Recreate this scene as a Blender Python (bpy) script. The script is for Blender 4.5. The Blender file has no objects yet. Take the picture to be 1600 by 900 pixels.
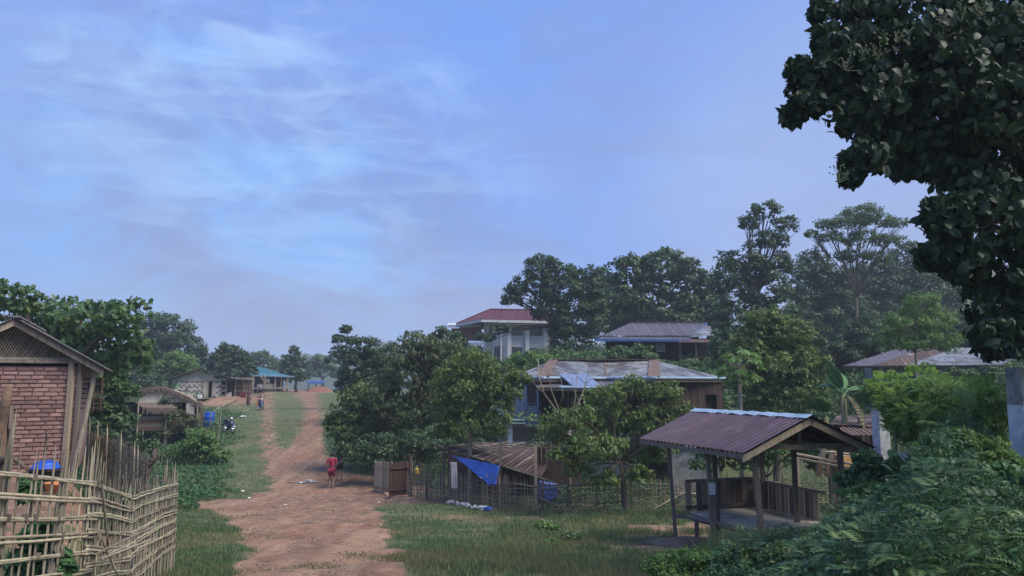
import bpy, bmesh, math, random
import numpy as np
from mathutils import Vector, Matrix, noise as mnoise
R = math.radians
PI = math.pi
random.seed(7)
rng = np.random.default_rng(11)
S = bpy.context.scene
COL = S.collection

# ------------------------------------------------------------------ camera
F = 1186.0; PITCH = R(7.21)
cam = bpy.data.cameras.new('camera'); camo = bpy.data.objects.new('camera', cam); COL.objects.link(camo)
cam.sensor_width = 36; cam.lens = 36 * F / 1600; cam.clip_end = 6000; cam.clip_start = 0.05
camo.location = (0, 0, 0); camo.rotation_euler = (R(90) + PITCH, 0, 0)
S.camera = camo
def at(px, py, Y):
    """world point seen at photo pixel (px, py) at forward distance Y"""
    u = (px - 800) / F; v = (450 - py) / F
    dy = math.cos(PITCH) - v * math.sin(PITCH); dz = math.sin(PITCH) + v * math.cos(PITCH)
    return Vector((u * Y / dy, Y, dz * Y / dy))

# ------------------------------------------------------------------ sun, sky, exposure
SUN_EL, SUN_AZ = 55, 112          # azimuth clockwise from the view direction
sd = bpy.data.lights.new('sun', 'SUN'); so = bpy.data.objects.new('sun', sd); COL.objects.link(so)
sd.energy = 3.1; sd.angle = R(38); sd.color = (1.0, 0.92, 0.78)
so.rotation_euler = (R(90 - SUN_EL), 0, R(-SUN_AZ) + PI)
so.rotation_euler = Vector((math.sin(R(SUN_AZ)) * math.cos(R(SUN_EL)), math.cos(R(SUN_AZ)) * math.cos(R(SUN_EL)), math.sin(R(SUN_EL)))).to_track_quat('Z', 'Y').to_euler()
W = bpy.data.worlds.new('World'); S.world = W; W.use_nodes = True
nt = W.node_tree; nt.nodes.clear()
def N(t, typ, **kw):
    n = t.nodes.new(typ)
    for k, v in kw.items(): setattr(n, k, v)
    return n
def lk(t, a, b): t.links.new(a, b)
def ramp(t, src, stops, interp='LINEAR'):
    n = N(t, 'ShaderNodeValToRGB'); cr = n.color_ramp; cr.interpolation = interp
    while len(cr.elements) < len(stops): cr.elements.new(0.5)
    for e, (p, c) in zip(cr.elements, stops):
        e.position = p; e.color = (*c, 1) if len(c) == 3 else c
    lk(t, src, n.inputs[0]); return n.outputs[0]
def mixc(t, fac, a, b, blend='MIX'):
    n = N(t, 'ShaderNodeMix', data_type='RGBA', blend_type=blend)
    for i, v in ((0, fac), (6, a), (7, b)):
        if hasattr(v, 'links'): lk(t, v, n.inputs[i])
        elif isinstance(v, (int, float)): n.inputs[i].default_value = v
        else: n.inputs[i].default_value = (*v, 1)
    return n.outputs[2]
def noise_(t, vec, scale, detail=4, rough=0.55, dist=0.0):
    n = N(t, 'ShaderNodeTexNoise'); n.inputs['Scale'].default_value = scale; n.inputs['Detail'].default_value = detail
    n.inputs['Roughness'].default_value = rough; n.inputs['Distortion'].default_value = dist
    if vec is not None: lk(t, vec, n.inputs['Vector'])
    return n.outputs['Fac']
def math_(t, op, a, b=0.0, clamp=False):
    n = N(t, 'ShaderNodeMath', operation=op, use_clamp=clamp)
    for i, v in ((0, a), (1, b)):
        if hasattr(v, 'links'): lk(t, v, n.inputs[i])
        else: n.inputs[i].default_value = v
    return n.outputs[0]
def mapping(t, vec, sc=(1, 1, 1), rot=(0, 0, 0), loc=(0, 0, 0)):
    n = N(t, 'ShaderNodeMapping'); n.inputs['Scale'].default_value = sc; n.inputs['Rotation'].default_value = rot; n.inputs['Location'].default_value = loc
    lk(t, vec, n.inputs['Vector']); return n.outputs[0]
tc = N(nt, 'ShaderNodeTexCoord'); gen = tc.outputs['Generated']
sky = N(nt, 'ShaderNodeTexSky', sky_type='NISHITA', sun_disc=False); sky.sun_elevation = R(SUN_EL); sky.sun_rotation = R(SUN_AZ)
sky.air_density = 1.6; sky.dust_density = 1.0; sky.ozone_density = 2.0
sep = N(nt, 'ShaderNodeSeparateXYZ'); lk(nt, gen, sep.inputs[0])
# cloud plane coordinates: direction / height, so that clouds flatten towards the horizon
zz = math_(nt, 'ADD', math_(nt, 'MAXIMUM', sep.outputs[2], 0.0), 0.22)
dv = N(nt, 'ShaderNodeVectorMath', operation='DIVIDE'); cz = N(nt, 'ShaderNodeCombineXYZ')
for i in range(3): lk(nt, zz, cz.inputs[i])
lk(nt, gen, dv.inputs[0]); lk(nt, cz.outputs[0], dv.inputs[1]); cv = dv.outputs[0]
clear = mixc(nt, 0.88, sky.outputs[0], (1.15, 2.55, 6.9))
def patch(px, py, r, soft=1.0):
    """soft round mask around the sky direction seen at a photo pixel"""
    d = at(px, py, 1.0).normalized(); n = N(nt, 'ShaderNodeVectorMath', operation='DOT_PRODUCT'); nn = N(nt, 'ShaderNodeVectorMath', operation='NORMALIZE')
    lk(nt, gen, nn.inputs[0]); lk(nt, nn.outputs[0], n.inputs[0]); n.inputs[1].default_value = d
    return ramp(nt, n.outputs['Value'], [(math.cos(r), (0, 0, 0)), (math.cos(r * .15), (1, 1, 1))], 'EASE')
def mul(a, b): return math_(nt, 'MULTIPLY', a, b)
def add(a, b): return math_(nt, 'ADD', a, b, True)
veil = noise_(nt, mapping(nt, cv, (0.9, 0.75, 0.5), (0, 0, R(25)), (1.3, 0.4, 0)), 1.2, 6, 0.55, 0.5)
soft = noise_(nt, mapping(nt, gen, (2.2, 2.2, 5.0), (0, R(-12), 0), (0.7, 3.1, 1.0)), 2.1, 6, 0.55, 0.6)
wisp = noise_(nt, mapping(nt, gen, (5.0, 5.0, 13.0), (0, R(24), 0), (2.35, 0.2, 0)), 1.25, 9, 0.62, 1.1)
wispb = noise_(nt, mapping(nt, gen, (6.0, 6.0, 24.0), (0, R(6), 0), (0.35, 1.2, 4.0)), 1.2, 8, 0.60, 0.9)
vc = ramp(nt, sep.outputs[2], [(0.0, (2.7, 3.5, 5.3)), (0.14, (2.25, 3.15, 5.7)), (0.30, (1.95, 2.95, 6.1)), (0.6, (1.35, 2.5, 6.1))])
vm = ramp(nt, veil, [(0.34, (0.12, 0.12, 0.12)), (0.62, (0.9, 0.9, 0.9))])
c1 = mixc(nt, vm, clear, vc)
# grey-mauve soft bands
gm = mul(ramp(nt, soft, [(0.44, (0, 0, 0)), (0.60, (0.9, 0.9, 0.9))]), ramp(nt, sep.outputs[2], [(0.02, (1, 1, 1)), (0.40, (0.35, 0.35, 0.35))]))
c1 = mixc(nt, gm, c1, (1.75, 2.35, 4.6))
# azure breaks low on the left, bright wisps upper left and middle
az_ = add(add(patch(420, 385, .26), mul(patch(300, 330, .25), .7)), mul(patch(120, 330, .3), .4))
c1 = mixc(nt, mul(mul(az_, .75), ramp(nt, soft, [(0.38, (1, 1, 1)), (0.60, (0.15, 0.15, 0.15))])), c1, (1.9, 3.9, 7.3))
wm = mul(ramp(nt, wisp, [(0.46, (0, 0, 0)), (0.82, (1, 1, 1))]), add(add(patch(350, 100, .22), mul(patch(440, 190, .26), .8)), add(mul(patch(700, 215, .2), .7), mul(patch(20, 60, .16), .8))))
wm2 = mul(ramp(nt, wispb, [(0.46, (0, 0, 0)), (0.84, (1, 1, 1))]), add(add(patch(340, 230, .26), mul(patch(640, 370, .22), .8)), add(mul(patch(1120, 290, .10), .6), .06)))
c2 = mixc(nt, mul(add(wm, wm2), .55), c1, (3.7, 5.4, 7.9))
# pale mist along the horizon, brighter towards the right
lowm = ramp(nt, math_(nt, 'ADD', sep.outputs[2], math_(nt, 'MULTIPLY', math_(nt, 'SUBTRACT', soft, 0.5), -0.45)), [(0.03, (1, 1, 1)), (0.17, (0, 0, 0))])
lowc = mixc(nt, ramp(nt, soft, [(0.40, (0, 0, 0)), (0.60, (1, 1, 1))]), (3.1, 3.9, 5.7), (2.35, 2.9, 4.7))
c3 = mixc(nt, mul(lowm, .85), c2, lowc)
c3 = mixc(nt, mul(patch(1380, 330, .36), .45), c3, (3.1, 3.95, 6.2))
bg = N(nt, 'ShaderNodeBackground'); lk(nt, c3, bg.inputs[0]); bg.inputs[1].default_value = 0.087
wo = N(nt, 'ShaderNodeOutputWorld'); lk(nt, bg.outputs[0], wo.inputs[0])
S.view_settings.view_transform = 'Standard'; S.view_settings.look = 'None'
S.view_settings.exposure = 0.74; S.view_settings.gamma = 1.0
S.cycles.use_denoising = True
S.cycles.max_bounces = 6; S.cycles.diffuse_bounces = 3; S.cycles.transmission_bounces = 3; S.cycles.volume_bounces = 0
S.cycles.sample_clamp_indirect = 6

# ------------------------------------------------------------------ materials
MATS = {}
def mat(name, c1, c2=None, sc=3.0, rough=0.85, bump=0.0, bsc=None, rand=0.0, metal=0.0, stretch=(1, 1, 1), spec=0.3,
        stain=None, stsc=1.0, stlo=0.5, sthi=0.65, world=False, detail=5):
    m = bpy.data.materials.new(name); m.use_nodes = True; t = m.node_tree; p = t.nodes['Principled BSDF']
    p.inputs['Roughness'].default_value = rough; p.inputs['Metallic'].default_value = metal; p.inputs['Specular IOR Level'].default_value = spec
    if world: vec = N(t, 'ShaderNodeNewGeometry').outputs['Position']
    else: vec = N(t, 'ShaderNodeTexCoord').outputs['Object']
    vec = mapping(t, vec, stretch)
    n = noise_(t, vec, sc, detail, 0.6)
    col = ramp(t, n, [(0.32, c1), (0.68, c2 or c1)])
    if stain:
        n2 = noise_(t, vec, stsc, 5, 0.6, 0.5)
        col = mixc(t, ramp(t, n2, [(stlo, (0, 0, 0)), (sthi, (1, 1, 1))]), col, stain)
    if rand:
        oi = N(t, 'ShaderNodeObjectInfo')
        hv = N(t, 'ShaderNodeHueSaturation'); lk(t, col, hv.inputs['Color'])
        lk(t, math_(t, 'ADD', math_(t, 'MULTIPLY', oi.outputs['Random'], 2 * rand), 1 - rand), hv.inputs['Value']); col = hv.outputs[0]
    lk(t, col, p.inputs['Base Color'])
    if bump:
        b = N(t, 'ShaderNodeBump'); b.inputs['Strength'].default_value = 1.0; b.inputs['Distance'].default_value = bump
        lk(t, noise_(t, vec, bsc or sc * 3, 6, 0.65), b.inputs['Height']); lk(t, b.outputs[0], p.inputs['Normal'])
    MATS[name] = m; return m
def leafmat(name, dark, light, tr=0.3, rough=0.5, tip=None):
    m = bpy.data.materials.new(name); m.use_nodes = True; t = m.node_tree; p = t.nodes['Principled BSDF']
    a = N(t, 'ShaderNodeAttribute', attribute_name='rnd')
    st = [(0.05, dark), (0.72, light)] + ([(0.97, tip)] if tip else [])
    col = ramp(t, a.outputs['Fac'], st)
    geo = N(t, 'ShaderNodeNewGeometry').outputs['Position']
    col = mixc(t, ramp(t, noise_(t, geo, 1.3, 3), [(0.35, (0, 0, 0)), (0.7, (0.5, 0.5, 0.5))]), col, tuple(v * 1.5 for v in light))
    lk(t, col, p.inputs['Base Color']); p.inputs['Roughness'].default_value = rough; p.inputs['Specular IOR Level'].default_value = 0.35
    tl = N(t, 'ShaderNodeBsdfTranslucent'); lk(t, mixc(t, 0.5, col, tuple(v * 2.0 for v in light)), tl.inputs['Color'])
    mx = N(t, 'ShaderNodeMixShader'); mx.inputs[0].default_value = tr
    lk(t, p.outputs[0], mx.inputs[1]); lk(t, tl.outputs[0], mx.inputs[2]); lk(t, mx.outputs[0], t.nodes['Material Output'].inputs[0])
    MATS[name] = m; return m
BAMBOO = mat('bamboo', (0.34, 0.295, 0.21), (0.20, 0.17, 0.125), 9, 0.6, 0.004, rand=0.35, stretch=(1, 1, 0.25), stain=(0.13, 0.11, 0.08), stsc=6, stlo=0.55, sthi=0.75)
BAMBOOY = mat('bamboo_straw', (0.42, 0.37, 0.25), (0.26, 0.225, 0.15), 5, 0.55, 0.003, rand=0.3, stain=(0.15, 0.13, 0.09), stsc=9, stlo=0.55, sthi=0.7)
BAMBOOD = mat('bamboo_old', (0.20, 0.17, 0.13), (0.11, 0.09, 0.075), 9, 0.8, 0.004, rand=0.35, stretch=(1, 1, 0.3))
WOOD = mat('weathered_wood', (0.25, 0.21, 0.17), (0.13, 0.10, 0.08), 6, 0.85, 0.004, rand=0.25, stretch=(3, 3, 0.4))
WOODL = mat('pale_wood', (0.40, 0.33, 0.23), (0.24, 0.19, 0.13), 6, 0.85, 0.004, rand=0.3, stretch=(3, 3, 0.4))
WOODD = mat('dark_wood', (0.085, 0.055, 0.045), (0.045, 0.03, 0.027), 5, 0.85, 0.004, rand=0.35, stretch=(3, 3, 0.4))
WOODR = mat('red_brown_wood', (0.13, 0.075, 0.052), (0.07, 0.042, 0.033), 5, 0.85, 0.004, rand=0.3, stretch=(3, 3, 0.4))
BRICK = mat('brick', (0.36, 0.21, 0.17), (0.25, 0.14, 0.12), 7, 0.9, 0.006, rand=0.35, stain=(0.42, 0.33, 0.29), stsc=5, stlo=0.50, sthi=0.75)
MORTAR = mat('mortar', (0.31, 0.21, 0.18), (0.20, 0.13, 0.11), 8, 0.95, 0.006)
BARK = mat('bark', (0.16, 0.13, 0.10), (0.07, 0.055, 0.045), 8, 0.9, 0.015, stretch=(3, 3, 0.8))
BARKL = mat('pale_bark', (0.34, 0.30, 0.23), (0.18, 0.15, 0.11), 6, 0.9, 0.01, stretch=(2, 2, 0.7))
BLUEP = mat('blue_plank', (0.30, 0.38, 0.50), (0.20, 0.25, 0.34), 5, 0.8, 0.002, rand=0.2, stretch=(3, 3, 0.4), stain=(0.16, 0.17, 0.2), stsc=2.4, stlo=0.55, sthi=0.75)
ZINC = mat('zinc_sheet', (0.33, 0.345, 0.345), (0.165, 0.17, 0.17), 2.5, 0.45, rand=0.22, metal=0.25, stretch=(1.0, 1.0, 0.3), stain=(0.10, 0.065, 0.05), stsc=1.1, stlo=0.46, sthi=0.66)
ZINCR = mat('rusty_sheet', (0.16, 0.11, 0.09), (0.09, 0.062, 0.05), 3, 0.8, rand=0.25, stain=(0.34, 0.32, 0.31), stsc=1.2, stlo=0.6, sthi=0.7)
MAROON = mat('maroon_sheet', (0.125, 0.078, 0.088), (0.085, 0.055, 0.065), 3, 0.5, rand=0.12, stain=(0.20, 0.15, 0.16), stsc=2, stlo=0.58, sthi=0.8)
GREYR = mat('grey_roof_sheet', (0.14, 0.125, 0.15), (0.10, 0.09, 0.105), 3, 0.5, rand=0.12)
REDR = mat('red_roof_tile', (0.115, 0.030, 0.042), (0.085, 0.024, 0.034), 3, 0.6, rand=0.1)
TEAL = mat('teal_roof_sheet', (0.03, 0.15, 0.18), (0.025, 0.12, 0.15), 2, 0.55, rand=0.1)
TEALL = mat('pale_teal_sheet', (0.09, 0.21, 0.28), (0.07, 0.17, 0.23), 2, 0.55, rand=0.1)
GUTTER = mat('pale_blue_trim', (0.32, 0.44, 0.54), (0.20, 0.29, 0.38), 4, 0.5)
BLUET = mat('blue_fascia', (0.06, 0.14, 0.36), (0.04, 0.10, 0.26), 4, 0.6)
WHITE = mat('white_plaster', (0.78, 0.76, 0.72), (0.62, 0.61, 0.58), 2, 0.9, 0.002, stain=(0.35, 0.35, 0.34), stsc=1.2, stlo=0.6, sthi=0.85)
CREAM = mat('cream_plaster', (0.52, 0.48, 0.40), (0.40, 0.36, 0.30), 2, 0.9, 0.002)
CONC = mat('whitewashed_concrete', (0.62, 0.64, 0.66), (0.42, 0.45, 0.47), 6, 0.9, 0.006, stain=(0.13, 0.14, 0.14), stsc=3.2, stlo=0.52, sthi=0.75)
CONCG = mat('mossy_concrete', (0.33, 0.34, 0.32), (0.17, 0.18, 0.17), 6, 0.95, 0.006, stain=(0.07, 0.08, 0.07), stsc=3, stlo=0.5, sthi=0.7)
DARK = mat('dark_interior', (0.022, 0.02, 0.022), (0.012, 0.011, 0.012), 3, 0.95)  # near-black colour standing in for shade inside rooms and under floors
GLASS = mat('dark_window_glass', (0.05, 0.06, 0.075), None, 3, 0.15, spec=0.6)
BROWNF = mat('brown_window_frame', (0.12, 0.06, 0.045), (0.08, 0.045, 0.035), 5, 0.7)
THATCH = mat('thatch', (0.20, 0.155, 0.12), (0.085, 0.066, 0.055), 7, 0.95, 0.03, bsc=30, stretch=(1, 1, 3))
MATTING = mat('bamboo_matting', (0.58, 0.53, 0.44), (0.44, 0.40, 0.33), 8, 0.8, rand=0.18)
MATD = mat('bamboo_matting_dark', (0.22, 0.20, 0.21), (0.15, 0.135, 0.14), 8, 0.8, rand=0.25)
TARP = mat('blue_tarpaulin', (0.012, 0.055, 0.30), (0.009, 0.035, 0.20), 3, 0.45, 0.01, spec=0.5)
DRUM = mat('blue_plastic', (0.012, 0.09, 0.50), (0.01, 0.07, 0.40), 3, 0.4, spec=0.5)
ORANGE = mat('orange_plastic', (0.62, 0.25, 0.09), (0.5, 0.2, 0.07), 3, 0.5)
YELLOW = mat('yellow_plastic', (0.55, 0.38, 0.06), (0.42, 0.28, 0.05), 3, 0.5)
BLACKP = mat('black_rubber', (0.018, 0.018, 0.02), (0.012, 0.012, 0.013), 5, 0.7)
NAVY = mat('navy_paint', (0.02, 0.035, 0.11), (0.015, 0.025, 0.08), 5, 0.3, spec=0.6)
CHROME = mat('chrome', (0.6, 0.6, 0.62), None, 5, 0.2, metal=0.9)
STEEL = mat('steel_bar', (0.13, 0.15, 0.19), (0.08, 0.09, 0.11), 5, 0.6)
SKIN = mat('skin', (0.30, 0.17, 0.115), (0.24, 0.13, 0.09), 5, 0.6)
HAIR = mat('black_hair', (0.015, 0.012, 0.012), None, 5, 0.6)
REDC = mat('red_cloth', (0.30, 0.025, 0.055), (0.23, 0.018, 0.045), 8, 0.9, 0.01)
REDS = mat('dark_red_cloth', (0.24, 0.015, 0.05), (0.17, 0.012, 0.035), 8, 0.9, 0.01)
BLACKC = mat('black_cloth', (0.022, 0.024, 0.04), (0.015, 0.016, 0.028), 8, 0.9, 0.01)
PURPLEC = mat('maroon_cloth', (0.10, 0.035, 0.05), (0.07, 0.028, 0.04), 8, 0.9)
ORANGEC = mat('orange_cloth', (0.45, 0.17, 0.05), (0.35, 0.12, 0.04), 8, 0.9)
WHITEC = mat('white_cloth', (0.50, 0.50, 0.52), (0.34, 0.34, 0.36), 4, 0.8, 0.01)
PAPER = mat('paper', (0.80, 0.80, 0.78), None, 4, 0.8)
GREENP = mat('pale_green_paint', (0.35, 0.52, 0.42), (0.28, 0.42, 0.34), 3, 0.7)
TEALP = mat('teal_plastic', (0.04, 0.30, 0.26), None, 3, 0.5)
SOLAR = mat('solar_glass', (0.20, 0.24, 0.36), (0.14, 0.18, 0.30), 4, 0.25, spec=0.6)
REDDIRT = mat('red_earth', (0.27, 0.12, 0.08), (0.19, 0.085, 0.06), 3, 0.95, 0.02)
HILLM = mat('hill_forest', (0.030, 0.055, 0.03), (0.055, 0.085, 0.045), 0.08, 0.95, 0.5, bsc=0.3, world=True)
BANLEAF = mat('banana_leaf', (0.10, 0.22, 0.08), (0.07, 0.16, 0.06), 6, 0.5)
BANDRY = mat('dry_banana_leaf', (0.20, 0.16, 0.09), (0.12, 0.10, 0.06), 6, 0.8)
L_DARK = leafmat('leaf_dark', (0.020, 0.046, 0.022), (0.052, 0.095, 0.038), 0.25, tip=(0.09, 0.14, 0.04))
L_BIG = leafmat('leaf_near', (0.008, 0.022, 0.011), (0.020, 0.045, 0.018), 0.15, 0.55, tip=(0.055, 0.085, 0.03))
L_MID = leafmat('leaf_mid', (0.028, 0.062, 0.026), (0.082, 0.145, 0.050), 0.3, tip=(0.15, 0.20, 0.06))
L_LITE = leafmat('leaf_light', (0.045, 0.105, 0.03), (0.11, 0.20, 0.05), 0.35, tip=(0.22, 0.28, 0.08))
L_OLIVE = leafmat('leaf_olive', (0.035, 0.062, 0.024), (0.085, 0.12, 0.045), 0.3, tip=(0.20, 0.15, 0.07))
L_BUSH = leafmat('leaf_bush', (0.022, 0.062, 0.026), (0.055, 0.13, 0.045), 0.3, tip=(0.12, 0.22, 0.06))
L_GRASS = leafmat('grass_blade', (0.046, 0.086, 0.036), (0.105, 0.160, 0.068), 0.3, tip=(0.26, 0.23, 0.11))
L_BANK = leafmat('bank_leaf', (0.012, 0.038, 0.020), (0.042, 0.098, 0.040), 0.25, tip=(0.10, 0.17, 0.05))
L_VINE = leafmat('vine_leaf', (0.05, 0.115, 0.03), (0.15, 0.25, 0.06), 0.4, tip=(0.28, 0.34, 0.10))
L_YEL = leafmat('leaf_yellowgreen', (0.030, 0.064, 0.020), (0.115, 0.17, 0.045), 0.3, tip=(0.24, 0.27, 0.08))
L_STRAW = leafmat('straw_grass', (0.075, 0.095, 0.035), (0.17, 0.17, 0.075), 0.3, tip=(0.36, 0.29, 0.16))
# ------------------------------------------------------------------ object helpers
TRIS = [0]
def tag(o, label=None, cat=None, group=None, kind=None):
    if label: o['label'] = label
    if cat: o['category'] = cat
    if group: o['group'] = group
    if kind: o['kind'] = kind
    return o
def thing(name, label, cat, loc=(0, 0, 0), rot=0.0, group=None):
    o = bpy.data.objects.new(name, None); o.empty_display_size = 0.2; COL.objects.link(o)
    o.location = loc; o.rotation_euler = (0, 0, rot)
    return tag(o, label, cat, group)
def xf(p): 
    """world matrix of a (possibly None) parent chain, from its own location/rotation"""
    if p is None: return Matrix.Identity(4)
    return xf(p.parent) @ p.matrix_basis
def link(name, me, m, parent=None, world=True):
    if m is not None and not me.materials: me.materials.append(m)
    o = bpy.data.objects.new(name, me); COL.objects.link(o)
    if parent is not None:
        o.parent = parent
        if world: o.matrix_basis = xf(parent).inverted()
    return o
class MB:
    def __init__(s): s.v = []; s.f = []
    def add(s, vs, fs):
        n = len(s.v); s.v += [tuple(v) for v in vs]; s.f += [tuple(i + n for i in f) for f in fs]; return s
    def box(s, c, d, rz=0.0, M_=None):
        x, y, z = (k / 2 for k in d)
        vs = [Vector((a * x, b * y, e * z)) for a in (-1, 1) for b in (-1, 1) for e in (-1, 1)]
        q = M_ or Matrix.Rotation(rz, 3, 'Z')
        vs = [q @ v + Vector(c) for v in vs]
        return s.add(vs, [(0, 1, 3, 2), (4, 6, 7, 5), (0, 4, 5, 1), (2, 3, 7, 6), (0, 2, 6, 4), (1, 5, 7, 3)])
    def bar(s, a, b, w, h=None, n=0, w2=None, up=(0, 0, 1)):
        """bar from a to b: rectangular w x h, or round with n sides"""
        a = Vector(a); b = Vector(b); d = (b - a).normalized(); upv = Vector(up)
        if abs(d.dot(upv)) > 0.98: upv = Vector((1, 0, 0))
        sx = d.cross(upv).normalized(); sy = sx.cross(d).normalized()
        w2 = w if w2 is None else w2
        if n:
            vs = [p + (sx * math.cos(2 * PI * i / n) + sy * math.sin(2 * PI * i / n)) * r for p, r in ((a, w / 2), (b, w2 / 2)) for i in range(n)]
            fs = [(i, (i + 1) % n, n + (i + 1) % n, n + i) for i in range(n)] + [tuple(range(n))[::-1], tuple(range(n, 2 * n))]
        else:
            h = h or w; k = w2 / w
            vs = [p + sx * (i * w / 2 * q) + sy * (j * h / 2 * q) for p, q in ((a, 1), (b, k)) for i, j in ((-1, -1), (1, -1), (1, 1), (-1, 1))]
            fs = [(0, 1, 5, 4), (1, 2, 6, 5), (2, 3, 7, 6), (3, 0, 4, 7), (3, 2, 1, 0), (4, 5, 6, 7)]
        return s.add(vs, fs)
    def tube(s, pts, rad, n=6, flat=1.0, up=(0, 0, 1)):
        pts = [Vector(p) for p in pts]; m = len(pts); vs = []; fs = []; upv = Vector(up)
        if not hasattr(rad, '__len__'): rad = [rad] * m
        for i, p in enumerate(pts):
            d = (pts[min(i + 1, m - 1)] - pts[max(i - 1, 0)]).normalized()
            u = upv if abs(d.dot(upv)) < 0.97 else Vector((1, 0, 0))
            sx = d.cross(u).normalized(); sy = sx.cross(d).normalized()
            vs += [p + (sx * math.cos(2 * PI * k / n) * flat + sy * math.sin(2 * PI * k / n)) * rad[i] for k in range(n)]
        for i in range(m - 1):
            fs += [(i * n + k, i * n + (k + 1) % n, (i + 1) * n + (k + 1) % n, (i + 1) * n + k) for k in range(n)]
        fs += [tuple(range(n))[::-1], tuple(range((m - 1) * n, m * n))]
        return s.add(vs, fs)
    def lathe(s, c, prof, n=16, sx=1, sy=1):
        vs = []; fs = []; c = Vector(c)
        for r, z in prof: vs += [c + Vector((r * math.cos(2 * PI * k / n) * sx, r * math.sin(2 * PI * k / n) * sy, z)) for k in range(n)]
        for i in range(len(prof) - 1):
            fs += [(i * n + k, i * n + (k + 1) % n, (i + 1) * n + (k + 1) % n, (i + 1) * n + k) for k in range(n)]
        fs += [tuple(range(n))[::-1], tuple(range((len(prof) - 1) * n, len(prof) * n))]
        return s.add(vs, fs)
    def slab(s, poly, th, up=(0, 0, 1)):
        """flat polygon with thickness th along up"""
        n = len(poly); u = Vector(up) * th
        return s.add([Vector(p) for p in poly] + [Vector(p) + u for p in poly],
                     [tuple(range(n))[::-1], tuple(range(n, 2 * n))] + [(i, (i + 1) % n, n + (i + 1) % n, n + i) for i in range(n)])
    def build(s, name, m, parent=None, world=True, smooth=False):
        me = bpy.data.meshes.new(name); me.from_pydata(s.v, [], s.f); me.validate()
        if smooth: me.polygons.foreach_set('use_smooth', [True] * len(me.polygons))
        me.update(); TRIS[0] += 2 * len(s.f)
        return link(name, me, m, parent, world)
def npmesh(name, V, Fq, m, rnd=None, k=3, smooth=False):
    me = bpy.data.meshes.new(name); V = np.asarray(V, np.float32); Fq = np.asarray(Fq, np.int32)
    me.vertices.add(len(V)); me.vertices.foreach_set('co', V.ravel())
    me.loops.add(Fq.size); me.loops.foreach_set('vertex_index', Fq.ravel())
    me.polygons.add(len(Fq)); me.polygons.foreach_set('loop_start', np.arange(len(Fq), dtype=np.int32) * k)
    if smooth: me.polygons.foreach_set('use_smooth', np.ones(len(Fq), bool))
    if rnd is not None:
        a = me.attributes.new('rnd', 'FLOAT', 'POINT'); a.data.foreach_set('value', np.asarray(rnd, np.float32))
    me.materials.append(m); me.update(calc_edges=True); TRIS[0] += len(Fq) * (k - 2)
    return me

# unit pieces sharing mesh data: z from 0 to 1, width 1
def unit(kind, n=6, seed=0):
    r = random.Random(seed); b = MB()
    if kind == 'box': b.box((0, 0, 0.5), (1, 1, 1))
    elif kind == 'plank':      # a board with a rough sawn end
        b.add([(-.5, -.5, 0), (.5, -.5, 0), (.5, .5, 0), (-.5, .5, 0), (-.5, -.5, 1), (.0, -.5, 1.0 + r.uniform(-.01, .01)), (.5, -.5, .99), (.5, .5, .99), (0, .5, 1.0), (-.5, .5, 1)],
              [(3, 2, 1, 0), (4, 5, 8, 9), (5, 6, 7, 8), (0, 1, 6, 5, 4), (3, 9, 8, 7, 2), (1, 2, 7, 6), (0, 4, 9, 3)])
    elif kind == 'cane':       # bamboo cane with nodes and a slight bend
        zs = [0, .22, .235, .25, .48, .495, .51, .74, .755, .77, 1]; bd = r.uniform(-.35, .35), r.uniform(-.35, .35)
        pts = [Vector((bd[0] * math.sin(PI * z), bd[1] * math.sin(PI * z * 0.8), z)) for z in zs]
        rad = [.5, .48, .60, .48, .47, .58, .46, .45, .55, .44, .36]
        b.tube([(p.x * .5, p.y * .5, p.z) for p in pts], rad, n)
    me = bpy.data.meshes.new(kind); me.from_pydata(b.v, [], b.f)
    if kind == 'cane': me.polygons.foreach_set('use_smooth', [True] * len(me.polygons))
    return me
UNITS = {}
def stick(name, m, a, b, w, h=None, parent=None, kind='box', spin=0.0, var=0, front=None):
    """one piece object from a to b made of a shared unit mesh; front = direction its narrow side (h) faces"""
    key = (kind, var, m.name)
    if key not in UNITS:
        me = unit(kind, 6 if kind == 'cane' else 4, var); me.materials.append(m); UNITS[key] = me
    a = Vector(a); b = Vector(b); d = b - a; L = d.length; dz = d.normalized()
    fr = Vector(front) if front is not None else Vector((0, 1, 0))
    if abs(dz.dot(fr)) > 0.95: fr = Vector((0, 0, 1)) if abs(dz.z) < 0.9 else Vector((1, 0, 0))
    sx = fr.cross(dz).normalized(); sy = dz.cross(sx).normalized()
    Rm = Matrix((sx, sy, dz)).transposed() @ Matrix.Rotation(spin, 3, 'Z')
    Mx = Matrix.Translation(a) @ Rm.to_4x4() @ Matrix.Diagonal((w, h or w, L, 1))
    o = bpy.data.objects.new(name, UNITS[key]); COL.objects.link(o)
    if parent is not None: o.parent = parent; Mx = xf(parent).inverted() @ Mx
    o.matrix_basis = Mx; TRIS[0] += 0
    return o
def clip(poly, p0, n):
    out = []
    for i in range(len(poly)):
        a, b = poly[i], poly[(i + 1) % len(poly)]; da, db = (a - p0).dot(n), (b - p0).dot(n)
        if da >= -1e-7: out.append(a)
        if (da > 1e-7 and db < -1e-7) or (da < -1e-7 and db > 1e-7): out.append(a + (b - a) * (da / (da - db)))
    return out
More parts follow.
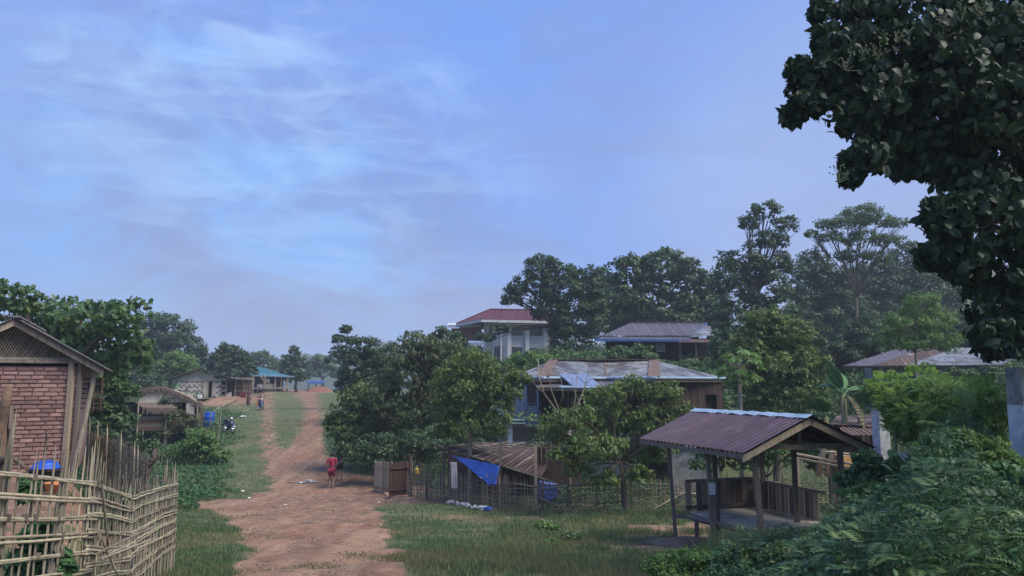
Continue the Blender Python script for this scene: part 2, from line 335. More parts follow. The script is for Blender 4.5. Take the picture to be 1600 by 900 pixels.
def sheets(parent, poly, along, m, pitch=0.076, amp=0.010, width=0.8, name='roof_sheet', th=0.003, jit=0.0):
    """corrugated roof plane: poly (planar, convex) covered by sheets of corrugated metal whose ribs run along 'along'"""
    poly = [Vector(p) for p in poly]; al = Vector(along).normalized()
    nr = (poly[1] - poly[0]).cross(poly[2] - poly[0]).normalized()
    if nr.z < 0: nr = -nr
    al = (al - nr * al.dot(nr)).normalized(); pr = nr.cross(al).normalized(); o = poly[0]
    ss = [(p - o).dot(pr) for p in poly]; s0, s1 = min(ss), max(ss); k = 0
    while s0 + k * width < s1 - 0.02:
        a = s0 + k * width; b = min(a + width + 0.02, s1); lift = nr * (0.004 * (k % 2) + random.uniform(0, jit)); mb = MB()
        q = a; j = 0; PR = ((.60, 1, 1), (.08, 1, -1), (.22, -1, -1), (.10, -1, 1))
        while q < b - 1e-5:
            w_, h0, h1 = PR[j % 4]; half = w_ * pitch; q2 = min(q + half, b)
            pc = clip(clip(poly, o + pr * q, pr), o + pr * q2, -pr)
            if len(pc) >= 3:
                vs = []
                for p in pc:
                    t_ = ((p - o).dot(pr) - q) / half
                    vs.append(p + nr * (amp * (h0 + (h1 - h0) * t_)) + lift)
                n_ = len(vs); mb.add(vs + [v - nr * th for v in vs], [tuple(range(n_)), tuple(range(n_, 2 * n_))[::-1]])
            q = q2; j += 1
        if mb.f: mb.build(name, m, parent)
        k += 1

def turn(pivot, ang, since):
    """turn every top-level object made since 'since' about a vertical axis, so that a house faces the road"""
    M_ = Matrix.Translation(pivot) @ Matrix.Rotation(ang, 4, 'Z') @ Matrix.Translation(-Vector(pivot))
    for o in COL.objects:
        if o.name not in since and o.parent is None: o.matrix_basis = M_ @ o.matrix_basis
def mark(): return set(o.name for o in COL.objects)
# ------------------------------------------------------------------ terrain
def sstep(x): x = np.clip(x, 0, 1); return x * x * (3 - 2 * x)
_ty = np.arange(-40, 700, 0.5)
_tz = np.interp(_ty, [-40, 0, 3, 5.5, 7.5, 10, 14, 18, 27, 33, 38, 42, 50, 60, 70, 85, 100, 122, 140, 200, 700],
                [-1.6, -1.6, -1.68, -1.9, -2.15, -2.6, -3.02, -3.42, -4.35, -4.75, -5.0, -4.7, -3.75, -2.85, -2.35, -1.95, -1.45, -0.85, -1.6, -5, -9])
_k = np.ones(7) / 7; _tz = np.convolve(np.pad(_tz, 3, mode='edge'), _k, mode='valid')
LINE_Y = [0, 4.5, 5.4, 7.0, 9, 12, 14, 22, 30]; LINE_X = [-3.4, -3.5, -3.62, -3.8, -4.4, -5.2, -6.4, -11.5, -16]   # bamboo fence line
def G(x, y):
    x = np.asarray(x, float); y = np.asarray(y, float)
    z = np.interp(y, _ty, _tz)
    lx = np.interp(y, LINE_Y, LINE_X)
    tgt = np.interp(y, [0, 6, 10, 14, 20, 23, 28, 34], [-1.7, -1.9, -2.0, -1.85, -1.75, -2.3, -3.9, -4.8])
    z = z + (np.maximum(tgt, z) - z) * sstep((lx - 0.25 - x) / 1.6) * (y < 34)
    z = z + sstep((-x - 12 - 0.32 * y) / 14) * np.interp(y, [24, 34, 50, 90, 200], [0, 1.4, 1.5, 2.5, 3])
    edge = np.interp(y, [0, 5, 8, 10, 14, 18, 24], [0.6, 1.0, 2.2, 3.2, 5.6, 8.2, 11.5])
    bt = np.interp(y, [0, 6, 10, 14, 18, 26], [-1.6, -1.45, -1.45, -1.7, -2.4, -4.2])
    z = z + (np.maximum(bt, z) - z) * sstep((x - edge) / 2.8) * (y < 26)
    yy = y + np.maximum(0, x - 8) * 0.55
    z = z + sstep((x + 9) / 13) * np.interp(yy, [43, 50, 58, 80, 120, 200, 400], [0, 1.9, 3.0, 3.5, 5.8, 10, 18])
    z = z + sstep((x - 0.24 * y) / (0.2 * y + 3)) * np.interp(y, [85, 300, 420, 700], [0, 34, 36, 20])
    z = z + .75 * sstep((x + 31.6) / 1.6) * sstep((-27.3 - x) / 1.0) * sstep((y - 71) / 7) * (1 - sstep((y - 94) / 8)) - 1.25 * sstep((-30.6 - x) / 2.2) * sstep((y - 62) / 8) * (1 - sstep((y - 86) / 8)) * sstep((x + 46) / 6)
    z = z + 0.10 * np.sin(x * 0.31 + 1.3) * np.sin(y * 0.23) * sstep((y - 8) / 10)
    return z
def g(x, y): return float(G(x, y))
def onground(px, py):
    """where the ray through a pixel meets the terrain"""
    lo = 3.0
    for i in range(4000):
        Y = lo * 1.003 ** i
        p = at(px, py, Y)
        if p.z <= g(p.x, p.y): return Vector((p.x, p.y, g(p.x, p.y)))
    return at(px, py, 200)
def pg(px, Y):
    """ground point at distance Y on the sight plane through column px (near the horizon)"""
    p = at(px, 700, Y); return Vector((p.x, Y, g(p.x, Y)))
# dirt: bands between left and right edge given per distance
DR = [  # (photo row, [(left, right, strength)...])
    (900, [(372, 632)]), (860, [(385, 615)]), (830, [(372, 606)]), (805, [(345, 596)]), (792, [(312, 590)]), (784, [(296, 620)]), (776, [(385, 640)]), (764, [(425, 690)]),
    (752, [(432, 660)]), (742, [(415, 560)]), (728, [(420, 520)]), (712, [(412, 512)]), (700, [(408, 440), (455, 507)]), (680, [(405, 434), (466, 505)]),
    (660, [(408, 432), (474, 503)]), (645, [(408, 430), (478, 501)]), (630, [(407, 430), (474, 499)]), (618, [(404, 430), (462, 494)]), (610, [(395, 500)]), (606, [(380, 520)])]
def _rowY(py):
    lo = 3
    for i in range(3000):
        Y = lo * 1.0025 ** i
        p = at(600, py, Y)
        if p.z <= float(np.interp(Y, _ty, _tz)): return Y
    return 130
DRY = [(_rowY(r), b) for r, b in DR]
def dirt_mask(x, y):
    x = np.asarray(x, float); y = np.asarray(y, float)
    ys = np.array([d[0] for d in DRY]); px = 800 + F * x / np.maximum(y, 1) * np.interp(y, [5, 10, 18, 40, 120], [1.08, 1.04, 1.025, 1.015, 1.009])
    wob = 9 * np.sin(y * 1.9 + x * .7) + 7 * np.sin(y * 4.3 + 1.0 + x * 2.1) + 5 * np.sin(x * 5.7)
    wob = wob * np.clip(14 / np.maximum(y, 1), 0.15, 1.2)
    L1 = np.interp(y, ys, [d[1][0][0] for d in DRY]); R1 = np.interp(y, ys, [d[1][0][1] for d in DRY])
    L2 = np.interp(y, ys, [(d[1][1][0] if len(d[1]) > 1 else d[1][0][0]) for d in DRY])
    R2 = np.interp(y, ys, [(d[1][1][1] if len(d[1]) > 1 else d[1][0][1]) for d in DRY])
    soft = np.clip(420 / np.maximum(y, 1), 4, 46)
    m = lambda L, Rr: sstep((px - L + wob) / soft + .5) * sstep((Rr - px + wob) / soft + .5)
    v = np.maximum(m(L1, R1) * np.interp(y, [33, 48], [1, .62]), m(L2, R2) * np.interp(y, [45, 60], [1, .85])) * (y > 2) * (y < 150)
    # bare earth under the pavilion, near the gate and in the yard on the left
    e = lambda cx, cy, rx, ry: sstep(1.35 - np.hypot((x - cx) / rx, (y - cy) / ry))
    v = np.maximum(v, e(4.7, 16.3, 2.6, 3.0)); v = np.maximum(v, 0.8 * e(5.0, 20.5, 3.5, 1.4)); v = np.maximum(v, 0.9 * e(-3.5, 31.5, 4.2, 2.0))
    v = np.maximum(v, 0.9 * e(-8.2, 14.5, 4.0, 5.5) * (x < np.interp(y, LINE_Y, LINE_X))); v = np.maximum(v, e(-29.0, 80, 2.3, 9.0)); v = np.maximum(v, 0.35 * e(-1, 24, 4, 2))
    v = np.maximum(v, 0.9 * e(-31, 112, 10, 6))
    return v
# ------------------------------------------------------------------ ground, road, hills
def grid_axis(lo, hi, mid0, mid1, step, grow):
    a = list(np.arange(mid0, mid1, step)); d = step
    while a[-1] < hi: d *= grow; a.append(a[-1] + d)
    d = step; b = []; x = mid0
    while x > lo: d *= grow; x -= d; b.append(x)
    return np.array(b[::-1] + a)
def ground_material():
    m = bpy.data.materials.new('ground'); m.use_nodes = True; t = m.node_tree; p = t.nodes['Principled BSDF']
    pos = N(t, 'ShaderNodeNewGeometry').outputs['Position']
    n1 = noise_(t, pos, 0.9, 6, 0.6); n2 = noise_(t, pos, 4.0, 9, 0.72, 0.4); n3 = noise_(t, pos, 30, 4, 0.6); n4 = noise_(t, pos, 2.2, 4, 0.6)
    earth = ramp(t, n2, [(0.30, (0.09, 0.056, 0.040)), (0.48, (0.20, 0.128, 0.090)), (0.70, (0.33, 0.225, 0.16))])
    red = ramp(t, n2, [(0.3, (0.13, 0.065, 0.042)), (0.7, (0.31, 0.165, 0.105))])
    earth = mixc(t, ramp(t, n1, [(0.42, (0, 0, 0)), (0.62, (0.85, 0.85, 0.85))]), earth, red)
    trk = noise_(t, mapping(t, pos, (1.5, 0.10, 1)), 1.0, 3, 0.5); trk2 = noise_(t, mapping(t, pos, (5.0, 0.25, 1)), 1.0, 3, 0.5)
    earth = mixc(t, ramp(t, trk, [(0.48, (0, 0, 0)), (0.62, (0.55, 0.55, 0.55))]), earth, (0.34, 0.22, 0.145))
    earth = mixc(t, ramp(t, trk2, [(0.52, (0, 0, 0)), (0.66, (0.45, 0.45, 0.45))]), earth, (0.15, 0.095, 0.07))
    vor = N(t, 'ShaderNodeTexVoronoi'); vor.inputs['Scale'].default_value = 14; lk(t, pos, vor.inputs['Vector'])
    peb = ramp(t, vor.outputs['Distance'], [(0.0, (1, 1, 1)), (0.16, (0, 0, 0))])
    pc = ramp(t, n4, [(0.55, (0, 0, 0)), (0.62, (0.7, 0.7, 0.7))])
    earth = mixc(t, math_(t, 'MULTIPLY', peb, pc), earth, (0.42, 0.36, 0.30))
    grass = ramp(t, n2, [(0.3, (0.040, 0.065, 0.028)), (0.5, (0.075, 0.105, 0.045)), (0.72, (0.15, 0.16, 0.08))])
    grass = mixc(t, ramp(t, n1, [(0.45, (0, 0, 0)), (0.65, (0.5, 0.5, 0.5))]), grass, (0.20, 0.155, 0.10))
    a = N(t, 'ShaderNodeAttribute', attribute_name='dirt')
    f = math_(t, 'ADD', a.outputs['Fac'], math_(t, 'ADD', math_(t, 'MULTIPLY', math_(t, 'SUBTRACT', n4, 0.5), 2.2), math_(t, 'MULTIPLY', math_(t, 'SUBTRACT', n2, 0.5), 1.6)))
    f = ramp(t, f, [(0.30, (0, 0, 0)), (0.66, (1, 1, 1))])
    lk(t, mixc(t, f, grass, earth), p.inputs['Base Color']); p.inputs['Roughness'].default_value = 0.95; p.inputs['Specular IOR Level'].default_value = 0.15
    b = N(t, 'ShaderNodeBump'); b.inputs['Strength'].default_value = 1; b.inputs['Distance'].default_value = 0.035
    lk(t, math_(t, 'ADD', n2, math_(t, 'MULTIPLY', n3, 0.45)), b.inputs['Height']); lk(t, b.outputs[0], p.inputs['Normal'])
    return m
GM = ground_material()
xs = grid_axis(-520, 520, -9, 9, 0.16, 1.045); ys = grid_axis(-30, 640, 4, 30, 0.16, 1.03)
X, Y = np.meshgrid(xs, ys); Z = G(X, Y); D = dirt_mask(X, Y)
rough = np.zeros_like(Z)
for fx, fy, ph, am in ((1.7, 2.3, 0, .025), (3.9, 3.1, 1.2, .014), (7.3, 6.1, 2.7, .008), (5.1, 9.7, .6, .007)):
    rough += am * np.sin(X * fx + ph + 1.3 * np.sin(Y * fy * .37)) * np.sin(Y * fy + ph * 2 + 1.1 * np.sin(X * fx * .41))
Z = Z + rough * (0.6 + 1.3 * D) * (Y < 60) + D * (Y < 70) * (.028 * np.sin(X * 3.6 + 1.2 * np.sin(Y * .22) + .4 * Y * .28) + .016 * np.sin(X * 9.1 + 1.7 * np.sin(Y * .5)) * np.sin(Y * 1.3))
def rut(px0, px1): pass
nx, ny = len(xs), len(ys)
idx = np.arange(nx * ny).reshape(ny, nx)
Q = np.stack([idx[:-1, :-1], idx[:-1, 1:], idx[1:, 1:], idx[1:, :-1]], -1).reshape(-1, 4)
V = np.stack([X, Y, Z], -1).reshape(-1, 3); Df = D.ravel()
isroad = (Df[Q].mean(1) > 0.5) & (V[Q][:, :, 1].mean(1) < 130) & (V[Q][:, :, 0].mean(1) > -6 - 0.42 * V[Q][:, :, 1].mean(1)) & (V[Q][:, :, 1].mean(1) > 3) & ~((V[Q][:, :, 0].mean(1) > 1.5)) & ~((V[Q][:, :, 0].mean(1) < -4.2) & (V[Q][:, :, 1].mean(1) < 22) & (V[Q][:, :, 0].mean(1) < np.interp(V[Q][:, :, 1].mean(1), LINE_Y, LINE_X)))
for nm, sel in (('dirt_road', isroad), ('ground', ~isroad)):
    q = Q[sel]; used, inv = np.unique(q, return_inverse=True)
    me = npmesh(nm, V[used], inv.reshape(-1, 4), GM, k=4, smooth=True)
    a = me.attributes.new('dirt', 'FLOAT', 'POINT'); a.data.foreach_set('value', Df[used].astype(np.float32))
    tag(link(nm, me, None), kind='structure')
def ridge(name, y0, depth, x0, x1, prof, base, n=120, seed=0):
    r = np.random.default_rng(seed); xx = np.linspace(x0, x1, n); vs = []; rows = 14
    top = np.interp(xx, [p[0] for p in prof], [p[1] for p in prof])
    for j in range(rows):
        f = j / (rows - 1); w = math.sin(f * PI) ** 0.8
        z = base + (top - base) * w * (1 + 0.10 * np.sin(xx * .021 + j) * np.sin(xx * .05 + 2 * j) + 0.035 * r.standard_normal(n))
        vs.append(np.stack([xx, np.full(n, y0 + depth * f), z], -1))
    Vv = np.concatenate(vs); ii = np.arange(n * rows).reshape(rows, n)
    q = np.stack([ii[:-1, :-1], ii[:-1, 1:], ii[1:, 1:], ii[1:, :-1]], -1).reshape(-1, 4)
    return tag(link(name, npmesh(name, Vv, q, HILLM, k=4, smooth=True), None), kind='structure')
ridge('distant_hill', 500, 110, -500, 60, [(-500, 20), (-260, 24), (-180, 15), (-130, 22), (-92, 30), (-60, 26), (-20, 12), (60, 2)], -12, seed=3)

# ------------------------------------------------------------------ leaves, trees
def unitv(a): return a / np.maximum(np.linalg.norm(a, axis=-1, keepdims=True), 1e-9)
def leafmesh(name, P, Nn, L, Wd, rnd, m, big=False, droop=0.3, dirs=None):
    """one small folded leaf per point; big = seven-vertex leaf with a curved midrib"""
    n = len(P); r = rng
    L = L * r.uniform(.7, 1.25, (n, 1)); Wd = Wd * r.uniform(.75, 1.2, (n, 1))
    a = dirs if dirs is not None else r.standard_normal((n, 3)); a = a - (a * Nn).sum(1, keepdims=True) * Nn; a = unitv(a)
    a = unitv(a + np.array([0, 0, -1.0]) * droop); b = unitv(np.cross(a, Nn)); nn = np.cross(b, a)
    if not big:
        V = np.stack([P - a * L * .5, P + b * Wd * .5 + nn * Wd * .18, P + a * L * .5 - nn * L * .1, P - b * Wd * .5 + nn * Wd * .18], 1)
        base = (np.arange(n) * 4)[:, None]
        Ft = np.stack([base + [0, 1, 2], base + [0, 2, 3]], 1).reshape(-1, 3); kk = 4
    else:
        p = lambda s, t, u: P + a * L * s + b * Wd * t + nn * L * u
        V = np.stack([p(-.5, 0, 0), p(0.05, 0, .05), p(.5, 0, -.12), p(-.22, .42, .09), p(.2, .5, .05), p(-.22, -.42, .09), p(.2, -.5, .05)], 1)
        base = (np.arange(n) * 7)[:, None]
        Ft = np.stack([base + k_ for k_ in ([0, 3, 1], [3, 4, 1], [4, 2, 1], [0, 1, 5], [1, 6, 5], [1, 2, 6])], 1).reshape(-1, 3); kk = 7
    return npmesh(name, V.reshape(-1, 3), Ft, m, np.repeat(rnd, kk))
def clumps(lobes, dens, leafA, rel=0.30, fill=0.9, floor=-0.75):
    """leaf points spread over sub-clumps of ellipsoid lobes (cx,cy,cz,rx,ry,rz)"""
    P = []; Nn = []; Rn = []; C = []
    for cx, cy, cz_, rx, ry, rz in lobes:
        rm = (rx + ry + rz) / 3; rc = rel * rm; area = 4 * PI * rm * rm
        ns = max(5, int(fill * area / (PI * rc * rc)))
        d = unitv(rng.standard_normal((ns * 2, 3))); d = d[d[:, 2] > floor][:ns]; ns = len(d)
        rad = rng.uniform(.30, 1.0, (ns, 1)) ** 0.55 * rng.uniform(.85, 1.12, (ns, 1))
        c = np.array([cx, cy, cz_]) + d * rad * np.array([rx, ry, rz]); C.append(c)
        k = max(6, int(dens * area / leafA / ns))
        crn = rng.uniform(0, 1, ns)
        rr = rc * rng.uniform(.6, 1.35, ns)
        for i in range(ns):
            kk = int(k * (rr[i] / rc) ** 2)
            q = unitv(rng.standard_normal((kk, 3))); qr = rr[i] * rng.uniform(.15, 1, (kk, 1)) ** .5
            P.append(c[i] + q * qr * np.array([1.15, 1.15, .72]))
            Nn.append(unitv(q * .55 + d[i] * .35 + np.array([0, 0, .55]) + .45 * rng.standard_normal((kk, 3))))
            Rn.append(np.clip(.52 * crn[i] + .48 * rng.uniform(0, 1, kk) + .12 * q[:, 2], 0, 1))
    return np.concatenate(P), np.concatenate(Nn), np.concatenate(Rn), np.concatenate(C)
def fronds(name, P, D, L, n, lw, m, rnd):
    """pinnate leaves: n leaflet pairs along an arching stalk from each point"""
    k = len(P); D = unitv(D); up = np.array([0, 0, 1.0]); S_ = unitv(np.cross(D, up)); L = L * rng.uniform(.6, 1.25, (k, 1)); Vs = []; Fs = []; q = 0
    for i in range(n):
        t = (i + .8) / n; c = P + D * L * t - up * L * .45 * t * t; tg = unitv(D - up * .9 * t); nn = unitv(np.cross(S_, tg)); ll = L * lw * (1.15 - .55 * t) * math.sin(PI * min(.95, .25 + .75 * t)) ** .4
        for s in (-1, 1):
            d = unitv(S_ * s + tg * .45 - nn * .15); w = tg * L / n * .42
            Vs.append(np.stack([c, c + d * ll * .5 + w, c + d * ll, c + d * ll * .5 - w], 1)); base = (np.arange(k) * 4)[:, None] + q; q += 4 * k
            Fs.append(np.concatenate([base + [0, 1, 2], base + [0, 2, 3]]))
    return npmesh(name, np.concatenate([v.reshape(-1, 3) for v in Vs]), np.concatenate(Fs), m, np.tile(np.repeat(rnd, 4), 2 * n))
def limb(mb, a, b, r0, r1, n=6, seg=5, wob=0.06):
    a = Vector(a); b = Vector(b); L = (b - a).length; pts = []
    ph = random.uniform(0, 6)
    for i in range(seg + 1):
        t = i / seg; p = a.lerp(b, t); p.z += 0.10 * L * math.sin(t * PI) * (0.6 if b.z > a.z else 0.2)
        p.x += wob * L * math.sin(t * 5 + ph) * t * (1 - t) * 2; p.y += wob * L * math.cos(t * 4 + ph) * t * (1 - t) * 2
        pts.append(p)
    mb.tube(pts, [r0 + (r1 - r0) * (i / seg) for i in range(seg + 1)], n)
def tree(name, label, Y, lobes, tx, tr=0.14, leaf=(0.24, 0.11), dens=1.6, m=None, bark=None, group=None, rel=0.30, fill=0.9,
         droop=0.3, cat='tree', split=None, lean=0, big=False, floor=-0.75, twigs=28, crown='crown', base=None, dr=0.85):
    """lobes: (px, py, rx_px, ry_px[, extra distance]) of the crown as seen; tx = pixel column of the trunk's foot"""
    LB = []
    for l in lobes:
        dY = l[4] if len(l) > 4 else 0; c = at(l[0], l[1], Y + dY); k = (Y + dY) / F
        LB.append((c.x, c.y, c.z, l[2] * k, max(l[2], l[3]) * k * dr, l[3] * k))
    b = base or pg(tx, Y); b = Vector(b)
    root = thing(name, label, cat, b, 0, group)
    P, Nn, Rn, C = clumps(LB, dens, leaf[0] * leaf[1] * .5, rel, fill, floor)
    gz = G(P[:, 0], P[:, 1]); keep = P[:, 2] > gz + 0.05; P, Nn, Rn = P[keep], Nn[keep], Rn[keep]
    link(crown, leafmesh(crown, P, Nn, leaf[0], leaf[1], Rn, m or L_DARK, big, droop), None, root)
    mb = MB(); mean = np.average(np.array(LB)[:, :3], axis=0, weights=np.array(LB)[:, 3] ** 2)
    zt = split if split is not None else b.z + (mean[2] - b.z) * 0.62
    fork = Vector((b.x + (mean[0] - b.x) * .45 + lean, b.y + (mean[1] - b.y) * .3, zt))
    pts = [b - Vector((0, 0, .3))] + [b.lerp(fork, t) + Vector((random.uniform(-1, 1) * tr * .6, random.uniform(-1, 1) * tr * .6, 0)) for t in (.02, .3, .6, 1)]
    mb.tube(pts, [tr * 1.5, tr * 1.2, tr, tr * .9, tr * .75], 8)
    for l in LB:
        top = Vector((l[0], l[1], l[2] + l[5] * .35)); limb(mb, fork, top, tr * .6, tr * .14, 6)
        cc = C[np.linalg.norm((C - np.array(l[:3])) / np.array(l[3:]), axis=1) < 1.25]
        for c in cc[rng.permutation(len(cc))[:max(3, twigs // len(LB))]]:
            s = fork.lerp(top, random.uniform(.35, .95)); limb(mb, s, c, tr * .2, tr * .05, 4, 3)
    mb.build('trunk', bark or BARK, root, smooth=True)
    return root
def shrub(name, label, Y, lobes, tx, leaf=(0.12, 0.06), m=None, dens=1.7, cat='shrub', **kw):
    kw.setdefault('tr', 0.03); kw.setdefault('crown', 'foliage')
    return tree(name, label, Y, lobes, tx, leaf=leaf, m=m or L_BUSH, dens=dens, cat=cat, **kw)

# left side
tree('broadleaf_tree', 'tall big-leaved tree rising behind the brick house', 27, [(20, 470, 42, 32), (70, 500, 60, 38, 1), (130, 505, 58, 40), (190, 500, 42, 36, -1), (60, 545, 70, 38, 1), (140, 560, 62, 42, 1), (205, 555, 38, 36), (-40, 480, 50, 50)], 95, 0.2, (0.25, 0.14), 1.15, L_MID, rel=.22, droop=.6, big=True, fill=1.0)
tree('tall_tree', 'big dark hazy tree behind the smoke left of the woven-walled house', 104, [(258, 520, 44, 36), (285, 545, 32, 28), (230, 555, 36, 34), (262, 572, 52, 30), (306, 556, 20, 20)], 262, 0.35, (0.5, 0.28), 1.5, L_DARK, rel=.26)
tree('round_tree', 'bright green rounded tree between the two thatched huts and the dark hazy tree', 90, [(276, 566, 26, 18), (262, 580, 24, 20), (294, 580, 22, 18)], 275, 0.16, (0.36, 0.2), 1.6, L_LITE, rel=.3)
tree('bushy_tree', 'dense dark green tree directly behind the woven-walled house', 96, [(352, 552, 20, 18), (372, 560, 20, 18), (342, 570, 22, 20), (366, 580, 28, 20), (390, 574, 12, 16)], 360, 0.2, (0.36, 0.2), 1.8, L_DARK, rel=.28)
tree('distant_tree', 'pale flat-topped far tree behind the teal roof', 150, [(410, 560, 20, 12), (432, 572, 18, 10), (398, 572, 14, 12)], 411, 0.3, (0.7, 0.4), 1.6, L_MID, rel=.3)
tree('conical_tree', 'dark pointed tree right of the teal-roofed house', 112, [(459, 553, 9, 13), (452, 567, 16, 14), (468, 570, 15, 14), (460, 586, 22, 15)], 460, 0.22, (0.5, 0.28), 1.8, L_DARK, rel=.3)
tree('distant_tree', 'small hazy far tree right of the dark pointed tree', 165, [(498, 565, 13, 11), (490, 580, 14, 12), (512, 574, 13, 10), (525, 582, 12, 12)], 500, 0.25, (0.7, 0.4), 1.7, L_MID, rel=.3)
tree('background_tree', 'dark low tree behind the teal-roofed house', 135, [(425, 585, 24, 12), (395, 588, 20, 14), (372, 590, 18, 14)], 410, 0.25, (0.6, 0.35), 1.7, L_DARK, rel=.3)
tree('background_tree', 'dark tree filling the gap left of the hazy tree behind the huts', 95, [(200, 575, 36, 30), (170, 600, 40, 34), (225, 600, 34, 22), (300, 585, 26, 16)], 215, 0.2, (0.36, 0.2), 1.7, L_DARK, rel=.28)
tree('garden_tree', 'leafy green tree right of the brick house, left of the thatched hut', 33, [(172, 590, 26, 30), (160, 625, 30, 34), (182, 650, 26, 30), (148, 668, 28, 30), (200, 612, 20, 16)], 168, 0.09, (0.20, 0.11), 1.7, L_MID, rel=.28)
shrub('bush', 'bright green leafy bush on the slope below the thatched hut', 44, [(305, 692, 30, 20), (285, 705, 24, 16), (325, 704, 24, 15), (340, 712, 22, 10)], 305, (0.26, 0.13), L_LITE, 1.6)
shrub('bush', 'greyish bush growing up the right side of the thatched hut', 49, [(262, 638, 17, 20), (275, 655, 22, 18), (258, 675, 26, 12), (296, 662, 18, 12)], 265, (0.22, 0.12), L_OLIVE, 1.3)
shrub('bush', 'low dark bush behind the dark wattle fence', 30, [(190, 690, 26, 14), (160, 685, 26, 16), (225, 700, 26, 12)], 190, (0.18, 0.1), L_DARK, 1.5)
# middle mass of trees right of the road
G2 = 'trees along the right side of the road'
tree('slender_tree', 'slender airy tree with layered branches at the top of the road', 72, [(541, 516, 10, 8), (530, 530, 13, 8), (552, 533, 13, 9), (536, 548, 22, 10), (524, 560, 20, 11), (552, 562, 20, 14)], 538, 0.16, (0.34, 0.18), 0.85, L_DARK, rel=.26, group=G2)
tree('round_tree', 'dark round tree beside the upper road under the slender tree', 58, [(575, 548, 28, 22), (600, 560, 32, 30), (560, 575, 34, 26), (585, 600, 44, 30), (548, 600, 24, 22)], 575, 0.2, (0.27, 0.14), 1.35, L_DARK, rel=.26, group=G2)
tree('mango_tree', 'dense dark mango tree with hanging leaves and pale brown new leaves behind the gate', 41, [(655, 545, 38, 30), (690, 560, 42, 34), (640, 590, 46, 36), (690, 615, 52, 42), (640, 650, 52, 36), (600, 630, 30, 40), (720, 600, 40, 44)], 655, 0.22, (0.30, 0.09), 1.15, L_OLIVE, rel=.2, droop=.8, group=G2)
tree('roadside_tree', 'bright yellow-green tree overhanging the road left of the gate', 42, [(565, 618, 38, 26), (545, 645, 34, 26), (590, 650, 40, 30), (555, 678, 44, 24), (610, 672, 34, 24), (520, 660, 14, 14)], 578, 0.14, (0.22, 0.13), 1.15, L_YEL, rel=.2, group=G2)
tree('thin_trunked_tree', 'light green tree with a slim pale trunk in front of the balcony corner', 30, [(740, 570, 40, 26), (705, 590, 32, 28), (775, 590, 38, 26), (735, 618, 52, 34), (690, 640, 28, 30), (775, 640, 34, 36), (730, 660, 44, 26), (800, 612, 22, 22), (700, 675, 26, 14), (765, 672, 30, 14), (812, 590, 20, 12)], 733, 0.10, (0.20, 0.07), 0.9, L_YEL, BARKL, rel=.2, droop=.5, split=-1.0, group=G2, twigs=60)
tree('filler_tree', 'dark tree deep behind the mango tree below the white house', 50, [(725, 555, 34, 20), (700, 530, 26, 20), (760, 580, 40, 20)], 745, 0.15, (0.28, 0.15), 1.5, L_DARK, rel=.27, group=G2)
shrub('bush', 'yellow-green bush between the white house and the zinc roof', 55, [(825, 560, 26, 12), (855, 565, 22, 12), (800, 572, 20, 12), (880, 570, 20, 10)], 840, (0.26, 0.13), L_LITE, 1.6)
tree('guava_tree', 'leafy light green tree hanging over the bamboo fence right of the shed', 25.5, [(945, 622, 34, 18), (990, 608, 36, 18, .8), (1040, 612, 30, 18), (1062, 640, 22, 20), (900, 655, 40, 20, -.5), (960, 660, 40, 30, .6), (1020, 658, 38, 30), (930, 700, 52, 24, -.6), (862, 682, 26, 18), (1000, 702, 40, 24, .5), (905, 735, 24, 12, -.8), (945, 748, 26, 16, -.6), (1000, 740, 22, 16, -.3), (880, 712, 24, 14, -.9), (1040, 695, 26, 16)], 975, 0.10, (0.17, 0.072), 0.95, L_YEL, BARK, rel=.26, droop=.7, twigs=120)
# right-hand background
GB = 'tall trees behind the houses on the right'
tree('spreading_tree', 'tall spreading tree standing in front of the white house', 66, [(848, 422, 36, 28), (818, 452, 30, 18, 0), (880, 445, 44, 36), (920, 445, 30, 32), (858, 480, 34, 26), (905, 500, 44, 36), (890, 530, 40, 26), (800, 470, 18, 12), (756, 528, 18, 8, -1), (783, 512, 12, 7, -1), (935, 480, 24, 34)], 862, 0.28, (0.30, 0.17), 1.25, L_DARK, rel=.22, group=GB, twigs=90, split=5.0)
tree('big_leaved_tree', 'broad dark tree with large clustered leaves behind the grey-roofed house', 78, [(1035, 420, 46, 34), (990, 425, 34, 30), (1075, 435, 32, 30), (960, 460, 34, 40), (1020, 470, 60, 40), (1085, 475, 36, 36), (980, 500, 44, 26), (1060, 505, 50, 22)], 1025, 0.35, (0.46, 0.26), 1.35, L_DARK, rel=.2, big=True, group=GB)
tree('tall_forked_tree', 'tallest airy forked tree above the round green tree', 62, [(1195, 330, 26, 20), (1228, 350, 22, 16), (1170, 348, 20, 14), (1205, 375, 30, 16), (1160, 405, 38, 24), (1215, 410, 30, 22), (1140, 440, 34, 34), (1190, 450, 46, 36), (1150, 500, 44, 36), (1210, 490, 40, 30)], 1180, 0.26, (0.30, 0.17), 1.15, L_DARK, rel=.22, group=GB, twigs=90, split=6.5)
tree('umbrella_tree', 'slender pale-trunked tree with a high flat open crown', 66, [(1345, 332, 32, 14), (1320, 348, 34, 14), (1372, 346, 30, 14), (1288, 352, 18, 10), (1405, 348, 16, 9), (1300, 372, 26, 10), (1345, 372, 34, 12), (1388, 376, 26, 10), (1268, 366, 12, 7), (1330, 398, 26, 12), (1370, 402, 26, 12)], 1345, 0.14, (0.24, 0.13), 0.8, L_MID, BARK, rel=.26, group=GB, twigs=130, split=7.5)
tree('background_tree', 'dense tree right of the flat-crowned slender tree', 88, [(1420, 402, 36, 24), (1385, 425, 34, 22), (1340, 440, 44, 30), (1310, 470, 44, 40), (1390, 450, 44, 36), (1450, 450, 46, 40), (1400, 490, 56, 40), (1470, 500, 50, 40), (1515, 470, 40, 44)], 1425, 0.3, (0.40, 0.22), 1.4, L_DARK, rel=.24, group=GB)
